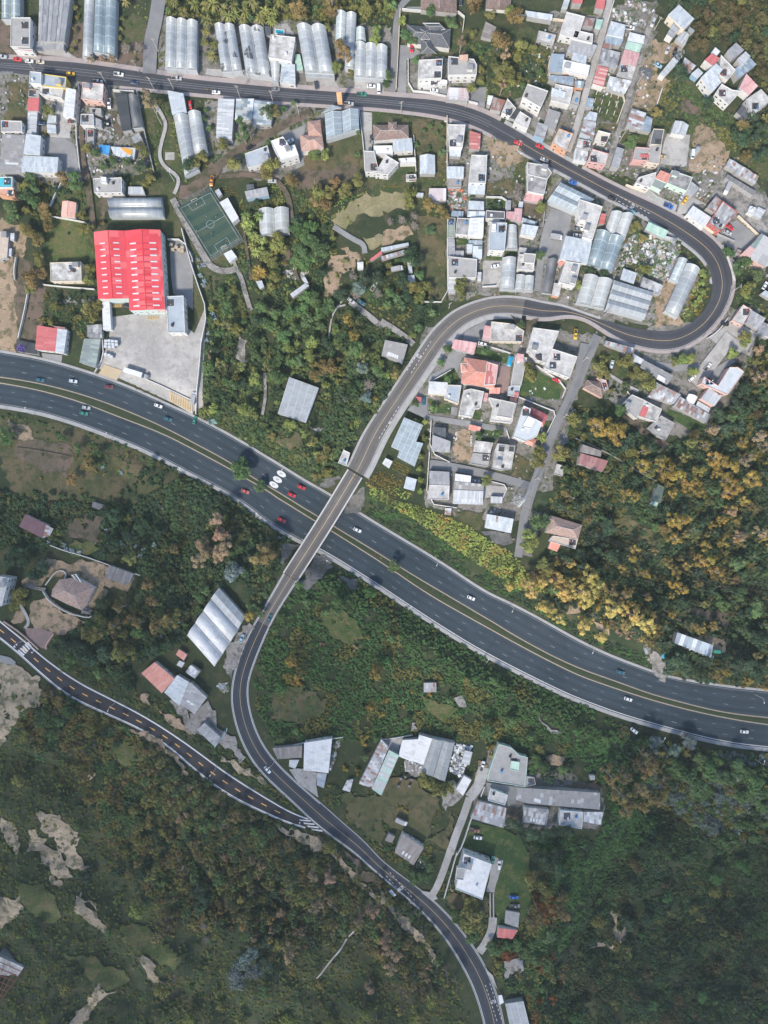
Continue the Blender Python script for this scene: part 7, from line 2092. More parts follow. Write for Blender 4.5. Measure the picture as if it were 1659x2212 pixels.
# lattice pylon and long lines
u, v = src('K', 1165, 1380); x, y, z = WG(u, v); py = empty('lattice_pylon', (x, y, z), 'pale lattice transmission pylon beside the village lane', 'pylon'); m = MB(); HP = 20
lv = [(0, 2.6), (5, 2.0), (10, 1.4), (15, .9), (HP, .5)]
for (z0, w0), (z1, w1) in zip(lv[:-1], lv[1:]):
    c0 = [(w0,w0),(-w0,w0),(-w0,-w0),(w0,-w0)]; c1 = [(w1,w1),(-w1,w1),(-w1,-w1),(w1,-w1)]
    for k in range(4):
        j = (k+1)%4; m.tube(c0[k]+(z0,), c1[k]+(z1,), .12, n=4); m.tube(c0[k]+(z0,), c1[j]+(z1,), .07, n=4); m.tube(c0[j]+(z0,), c1[k]+(z1,), .07, n=4); m.tube(c1[k]+(z1,), c1[j]+(z1,), .07, n=4)
m.build('lattice_mast', flat('galvanised', (.55,.57,.58), .5, .3), py)
for zz in (13, 16.5, 19.5):
    m = MB(); m.tube((-4,0,zz), (4,0,zz), .11, n=4); m.tube((-4,0,zz), (0,0,zz+1.4), .07, n=4); m.tube((4,0,zz), (0,0,zz+1.4), .07, n=4); m.build('crossarm', flat('galvanised', (.5,.5,.5)), py)
py.rotation_euler[2] = math.radians(60)
for dz, k in ((13, 0), (16.5, 1), (19.5, 2)):
    e2 = (W(*src('P', 1900, 760+60*k), 12)); m, o = cable((x, y, z+dz), (e2[0], e2[1], z+dz-2), 3, .04, 2, 6); e = m.build('transmission_line', CAB, None, tuple(o))
    tag(e, ['lowest','middle','top'][k]+' pair of transmission lines crossing the right-hand wood from the pylon', 'cable')
def WP(x, y, up=0, t='F'):
    u, v = src(t, x, y); return WG(u, v, up)
P4 = [(-105,325),(178,178),(445,605),(180,775)]
pw = [WP(*q)[:2] for q in P4]; TURF = None
def pitchmat():
    m, nt, b = newmat('pitch_turf'); N = NB(nt); uv = N.n('UVMap'); sp = N.n('SeparateXYZ'); N.l(uv.outputs[0], sp.inputs[0])
    s = N.math('GREATER_THAN', N.math('FRACT', N.math('MULTIPLY', sp.outputs[1], 5.0)), .5); t = N.n('TexCoord')
    c = N.mix(s, (.022,.058,.046), (.042,.075,.052)); f = N.ramp(N.noise(t.outputs['Object'], .2, 4), .4, .7); c = N.mix(N.math('MULTIPLY', f, .4), c, (.06,.075,.055))
    N.l(c, b.inputs['Base Color']); b.inputs['Roughness'].default_value = .9; return m
fx, fy = np.mean(pw, axis=0)
pitch = obj('football_pitch', mesh('football_pitch', [(p[0], p[1], _off+.03) for p in ccw(pw)], [(0,1,2,3)], pitchmat(), uv=[(0,0),(1,0),(1,1),(0,1)] if ccw(pw) == pw else [(1,1),(0,1),(0,0),(1,0)])); struct(pitch)
raster(HARD, pw, .8)
q = [Vector(p) for p in pw]
def fp(s, t): return (q[0]*(1-s)+q[1]*s)*(1-t)+(q[3]*(1-s)+q[2]*s)*t
LN = MB()
def fl(s0, t0, s1, t1, w=.14):
    a, b = fp(s0, t0), fp(s1, t1); d = (b-a).normalized(); n = Vector((-d.y, d.x))*w/2; LN.add([(p.x, p.y, 0) for p in ccw([tuple(a+n), tuple(b+n), tuple(b-n), tuple(a-n)]) for p in [Vector(p)]], [(0,1,2,3)])
I0, I1, J0, J1 = .05, .95, .04, .95
for a in ((I0,J0,I1,J0),(I1,J0,I1,J1),(I1,J1,I0,J1),(I0,J1,I0,J0),(I0,.5,I1,.5),(.28,J0,.28,.16),(.28,.16,.68,.16),(.68,.16,.68,J0),(.28,J1,.28,.83),(.28,.83,.68,.83),(.68,.83,.68,J1)): fl(*a)
c = fp(.5, .5)
for k in range(20):
    a = 2*math.pi*k/20; b = 2*math.pi*(k+1)/20; R0, R1 = 1.93, 2.07
    LN.add([(c.x+R0*math.cos(a), c.y+R0*math.sin(a), 0), (c.x+R1*math.cos(a), c.y+R1*math.sin(a), 0), (c.x+R1*math.cos(b), c.y+R1*math.sin(b), 0), (c.x+R0*math.cos(b), c.y+R0*math.sin(b), 0)], [(0,1,2,3)])
LN.build('pitch_lines', PTW, pitch, (0, 0, _off+.05))
mfm = flat('mesh_fence_metal', (.42,.45,.46), .5, .3); fe = empty('pitch_fence', (fx, fy, 0), 'pale metal net fence standing all round the football pitch', 'fence')
ring = [fp(-.02,-.02), fp(1.02,-.02), fp(1.02,1.02), fp(-.02,1.02)]; m = MB(); cnt = 0
for i in range(4):
    a, b = ring[i], ring[(i+1)%4]; L = (b-a).length; k = int(L/3)
    for z_ in (.15, 1.5, 3.0, 4.5): m.tube((a.x-fx, a.y-fy, z_), (b.x-fx, b.y-fy, z_), .05, n=4)
    for j in range(k):
        p = a.lerp(b, j/k); pm = MB(); pm.tube((0,0,-.2), (0,0,4.6), .07, n=5); pm.build('post', mfm, fe, (p.x-fx, p.y-fy, 0))
    for j in range(int(L/.8)):
        p = a.lerp(b, j*.8/L); m.tube((p.x-fx, p.y-fy, .1), (p.x-fx, p.y-fy, 4.5), .018, n=3)
m.build('netting', mfm, fe)
for k, (t_, lab) in enumerate(((J0, 'white football goal at the upper left end of the pitch'), (J1, 'white football goal at the lower right end of the pitch'))):
    a, b = fp(.4, t_), fp(.56, t_); g = empty('football_goal', (a.x, a.y, _off+.04), lab, 'goal', 'football goals'); d = b-a; nn_ = Vector((-d.y, d.x)).normalized()*(1.0 if k == 0 else -1.0)
    if (fp(.5,.5)-a).dot(nn_) > 0: nn_ = -nn_
    m = MB(); m.tube((0,0,0), (0,0,2), .09, n=5); m.build('post', FRAME, g); m = MB(); m.tube((d.x,d.y,0), (d.x,d.y,2), .09, n=5); m.build('post', FRAME, g)
    m = MB(); m.tube((0,0,2), (d.x,d.y,2), .09, n=5); m.build('crossbar', FRAME, g)
    m = MB()
    for i in range(7):
        t = i/6; p = d*t; m.tube((p.x,p.y,2), (p.x+nn_.x,p.y+nn_.y,0), .03, n=3)
    m.tube((nn_.x,nn_.y,.02), (d.x+nn_.x,d.y+nn_.y,.02), .03, n=3); m.build('net', FRAME, g)
def person(x, y, z, rz, shirt, pants, label, stride=.3, arm=.4):
    """one continuous skinned body in shirt, shorts and skin zones"""
    J = {'pelvis':(0,0,.95),'chest':(0,.02,1.32),'neck':(0,.02,1.50),'head':(0,.03,1.64),'top':(0,.03,1.76),
         'shL':(.19,.02,1.44),'elL':(.26,.02-arm*.3,1.16),'haL':(.25,.12-arm*.2,.92),'shR':(-.19,.02,1.44),'elR':(-.26,.05+arm*.3,1.17),'haR':(-.25,.18+arm*.3,.98),
         'hiL':(.10,0,.90),'knL':(.11,stride*.6,.50),'ftL':(.11,stride*.5,.08),'toL':(.11,stride*.5+.2,.04),'hiR':(-.10,0,.90),'knR':(-.11,-stride*.3,.49),'ftR':(-.11,-stride-.1,.10),'toR':(-.11,-stride+.08,.04)}
    E = [('pelvis','chest'),('chest','neck'),('neck','head'),('head','top'),('chest','shL'),('shL','elL'),('elL','haL'),('chest','shR'),('shR','elR'),('elR','haR'),('pelvis','hiL'),('hiL','knL'),('knL','ftL'),('ftL','toL'),('pelvis','hiR'),('hiR','knR'),('knR','ftR'),('ftR','toR')]
    R = {'pelvis':.13,'chest':.155,'neck':.055,'head':.105,'top':.07,'sh':.06,'el':.042,'ha':.035,'hi':.085,'kn':.055,'ft':.04,'to':.035}
    k = list(J); me = bpy.data.meshes.new('person'); me.from_pydata([J[a] for a in k], [(k.index(a), k.index(b)) for a, b in E], []); me.update()
    o = bpy.data.objects.new('person', me); COL.objects.link(o); o.modifiers.new('s', 'SKIN'); o.modifiers.new('u', 'SUBSURF').levels = 1
    for i, a in enumerate(k):
        r = R.get(a) or R[a[:2]]; me.skin_vertices[0].data[i].radius = (r, r)
    me.skin_vertices[0].data[0].use_root = True
    dg = bpy.context.evaluated_depsgraph_get(); m2 = bpy.data.meshes.new_from_object(o.evaluated_get(dg)); o.modifiers.clear(); o.data = m2
    m2.materials.clear(); [m2.materials.append(q_) for q_ in (flat('skin', (.35,.2,.14)), flat('shirt_'+shirt[0], shirt[1]), flat('shorts_'+pants[0], pants[1]), flat('hair', (.02,.015,.012)))]
    for p in m2.polygons:
        c = p.center; p.material_index = 3 if c.z > 1.66 else (1 if 1.0 < c.z < 1.48 and abs(c.x) < .27 and not (abs(c.x) > .22 and c.z < 1.2) else (2 if .55 < c.z <= 1.0 and abs(c.x) < .2 else 0))
    o.location = (x, y, z); o.rotation_euler = (0, 0, rz); tag(o, label, 'person', 'people on the football pitch'); return o
PPL = [(57,300,'white','near the upper goal of the football pitch'),(140,405,'white','in white left of the centre circle, upper half'),(222,405,'black','in black just above the centre circle'),(57,527,'white','in white by the left touchline'),(137,524,'black','in dark clothes below left of the centre circle'),(185,550,'orange','in orange below the centre circle'),(189,583,'black','in dark clothes just behind the player in orange'),(280,660,'white','in white inside the lower penalty box'),(312,614,'red','in red near the right touchline')]
SC = dict(white=(.75,.75,.75), black=(.03,.03,.035), orange=(.8,.3,.02), red=(.6,.04,.04))
for i, (a, b, c_, w_) in enumerate(PPL):
    x, y, z = WP(a, b, .9); person(x, y, _off+.05, i*1.3, (c_, SC[c_]), ('dark', (.04,.04,.06)) if i%2 else ('pale', (.5,.5,.5)), 'person '+w_, .25+.05*(i%3), .3)
def panel_sign(name, base, h0, h1, width, ang, mat, label, thick=.35, kids=None):
    x, y, z = base; e = empty(name, base, label, 'billboard', rz=ang); m = MB(); m.box(-width/2, -thick/2, h0, width/2, thick/2, h1); pn = m.build('panel', mat, e)
    m = MB(); m.tube((0, 0, -.5), (0, 0, h0), .22, n=8); m.build('post', POLEM, e); return e, pn
u, v = src('B', 1288, 914); x, y, z = WG(u, v); e, pn = panel_sign('totem_sign', (x, y, z), 1.5, 12.3, 2.5, 0, stain('sign_orange', (.75,.36,.13), (.6,.55,.5), .5, .35), 'tall orange totem sign rising at the edge of the main road')
u, v = src('I', 236, 92); x, y, z = WG(u, v); e, pn = panel_sign('roadside_billboard', (x, y, z), 2.0, 9.5, 3.3, math.radians(62), flat('billboard_purple', (.16,.07,.38), .5), 'purple and white advertising billboard above the black carport')
rb_ = random.Random(3)
for c_, nm in (((.7,.72,.78), 'printed_figure'), ((.62,.3,.33), 'printed_figure'), ((.2,.4,.6), 'printed_strip')):
    m = MB()
    for _ in range(5):
        a = rb_.uniform(-1.2, .9); b = rb_.uniform(2.4, 8.6); m.box(a, -.20, b, a+rb_.uniform(.3, .8), -.175, b+rb_.uniform(.3, .9)); m.box(a, .175, b, a+rb_.uniform(.3, .8), .20, b+rb_.uniform(.3, .9))
    m.build(nm, flat('print_%.2f'%c_[0], c_, .5), pn)
def pool(t, P, label):
    w = [WP(*p, 0, t) for p in P]; z = w[0][2]+_off+.05; o = MB(); p = ccw([a[:2] for a in w]); c = (sum(a[0] for a in p)/len(p), sum(a[1] for a in p)/len(p)); pl = [(a[0]-c[0], a[1]-c[1]) for a in p]
    e = empty('swimming_pool', (c[0], c[1], z), label, 'pool'); o.prism(inset(pl, .15), -.3, .02); o.build('water', flat('pool_water', (.02,.30,.42), .08), e); m = MB(); i1 = inset(pl, -.25); i2 = inset(pl, .15); k = len(pl)
    for i in range(k): m.prism([i1[i], i1[(i+1)%k], i2[(i+1)%k], i2[i]], -.3, .1)
    m.build('rim', flat('pool_rim', (.6,.6,.6)), e)
pool('B', [(733,263),(808,271),(804,308),(732,298)], 'small turquoise swimming pool behind the blotchy grey villa')
def shelter(t, P, h, roof, back, label):
    w = [src(t, *p) for p in P]; zb = WG(*w[0])[2]; z = zb+h; p = ccw([W(u, v, z) for u, v in w]); c = (sum(a[0] for a in p)/4, sum(a[1] for a in p)/4); pl = [(a[0]-c[0], a[1]-c[1]) for a in p]
    e = empty('bus_shelter', (c[0], c[1], zb), label, 'bus shelter', 'bus shelters'); m = MB(); m.prism(pl, h-.12, h); m.build('roof', roof, e)
    for q_ in inset(pl, .25): m = MB(); m.tube((q_[0], q_[1], -.3), (q_[0], q_[1], h-.12), .07, n=6); m.build('post', back, e)
    i2 = inset(pl, .2); m = MB(); a = Vector(i2[0]); b = Vector(i2[1]); n = Vector((-(b-a).y, (b-a).x)).normalized()*.08; m.prism(ccw([tuple(a), tuple(b), tuple(b+n), tuple(a+n)]), 0, h-.3); m.build('back_panel', back, e)
    n = n*6; m = MB(); m.prism(ccw([tuple(a+n), tuple(b+n), tuple(b+n*1.8), tuple(a+n*1.8)]), .4, .5); m.build('bench', back, e); raster(HARD, p, .5)
shelter('W', [(66,345),(88,328),(132,378),(110,390)], 2.6, flat('shelter_roof', (.40,.50,.55), .4), flat('shelter_red', (.4,.03,.03)), 'bus shelter with pale blue roof and red edge beside the lower road')
shelter('W', [(1008,1240),(1040,1235),(1056,1300),(1020,1320)], 2.6, flat('shelter_white', (.62,.66,.68), .4), flat('shelter_grey', (.3,.3,.32)), 'white roofed bus shelter above the bottom greenhouse')
shelter('H', [(478,342),(492,340),(532,372),(520,384)], 2.6, flat('shelter_teal', (.16,.36,.42), .4), flat('shelter_grey', (.3,.3,.32)), 'teal roofed bus shelter beside the hairpin tunnels')
# crates and stacks on the forecourt
def crates(t, lst, size, mat, name, label, cat, group):
    first = None
    for x, y in lst:
        w = WP(x, y, 1.0, t); 
        if first is None:
            first = empty(name, (0,0,0), label, cat, group); m = MB(); m.box(-size, -size*.8, .12, size, size*.8, 1.6); m.build('stack', mat, first); m = MB(); m.box(-size*1.05, -size*.85, 0, size*1.05, size*.85, .11); m.build('pallet', flat('pallet_wood', (.30,.22,.14)), first); o = first
        else: o = copy_tree(first)
        o.location = (w[0], w[1], hgt(w[0], w[1])+_off+.01); o.rotation_euler = (0, 0, random.uniform(-.15, .15)); raster(HARD, [(w[0]-1.5,w[1]-1.5),(w[0]+1.5,w[1]-1.5),(w[0]+1.5,w[1]+1.5),(w[0]-1.5,w[1]+1.5)])
crates('I', [(918,10),(945,8),(975,12),(1005,15),(918,35),(948,35),(978,38),(1008,42),(915,58),(948,60),(980,60),(915,125),(945,132),(965,145)], .75, stain('wrapped_goods', (.50,.54,.58), (.35,.38,.42), .6, .8), 'wrapped_pallet', 'pale wrapped pallet load standing by the forecourt side wall', 'pallet', 'wrapped pallets on the forecourt')
crates('E', [(1475,648),(1520,670),(1572,672),(1490,688),(1570,700),(1545,690)], .85, stain('crate_tan', (.42,.34,.25), (.3,.26,.2), .6, .8), 'wooden_crate', 'tan wooden crate in the yard behind the red warehouse', 'crate', 'wooden crates behind the warehouse')
crates('S', [(170,835),(208,822),(150,900),(245,900),(262,848)], .6, stain('box_dark', (.10,.11,.12), (.4,.4,.42), .6, .9), 'square_basin', 'small square dark basin standing on the farm lawn', 'basin', 'square basins on the farm lawn')
# tarpaulin boat shape, water tanks on the ground
m = MB(); V = []; n = 16
for k in range(n): a = 2*math.pi*k/n; V.append((1.55*math.cos(a)*(1 if abs(math.cos(a)) < .8 else .9), 3.6*math.sin(a)*.55+0, .1))
V += [(v[0]*.55, v[1]*.6, .8) for v in V[:n]]; V.append((0, 0, .95))
Ff = [(k, (k+1)%n, n+(k+1)%n, n+k) for k in range(n)]+[(n+k, n+(k+1)%n, 2*n) for k in range(n)]
w = WP(765, 1243, .5, 'P'); o = obj('covered_boat', mesh('covered_boat', V, Ff, stain('tarp_bright', (.02,.25,.42), (.03,.33,.5), .5, .8, .4, damt=.1)), None, (w[0], w[1], hgt(w[0], w[1])+.1)); o.rotation_euler[2] = .15; tag(o, 'bright blue tarpaulin-covered oval heap in the nursery yard', 'tarpaulin')
w = WP(1390, 1235, .5, 'P'); o = obj('tarpaulin_heap', o.data.copy(), None, (w[0], w[1], hgt(w[0], w[1])+.1)); o.data.materials[0] = flat('tarp_pale', (.2,.36,.46)); o.scale = (.8, 1, .8); tag(o, 'pale blue tarpaulin heap among trees right of the nursery', 'tarpaulin')
# scrap and rubble heaps (uncountable)
def heap(t, polys, n, cols, label, name, hmax=.9, size=(.25, .9)):
    rg = random.Random(name+t+str(n)); m = MB(); mats = [flat('scrap_%.2f_%.2f_%.2f'%c, c, .7) for c in cols]
    for P in polys:
        w = [WP(*p, 0, t)[:2] for p in P]; x0, x1 = min(a[0] for a in w), max(a[0] for a in w); y0, y1 = min(a[1] for a in w), max(a[1] for a in w); k = 0; tries = 0
        while k < n and tries < n*12:
            tries += 1; x, y = rg.uniform(x0, x1), rg.uniform(y0, y1)
            if not inside(np.array([[x, y]]), w)[0]: continue
            k += 1; z = hgt(x, y)+.05; s = rg.uniform(*size); a = rg.uniform(0, 3.14); dx, dy = math.cos(a)*s, math.sin(a)*s; ex_, ey_ = -math.sin(a)*s*rg.uniform(.3, 1), math.cos(a)*s*rg.uniform(.3, 1); h = rg.uniform(.1, hmax)
            V = [(x-dx-ex_, y-dy-ey_), (x+dx-ex_, y+dy-ey_), (x+dx+ex_, y+dy+ey_), (x-dx+ex_, y-dy+ey_)]
            m.prism(ccw(V), z-.1, [z+h*rg.uniform(.5, 1) for _ in V], rg.randrange(len(mats)))
    o = m.build(name, mats); o['label'] = label; o['category'] = 'scrap'; o['kind'] = 'stuff'; return o
SCR = [(.42,.43,.44),(.28,.29,.30),(.16,.16,.16),(.33,.29,.25),(.22,.26,.30),(.22,.15,.12),(.55,.56,.57),(.11,.12,.09),(.07,.11,.04),(.05,.08,.03)]
heap('A', [[(815,1130),(900,1140),(900,1235),(820,1230)],[(930,950),(1010,1180),(900,1200),(905,1000)]], 130, SCR, 'pile of pale scrap and bags in the yard', 'scrap_heap')
heap('H', [[(500,560),(620,560),(900,640),(870,720),(780,930),(640,900),(560,780),(380,860),(430,650)]], 800, SCR+[(.08,.16,.06)], 'scattered scrap, timber and plastic inside the hairpin', 'scrap_heap', 1.0, (.3, 1.3))
heap('D', [[(320,80),(440,110),(450,190),(330,160)],[(450,150),(610,190),(600,235),(460,200)]], 200, SCR, 'heap of white scrap at the top of the alleys', 'scrap_heap')
heap('D', [[(420,0),(560,-10),(640,100),(440,60)],[(860,400),(940,440),(900,500),(850,470)]], 90, SCR, 'loose junk round the top lots', 'scrap_heap')
heap('S', [[(640,540),(780,560),(700,830),(640,800),(590,770)],[(210,690),(360,720),(330,810),(210,770)]], 240, [(.55,.58,.6),(.35,.38,.4),(.7,.72,.74),(.2,.22,.24)], 'rows of pale scrap beside the farm shed', 'scrap_heap')
heap('G', [[(570,160),(740,160),(740,270),(610,290),(575,240)],[(610,300),(745,310),(735,350),(600,345)]], 150, SCR+[(.6,.15,.08)], 'colourful junk in the walled strip', 'scrap_heap')
heap('F', [[(790,870),(900,850),(930,950),(830,920)],[(1000,860),(1020,900),(960,920),(950,890)]], 90, SCR, 'pale rubble in the green valley', 'scrap_heap')
heap('K', [[(640,790),(790,820),(770,1010),(640,990)]], 160, [(.45,.42,.38),(.35,.3,.25),(.55,.54,.52)], 'broken rubble on the empty plot', 'rubble', .4, (.2, .7))
heap('R', [[(930,750),(1080,790),(1060,860),(940,820)],[(1230,510),(1290,500),(1200,790),(1195,700)],[(230,30),(320,20),(330,90),(260,90)]], 80, SCR, 'odds and ends round the workshop', 'scrap_heap')
heap('W', [[(330,60),(380,60),(370,150),(280,130)]], 30, SCR, 'clutter beside the round terrace', 'scrap_heap')
heap('P', [[(860,1120),(1180,1240),(1190,1270),(860,1150)],[(590,1100),(640,1100),(640,1280),(600,1280)]], 70, SCR, 'goods stacked along the nursery roof', 'scrap_heap')
heap('D', [[(560,600),(630,600),(640,670),(570,670)]], 60, [(.10,.11,.12),(.14,.15,.16)], 'dark gravel pile on the dirt lot', 'gravel_heap', 1.2, (.5, 1.2))
# yard clutter over the dense blocks
def yard(Zp, n, name, label):
    rg = random.Random(name); w = [W(*src('Z', *p)) for p in Zp]; m = MB(); mats = [flat('scrap_%.2f_%.2f_%.2f'%c, c, .7) for c in SCR]; x0, x1 = min(a[0] for a in w), max(a[0] for a in w); y0, y1 = min(a[1] for a in w), max(a[1] for a in w); k = 0
    for _ in range(n*8):
        if k >= n: break
        x, y = rg.uniform(x0, x1), rg.uniform(y0, y1)
        if hard_at(x, y) or not inside(np.array([[x, y]]), w)[0]: continue
        k += 1; z = hgt(x, y); s = rg.uniform(.2, .75); t = rg.uniform(.15, .5); h = rg.uniform(.2, 1.1); a = rg.uniform(0, 3.1); c_, s_ = math.cos(a), math.sin(a); m.prism([(x+c_*i*s-s_*j*t, y+s_*i*s+c_*j*t) for i, j in ((-1,-1),(1,-1),(1,1),(-1,1))], z-.2, z+h, rg.randrange(len(mats)))
    o = m.build(name, mats); o['label'] = label; o['category'] = 'clutter'; o['kind'] = 'stuff'
yard([(1190,30),(1420,0),(1380,380),(1320,380),(1080,230)], 220, 'yard_clutter', 'small household clutter in the yards of the dense upper block')
yard([(960,260),(1110,310),(1190,360),(1500,570),(1450,700),(970,650)], 240, 'yard_clutter', 'small clutter in the yards between the two road arms')
yard([(0,160),(210,170),(340,350),(170,400),(0,390)], 160, 'yard_clutter', 'small clutter in the upper left yards')
yard([(920,700),(1290,740),(1150,1200),(930,1100)], 150, 'yard_clutter', 'small clutter in the gardens below the inner bend')
yard([(1350,370),(1600,340),(1659,600),(1560,560)], 160, 'yard_clutter', 'small clutter outside the hairpin bend')
# foundation stubs in the allotment
for i in range(3):
    for j in range(4):
        w = WP(185+j*62+i*-18, 800+j*12+i*70, 0, 'D')
        if i == 0 and j == 0: m = MB(); m.box(-.15, -1.1, -.2, .15, 1.1, .9); st = m.build('wall_stub', wallmat('crm')); o = st
        else: o = st.copy(); COL.objects.link(o)
        o.location = w; o.rotation_euler[2] = -.3; tag(o, 'short cream wall stub standing in the walled allotment', 'wall', 'wall stubs in the allotment')
VC = dict(oliv=(.150,.150,.048), mid=(.078,.130,.050), dark=(.042,.072,.040), yelg=(.165,.20,.06), lime=(.30,.36,.09), lawn=(.140,.165,.045), vine=(.065,.135,.045), gold=(.38,.29,.09), oran=(.155,.120,.048), yell=(.225,.165,.042), tan=(.235,.170,.105),  # lime and gold also carry the sun glow painted on the bank
          brow=(.080,.068,.032), grey=(.185,.170,.160), silv=(.115,.150,.135), redd=(.160,.060,.025), silb=(.25,.32,.34))
def leafmat():
    m, nt, b = newmat('foliage'); N = NB(nt); oi = N.n('ObjectInfo'); geo = N.n('NewGeometry'); 
    v = N.objvec(); f = N.noise(v, .7, 3, .6); g = N.noise(v, 3.1, 2, .6)
    hsv = N.n('HueSaturation'); N.l(oi.outputs['Color'], hsv.inputs['Color'])
    N.l(N.math('ADD', N.math('MULTIPLY', N.ramp(f, .3, .7), .9), N.math('ADD', N.math('MULTIPLY', g, .7), .25)), hsv.inputs['Value'])
    N.l(N.math('ADD', N.math('MULTIPLY', f, -.06), .53), hsv.inputs['Hue'])
    N.l(hsv.outputs[0], b.inputs['Base Color']); b.inputs['Roughness'].default_value = .75; b.inputs['Specular IOR Level'].default_value = .2
    return m
LEAF = leafmat(); BARK = stain('bark', (.16,.13,.10), (.26,.23,.20), .7, 1.5); BARKP = stain('bark_pale', (.34,.30,.26), (.22,.18,.15), .7, 1.5)
def leaves(m, c, r, n, rg, size, squash=.8, down=0.0):
    """leaf-clump faces spread through a lumpy volume; faces lean outward"""
    cx, cy, cz = c
    for _ in range(n):
        a = rg.uniform(0, 2*math.pi); u = rg.uniform(-.45, 1); s = math.sqrt(max(0, 1-u*u)); rr = r*(rg.random()**.33)*(.82+.36*mnoise.noise(Vector((s*math.cos(a)*1.7+cx, s*math.sin(a)*1.7+cy, u*1.7+cz))))
        p = Vector((cx+rr*s*math.cos(a), cy+rr*s*math.sin(a), cz+rr*u*squash)); nrm = Vector((s*math.cos(a), s*math.sin(a), u+.35+down)).normalized()
        nrm = (nrm+Vector((rg.uniform(-.6,.6), rg.uniform(-.6,.6), rg.uniform(-.4,.6)))).normalized()
        t = nrm.orthogonal().normalized(); t = (t*math.cos(a*3)+nrm.cross(t)*math.sin(a*3)); b = nrm.cross(t); q = size*rg.uniform(.6, 1.3)
        m.add([p-t*q, p-b*q*.7, p+t*q, p+b*q*.7], [(0,1,2,3)])
def tree_proto(kind, seed):
    rg = random.Random(seed); e = bpy.data.objects.new({'b':'broadleaf_tree','e':'eucalyptus_tree','p':'palm_tree','s':'silver_shrub','f':'flowering_shrub','d':'bare_tree'}[kind], None); T = MB(); Cn = MB()
    # unit: crown radius 1, built at r=1 then scaled; trunk height varies
    if kind == 'b':
        h = 1.25; T.tube((0,0,-.3), (0,0,h*.8), .09, .05, 7)
        for k in range(rg.randint(8, 11)):
            a = rg.uniform(0, 6.28); d = rg.uniform(.25, .72); r = rg.uniform(.26, .46); zz = h+rg.uniform(-.2, .42)*(1.1-d); c = (math.cos(a)*d, math.sin(a)*d, zz)
            T.tube((0,0,h*.5), c, .035, .015, 5); leaves(Cn, c, r, 95, rg, .085)
        leaves(Cn, (0,0,h+.15), .55, 120, rg, .085)
    elif kind == 'e':
        h = 3.2; T.tube((0,0,-.3), (.05,.02,h*.6), .08, .05, 7); T.tube((.05,.02,h*.6), (0,0,h), .05, .02, 6)
        for k in range(rg.randint(10, 13)):
            f = rg.random(); a = rg.uniform(0, 6.28); zz = h*(.42+.58*f); d = rg.uniform(.3, .8)*(1.15-f*.65); c = (math.cos(a)*d, math.sin(a)*d, zz); T.tube((.02,0,zz-.35), c, .025, .01, 4); leaves(Cn, c, rg.uniform(.2, .36), 70, rg, .075, .8)
        leaves(Cn, (0,0,h), .3, 70, rg, .075)
    elif kind == 'p':
        h = 1.5; T.tube((0,0,-.3), (0,0,h), .07, .055, 7)
        for k in range(16):
            a = k*2.4; L = rg.uniform(.8, 1.1); up = rg.uniform(.0, .55); pr = None
            for i in range(7):
                t = i/6; x = L*t; zz = h+up*math.sin(t*2.2)-.55*t*t*L; w = .10*math.sin(math.pi*min(1, t*.9+.1))+.012; c, s = math.cos(a), math.sin(a); q = [(x*c-w*s, x*s+w*c, zz-.04), (x*c, x*s, zz), (x*c+w*s, x*s-w*c, zz-.04)]
                if pr: Cn.add([pr[0], pr[1], q[1], q[0]], [(0,1,2,3)]); Cn.add([pr[1], pr[2], q[2], q[1]], [(0,1,2,3)])
                pr = q
    elif kind in 'sf':
        T.tube((0,0,-.2), (0,0,.5), .07, .04, 6)
        for k in range(7):
            a = rg.uniform(0, 6.28); d = rg.uniform(.1, .6); leaves(Cn, (math.cos(a)*d, math.sin(a)*d, rg.uniform(.35, .7)), rg.uniform(.3, .45), 60, rg, .1)
    elif kind == 'd':
        T.tube((0,0,-.3), (0,0,.6), .1, .06, 6)
        for k in range(34):
            a = rg.uniform(0, 6.28); el = rg.uniform(.3, 1.2); L = rg.uniform(.7, 1.1); p = Vector((math.cos(a)*math.cos(el)*L*.5, math.sin(a)*math.cos(el)*L*.5, .6+math.sin(el)*L*.5)); T.tube((0,0,.5), p, .03, .018, 4)
            for _ in range(3): q = p+Vector((rg.uniform(-.4,.4), rg.uniform(-.4,.4), rg.uniform(.0,.4))); T.tube(p, q, .016, .008, 3)
        for k in range(8):
            a = rg.uniform(0, 6.28); d = rg.uniform(.2, .75); leaves(Cn, (math.cos(a)*d, math.sin(a)*d, rg.uniform(.8, 1.2)), .3, 22, rg, .05)
    COL.objects.link(e); tr = obj('trunk', mesh('trunk', T.V, T.F, BARKP if kind in 'ed' else BARK), e); cr = obj('crown', mesh('crown', [tuple(v) for v in Cn.V], Cn.F, LEAF), e)
    return e
PR = {k: [tree_proto(k, k+str(i)) for i in range(5 if k in 'be' else 3)] for k in 'bepsfd'}
USED = set(); CNT = {}; TREES = []
CW_ = dict(oliv='olive', mid='green', dark='dark green', yelg='yellow-green', lime='lime green', gold='golden', vine='green', lawn='green', oran='orange-brown', yell='yellow', tan='tan', brow='brown', grey='grey', silv='silvery', redd='rust-red')
KW = dict(b='leafy tree', e='tall eucalyptus', p='palm', s='silvery shrub', f='flowering shrub', d='leafless tree'); KC = dict(b='tree', e='tree', p='palm', s='shrub', f='shrub', d='tree')
HT = dict(b=1.45, e=3.1, p=1.4, s=.6, f=.6, d=1.1)
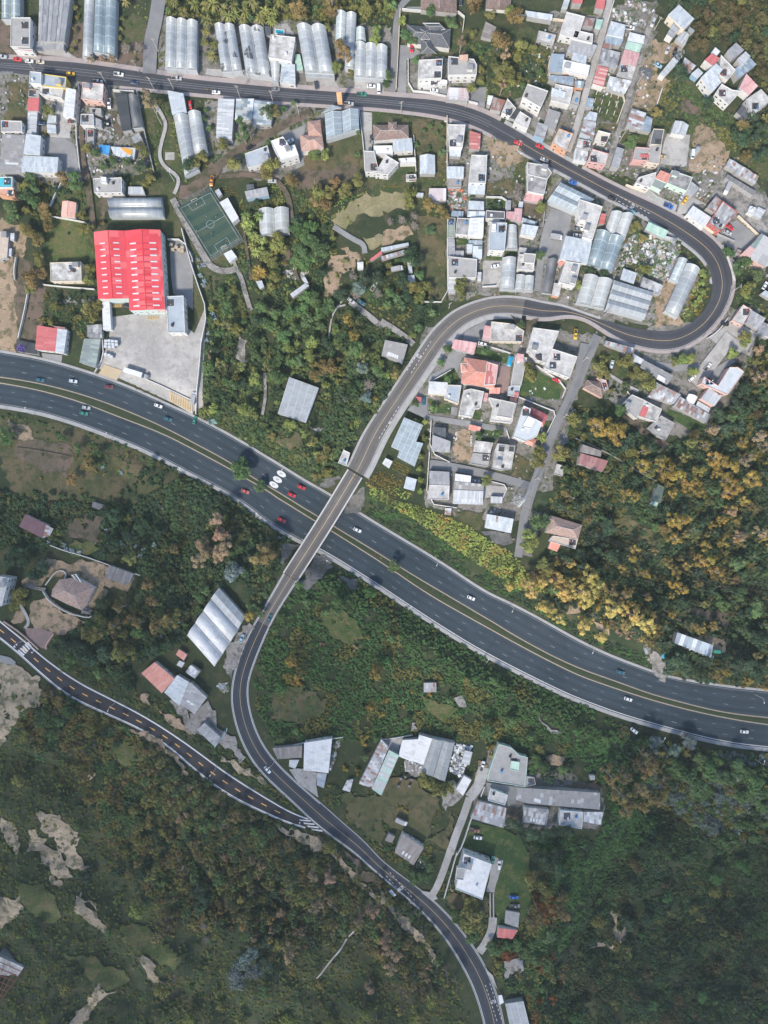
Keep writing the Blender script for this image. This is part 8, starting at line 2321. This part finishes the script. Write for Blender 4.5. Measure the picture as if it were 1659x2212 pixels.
def place(kind, col, r, x, y, z, rg, label=None):
    lst = PR[kind]; i = rg.randrange(len(lst)); p = lst[i]
    if (kind, i) not in USED: USED.add((kind, i)); o = p
    else: o = copy_tree(p)
    s = r; hz_ = rg.uniform(.85, 1.2); o.location = (x, y, z); o.rotation_euler = (0, 0, rg.uniform(0, 6.28))
    if kind == 'e': s = r*1.05; o.scale = (s, s, max(2.9, min(4.2, s*1.2))*hz_)
    elif kind == 'p': o.scale = (s, s, max(s, 2.5)*hz_)
    else: o.scale = (s, s, s*hz_*.95)
    if kind == 'b' and r < 3.05: o.name = 'garden_bushy_tree'  # low broadleaf trees and bushes share this name and category
    c = VC[col]; j = rg.uniform(.8, 1.25); cc = tuple(min(1, max(0, a*j*rg.uniform(.92, 1.08))) for a in c)
    if kind == 's': cc = tuple(a*rg.uniform(.85, 1.1) for a in VC['silb'])
    for ch in o.children:
        if ch.name.startswith('crown'): ch.color = cc+(1,)
    size = 'big ' if r > 4 else ('small ' if r < 2 else '')
    lab = (size+CW_[col]+' '+('bushy tree' if o.name.startswith('garden') else KW[kind])).replace('silvery silvery', 'silvery').replace('grey leafless','grey leafless')
    o['category'] = 'bush' if o.name.startswith('garden') else KC[kind]; pend.append((o, lab+' '+where(x, y), KW[kind]+' plants')); TREES.append((x, y, r)); kk = 'bush' if kind == 'b' and r < 3.05 else kind; CNT[kk] = CNT.get(kk, 0)+1
    if kind == 'p': pass
    return o
for ln in TRE.strip().split('\n'):
    t = ln.split(); rg = random.Random(ln); r = float(t[3])/K*S
    for u, v in pts(t[0], t[4:]):
        rr = r*rg.uniform(.88, 1.12); sz = {'e': max(2.9, min(4.2, rr*1.2)), 'p': max(rr, 2.5)}.get(t[1], rr); hc = HT[t[1]]*sz*(.8 if t[1] == 'e' else 1)
        x, y, z = WG(u, v, hc)
        place(t[1], t[2], rr, x, y, hgt(x, y), rg)
# areas
TG = {}
def near_tree(x, y, d):
    i, j = int(x//8), int(y//8)
    for a in (-1,0,1):
        for b in (-1,0,1):
            for p in TG.get((i+a, j+b), ()):
                if (p[0]-x)**2+(p[1]-y)**2 < (d+p[2]*.55)**2*.6: return True
    return False
for x, y, r in TREES: TG.setdefault((int(x//8), int(y//8)), []).append((x, y, r))
WD = []; SH = []  # shrubs: x y z scale rot r g b type
np_rng = np.random.RandomState(5)
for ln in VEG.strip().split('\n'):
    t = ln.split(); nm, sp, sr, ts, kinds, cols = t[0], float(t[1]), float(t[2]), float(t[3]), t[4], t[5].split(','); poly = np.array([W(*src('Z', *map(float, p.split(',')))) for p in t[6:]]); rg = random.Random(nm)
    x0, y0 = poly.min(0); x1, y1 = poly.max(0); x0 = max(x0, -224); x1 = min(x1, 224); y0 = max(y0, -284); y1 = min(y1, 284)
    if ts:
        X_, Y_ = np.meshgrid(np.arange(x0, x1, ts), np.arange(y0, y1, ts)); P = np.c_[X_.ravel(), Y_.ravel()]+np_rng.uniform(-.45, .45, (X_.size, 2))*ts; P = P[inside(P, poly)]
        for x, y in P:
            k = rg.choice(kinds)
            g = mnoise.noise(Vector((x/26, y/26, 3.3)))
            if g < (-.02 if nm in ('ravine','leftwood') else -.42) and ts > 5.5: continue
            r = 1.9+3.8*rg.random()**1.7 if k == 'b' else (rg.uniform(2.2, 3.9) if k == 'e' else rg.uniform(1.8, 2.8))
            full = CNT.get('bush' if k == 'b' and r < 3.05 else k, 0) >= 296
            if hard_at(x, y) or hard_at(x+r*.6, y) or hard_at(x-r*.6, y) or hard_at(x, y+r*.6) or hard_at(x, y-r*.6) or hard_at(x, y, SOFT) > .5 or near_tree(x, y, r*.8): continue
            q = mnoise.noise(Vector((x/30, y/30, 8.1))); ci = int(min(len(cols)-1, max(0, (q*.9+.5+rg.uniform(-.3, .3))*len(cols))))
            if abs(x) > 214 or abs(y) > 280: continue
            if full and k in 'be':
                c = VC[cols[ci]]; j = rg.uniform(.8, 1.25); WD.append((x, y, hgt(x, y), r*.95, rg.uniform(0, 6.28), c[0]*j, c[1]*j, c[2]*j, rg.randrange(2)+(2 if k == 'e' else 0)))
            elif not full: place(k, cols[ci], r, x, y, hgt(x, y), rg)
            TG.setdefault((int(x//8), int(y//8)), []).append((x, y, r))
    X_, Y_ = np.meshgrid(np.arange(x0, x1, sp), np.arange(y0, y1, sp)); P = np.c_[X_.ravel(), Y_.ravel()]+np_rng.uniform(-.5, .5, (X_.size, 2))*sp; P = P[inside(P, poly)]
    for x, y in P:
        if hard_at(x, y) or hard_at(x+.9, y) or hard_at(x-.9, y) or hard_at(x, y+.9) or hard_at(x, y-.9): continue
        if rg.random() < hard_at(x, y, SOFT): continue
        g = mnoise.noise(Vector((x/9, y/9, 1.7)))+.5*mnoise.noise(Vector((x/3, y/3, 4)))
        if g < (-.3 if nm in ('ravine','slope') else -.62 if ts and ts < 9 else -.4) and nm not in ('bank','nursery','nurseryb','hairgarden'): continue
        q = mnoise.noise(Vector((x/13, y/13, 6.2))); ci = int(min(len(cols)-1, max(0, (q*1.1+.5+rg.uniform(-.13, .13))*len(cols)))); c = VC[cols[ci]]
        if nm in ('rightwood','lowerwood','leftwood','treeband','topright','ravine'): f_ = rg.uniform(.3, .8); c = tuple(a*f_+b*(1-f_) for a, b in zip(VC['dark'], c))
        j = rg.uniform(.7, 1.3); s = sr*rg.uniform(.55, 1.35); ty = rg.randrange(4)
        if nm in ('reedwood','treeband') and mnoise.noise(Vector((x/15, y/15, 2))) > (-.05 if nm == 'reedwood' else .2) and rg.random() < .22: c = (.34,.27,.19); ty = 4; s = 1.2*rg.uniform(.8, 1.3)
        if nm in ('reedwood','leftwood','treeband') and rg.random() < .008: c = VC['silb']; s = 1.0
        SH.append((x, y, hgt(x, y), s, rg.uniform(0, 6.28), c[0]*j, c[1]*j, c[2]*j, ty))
# crop rows
ROWS = [('F',[(250,120),(340,130),(420,220),(330,230)],'oran',.9),('F',[(672,125),(770,130),(780,215),(680,200)],'lime',.8),('F',[(735,225),(800,225),(810,285),(725,290)],'lime',.8),('F',[(760,130),(810,110),(820,140),(780,160)],'lime',.8),('F',[(860,740),(890,830),(760,880),(800,810)],'mid',.8),('F',[(740,920),(830,900),(840,980),(770,1060),(730,1040)],'mid',.8),('F',[(620,1030),(760,1010),(780,1110),(660,1110)],'oran',.8),
        ('J',[(1400,640),(1520,590),(1540,640),(1420,760)],'lime',.7),('J',[(1330,730),(1440,760),(1390,900),(1290,860)],'dark',.7),('K',[(0,1130),(50,1180),(30,1260),(-40,1230)],'yell',.7),('K',[(110,1020),(260,1090),(230,1160),(90,1120)],'yell',.9),('K',[(0,1210),(150,1260),(120,1400),(0,1380)],'oran',.9),
        ('G',[(0,1060),(220,1100),(560,1200),(420,1330),(240,1290),(0,1150)],'dark',1.1),('N',[(440,600),(540,610),(530,780),(440,790)],'mid',.7),('N',[(550,640),(640,640),(620,760),(560,770)],'dark',.7),('H',[(1080,850),(1140,850),(1150,980),(1090,1090),(1050,1100)],'yelg',.8),('F',[(1640,180),(1660,160),(1660,210),(1630,210)],'yell',.8),('S',[(150,1060),(340,1140),(330,1165),(150,1085)],'yell',.8),('S',[(490,1080),(520,1090),(450,1220),(430,1210)],'yell',.8),
        ('G',[(0,130),(220,130),(220,155),(0,160)],'yell',.9),('I',[(1095,370),(1150,380),(1390,490),(1385,510),(1200,440)],'oran',.7),('C',[(230,520),(250,520),(250,790),(235,790)],'lime',.8),('C',[(235,790),(250,770),(400,790),(400,805)],'lime',.7),('C',[(240,960),(275,960),(285,1190),(250,1190)],'mid',.8),('C',[(725,1140),(750,1140),(745,1300),(722,1300)],'dark',.7),('C',[(905,770),(925,770),(910,880),(890,880)],'lime',.8),
        ('F',[(1130,330),(1160,320),(1170,420),(1250,520),(1230,530),(1140,430)],'lime',.9),('F',[(1150,320),(1290,270),(1420,210),(1520,185),(1520,200),(1300,290),(1170,330)],'lime',.9),('F',[(1240,480),(1360,560),(1380,600),(1350,580),(1240,510)],'lime',.8),('K',[(220,655),(420,690),(415,720),(350,710),(220,670)],'yell',.9)]
rg = random.Random(11)
for t, P, c, s in ROWS:
    w = np.array([WP(*p, 0, t)[:2] for p in P]); d = w[1]-w[0]; d = d/np.hypot(*d); e_ = np.array([-d[1], d[0]]); a0 = w@d; b0 = w@e_
    for b in np.arange(b0.min(), b0.max(), 1.25 if s > .75 else 1.0):
        for a in np.arange(a0.min(), a0.max(), .7):
            p = d*a+e_*b+np.array([rg.uniform(-.15,.15), rg.uniform(-.15,.15)])
            if not inside(p[None], w)[0]: continue
            j = rg.uniform(.75, 1.25); cc = VC[c if rg.random() < .75 else 'mid']; SH.append((p[0], p[1], hgt(*p), s*.62*rg.uniform(.8, 1.2), rg.uniform(0, 6.28), cc[0]*j, cc[1]*j, cc[2]*j, rg.randrange(4)))
print('trees', CNT, 'shrubs', len(SH))
# shrub prototypes kept out of the scene, instanced by one node object
lib = bpy.data.collections.new('shrub_library')
def leaf_inst():
    m, nt, b = newmat('undergrowth_leaf'); N = NB(nt); at = N.n('Attribute', attribute_type='INSTANCER', attribute_name='tint'); oi = N.n('ObjectInfo'); t = N.n('TexCoord')
    f = N.noise(t.outputs['Object'], 2.0, 2, .6); hsv = N.n('HueSaturation'); N.l(at.outputs['Color'], hsv.inputs['Color']); N.l(N.math('ADD', N.math('MULTIPLY', f, 1.3), .35), hsv.inputs['Value'])
    N.l(hsv.outputs[0], b.inputs['Base Color']); b.inputs['Roughness'].default_value = .8; b.inputs['Specular IOR Level'].default_value = .15; return m
LI = leaf_inst()
for k in range(5):
    rg = random.Random(k+40); m = MB()
    if k < 4:
        for _ in range(4): a = rg.uniform(0, 6.28); d = rg.uniform(.1, .55); leaves(m, (math.cos(a)*d, math.sin(a)*d, rg.uniform(.2, .45)), rg.uniform(.4, .65), 26, rg, .2, .85)
    else:
        for _ in range(9):
            a = rg.uniform(0, 6.28); L = 1.0; x = rg.uniform(-.3, .3); y = rg.uniform(-.3, .3); q = (x+math.cos(a)*.25, y+math.sin(a)*.25, 1.9); m.tube((x, y, 0), q, .03, .02, 3); m.tube(q, (q[0]+.1, q[1]-.2, 2.5), .12, .03, 4)
    me = mesh('shrub', [tuple(v) for v in m.V], m.F, LI); o = bpy.data.objects.new('shrub_%d'%k, me); lib.objects.link(o)
libw = bpy.data.collections.new('tree_library')
for k in range(4):
    P_ = PR['b' if k < 2 else 'e'][k%2]; T_, C_m = [c.data for c in sorted(P_.children, key=lambda c: c.name, reverse=True)]
    m = MB(); m.add([v.co for v in T_.vertices], [tuple(p.vertices) for p in T_.polygons], 1); m.add([v.co for v in C_m.vertices], [tuple(p.vertices) for p in C_m.polygons], 0)
    libw.objects.link(bpy.data.objects.new('tree_%d'%k, mesh('tree', m.V, m.F, [LI, BARK], m.I)))
def scatter(name, A, lib, label, cat):
    A = np.array(A, dtype=np.float64)
    pm = bpy.data.meshes.new(name); pm.vertices.add(len(A)); pm.vertices.foreach_set('co', A[:,:3].ravel())
    for n_, c_ in (('psc', 3), ('prot', 4)):
        at = pm.attributes.new(n_, 'FLOAT', 'POINT'); at.data.foreach_set('value', A[:,c_].ravel())
    at = pm.attributes.new('tint', 'FLOAT_COLOR', 'POINT'); at.data.foreach_set('color', np.c_[A[:,5:8], np.ones(len(A))].ravel())
    at = pm.attributes.new('pidx', 'INT', 'POINT'); at.data.foreach_set('value', A[:,8].astype(np.int32))
    ug = obj(name, pm); ug['kind'] = 'stuff'; ug['label'] = label; ug['category'] = cat
    ng = bpy.data.node_groups.new('scatter', 'GeometryNodeTree'); ng.interface.new_socket('Geometry', in_out='INPUT', socket_type='NodeSocketGeometry'); ng.interface.new_socket('Geometry', in_out='OUTPUT', socket_type='NodeSocketGeometry')
    nw = ng.nodes.new; gi = nw('NodeGroupInput'); go = nw('NodeGroupOutput'); ip = nw('GeometryNodeInstanceOnPoints'); ci = nw('GeometryNodeCollectionInfo'); ci.inputs['Collection'].default_value = lib; ci.inputs['Separate Children'].default_value = True; ci.inputs['Reset Children'].default_value = True
    def na(n_, ty):
        x = nw('GeometryNodeInputNamedAttribute'); x.data_type = ty; x.inputs[0].default_value = n_; return x.outputs['Attribute']
    lk = ng.links.new; lk(gi.outputs[0], ip.inputs['Points']); lk(ci.outputs[0], ip.inputs['Instance']); ip.inputs['Pick Instance'].default_value = True; lk(na('pidx', 'INT'), ip.inputs['Instance Index'])
    cb2 = nw('ShaderNodeCombineXYZ'); lk(na('prot', 'FLOAT'), cb2.inputs[2]); lk(cb2.outputs[0], ip.inputs['Rotation']); lk(na('psc', 'FLOAT'), ip.inputs['Scale']); lk(ip.outputs[0], go.inputs[0])
    ug.modifiers.new('scatter', 'NODES').node_group = ng
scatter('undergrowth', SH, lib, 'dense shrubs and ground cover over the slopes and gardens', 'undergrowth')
scatter('woodland', WD, libw, 'remaining small trees of the dense lower woods', 'woodland')
print('wd', len(WD))
# drop unused prototypes
for k in PR:
    for i, e in enumerate(PR[k]):
        if (k, i) not in USED:
            for ch in list(e.children): bpy.data.objects.remove(ch)
            bpy.data.objects.remove(e)
# labels that repeat are shared by a group
from collections import Counter
cn = Counter(l for _, l, _ in pend)
for o, l, g in pend:
    o['label'] = l
    if 'category' not in o: o['category'] = 'pole'
    o['group'] = g+' '+l.split(' the ', 1)[-1] if cn[l] > 1 else g
    if cn[l] > 1: o['group'] = l[:60]
cam = bpy.data.cameras.new('camera'); co = bpy.data.objects.new('camera', cam); COL.objects.link(co); sc.camera = co
co.location = (0, 0, H); co.rotation_euler = (0, 0, 0); cam.sensor_fit = 'HORIZONTAL'; cam.sensor_width = 36
cam.lens = 18/((1512*S)/H); cam.clip_end = 12000; cam.clip_start = 1
m = MB(); m.box(-4200, -4200, -60, 4200, 4200, H+4); hz = m.build('haze', None); hz.data.materials.clear(); hz['kind'] = 'stuff'
hm = bpy.data.materials.new('haze_air'); hm.use_nodes = True; hn = hm.node_tree; hn.nodes.clear(); ho = hn.nodes.new('ShaderNodeOutputMaterial'); hv = hn.nodes.new('ShaderNodeVolumePrincipled')
hv.inputs['Color'].default_value = (.80,.90,.90,1); hv.inputs['Density'].default_value = .00008; hn.links.new(hv.outputs[0], ho.inputs['Volume']); hz.data.materials.append(hm)
w = bpy.data.worlds.new('World'); sc.world = w; w.use_nodes = True; nt = w.node_tree; bg = nt.nodes['Background']; sky = nt.nodes.new('ShaderNodeTexSky'); sky.sky_type = 'NISHITA'; sky.sun_disc = False
EL, AZ = 46, 208   # elevation; compass azimuth (from +Y clockwise)
sky.sun_elevation = math.radians(EL); sky.sun_rotation = math.radians(AZ); nt.links.new(sky.outputs[0], bg.inputs[0]); bg.inputs[1].default_value = .15
sl = bpy.data.lights.new('sun', 'SUN'); sl.energy = 3.3; sl.angle = math.radians(7); sl.color = (1, .90, .76); so = bpy.data.objects.new('sun', sl); COL.objects.link(so)
so.rotation_euler = (math.radians(90-EL), 0, math.radians(180-AZ)); so.location = (0, 0, 500)
# broken cloud added unseen above the drone, shaped to shade the lower hillsides
CH = 470; ox, oy = [CH/math.tan(math.radians(EL))*q for q in (math.sin(math.radians(AZ)), math.cos(math.radians(AZ)))]
shade = np.array([W(*src('Z', *p)) for p in [(-700,1010),(0,1010),(300,1090),(520,1290),(640,1400),(760,1640),(900,1760),(1060,1800),(1140,1660),(1260,1600),(1560,1640),(2300,1560),(2300,2900),(-700,2900)]])+[ox, oy]
rg = random.Random(21); CV = []; CF = []; icb = bmesh.new(); bmesh.ops.create_icosphere(icb, subdivisions=3, radius=1); iv = [v.co.copy() for v in icb.verts]; fi = [tuple(v.index for v in f.verts) for f in icb.faces]; icb.free()
x0, y0 = shade.min(0); x1, y1 = shade.max(0); P = np.array([(x+rg.uniform(-22, 22), y+rg.uniform(-22, 22)) for x in np.arange(x0, x1, 58) for y in np.arange(y0, y1, 58)]); P = P[inside(P, shade)]
for x, y in P:
    r = rg.uniform(30, 48); c = Vector((x, y, CH+rg.uniform(0, 25))); n0 = len(CV)
    for v in iv: q = 1+.28*mnoise.noise(v*1.8+c*.02)+.12*mnoise.noise(v*4+c*.05); CV.append((c.x+v.x*r*q, c.y+v.y*r*q, c.z+v.z*r*q*(.45 if v.z > 0 else .18)))
    CF += [tuple(i+n0 for i in f) for f in fi]
cm, cnt_, cb_ = newmat('shade_cloud_white'); tr_ = cnt_.nodes.new('ShaderNodeBsdfTransparent'); mx_ = cnt_.nodes.new('ShaderNodeMixShader'); mx_.inputs[0].default_value = .26
cb_.inputs['Base Color'].default_value = (.9,.9,.92,1); cb_.inputs['Roughness'].default_value = 1
cnt_.links.new(tr_.outputs[0], mx_.inputs[1]); cnt_.links.new(cb_.outputs[0], mx_.inputs[2]); cnt_.links.new(mx_.outputs[0], [n for n in cnt_.nodes if n.type == 'OUTPUT_MATERIAL'][0].inputs[0])
struct(obj('shade_cloud', mesh('shade_cloud', CV, CF, cm, smooth_=True)))
vs = sc.view_settings; vs.view_transform = 'Standard'; vs.look = 'None'; vs.exposure = 0.68; vs.gamma = 1
sc.render.resolution_x = 768; sc.render.resolution_y = 1024
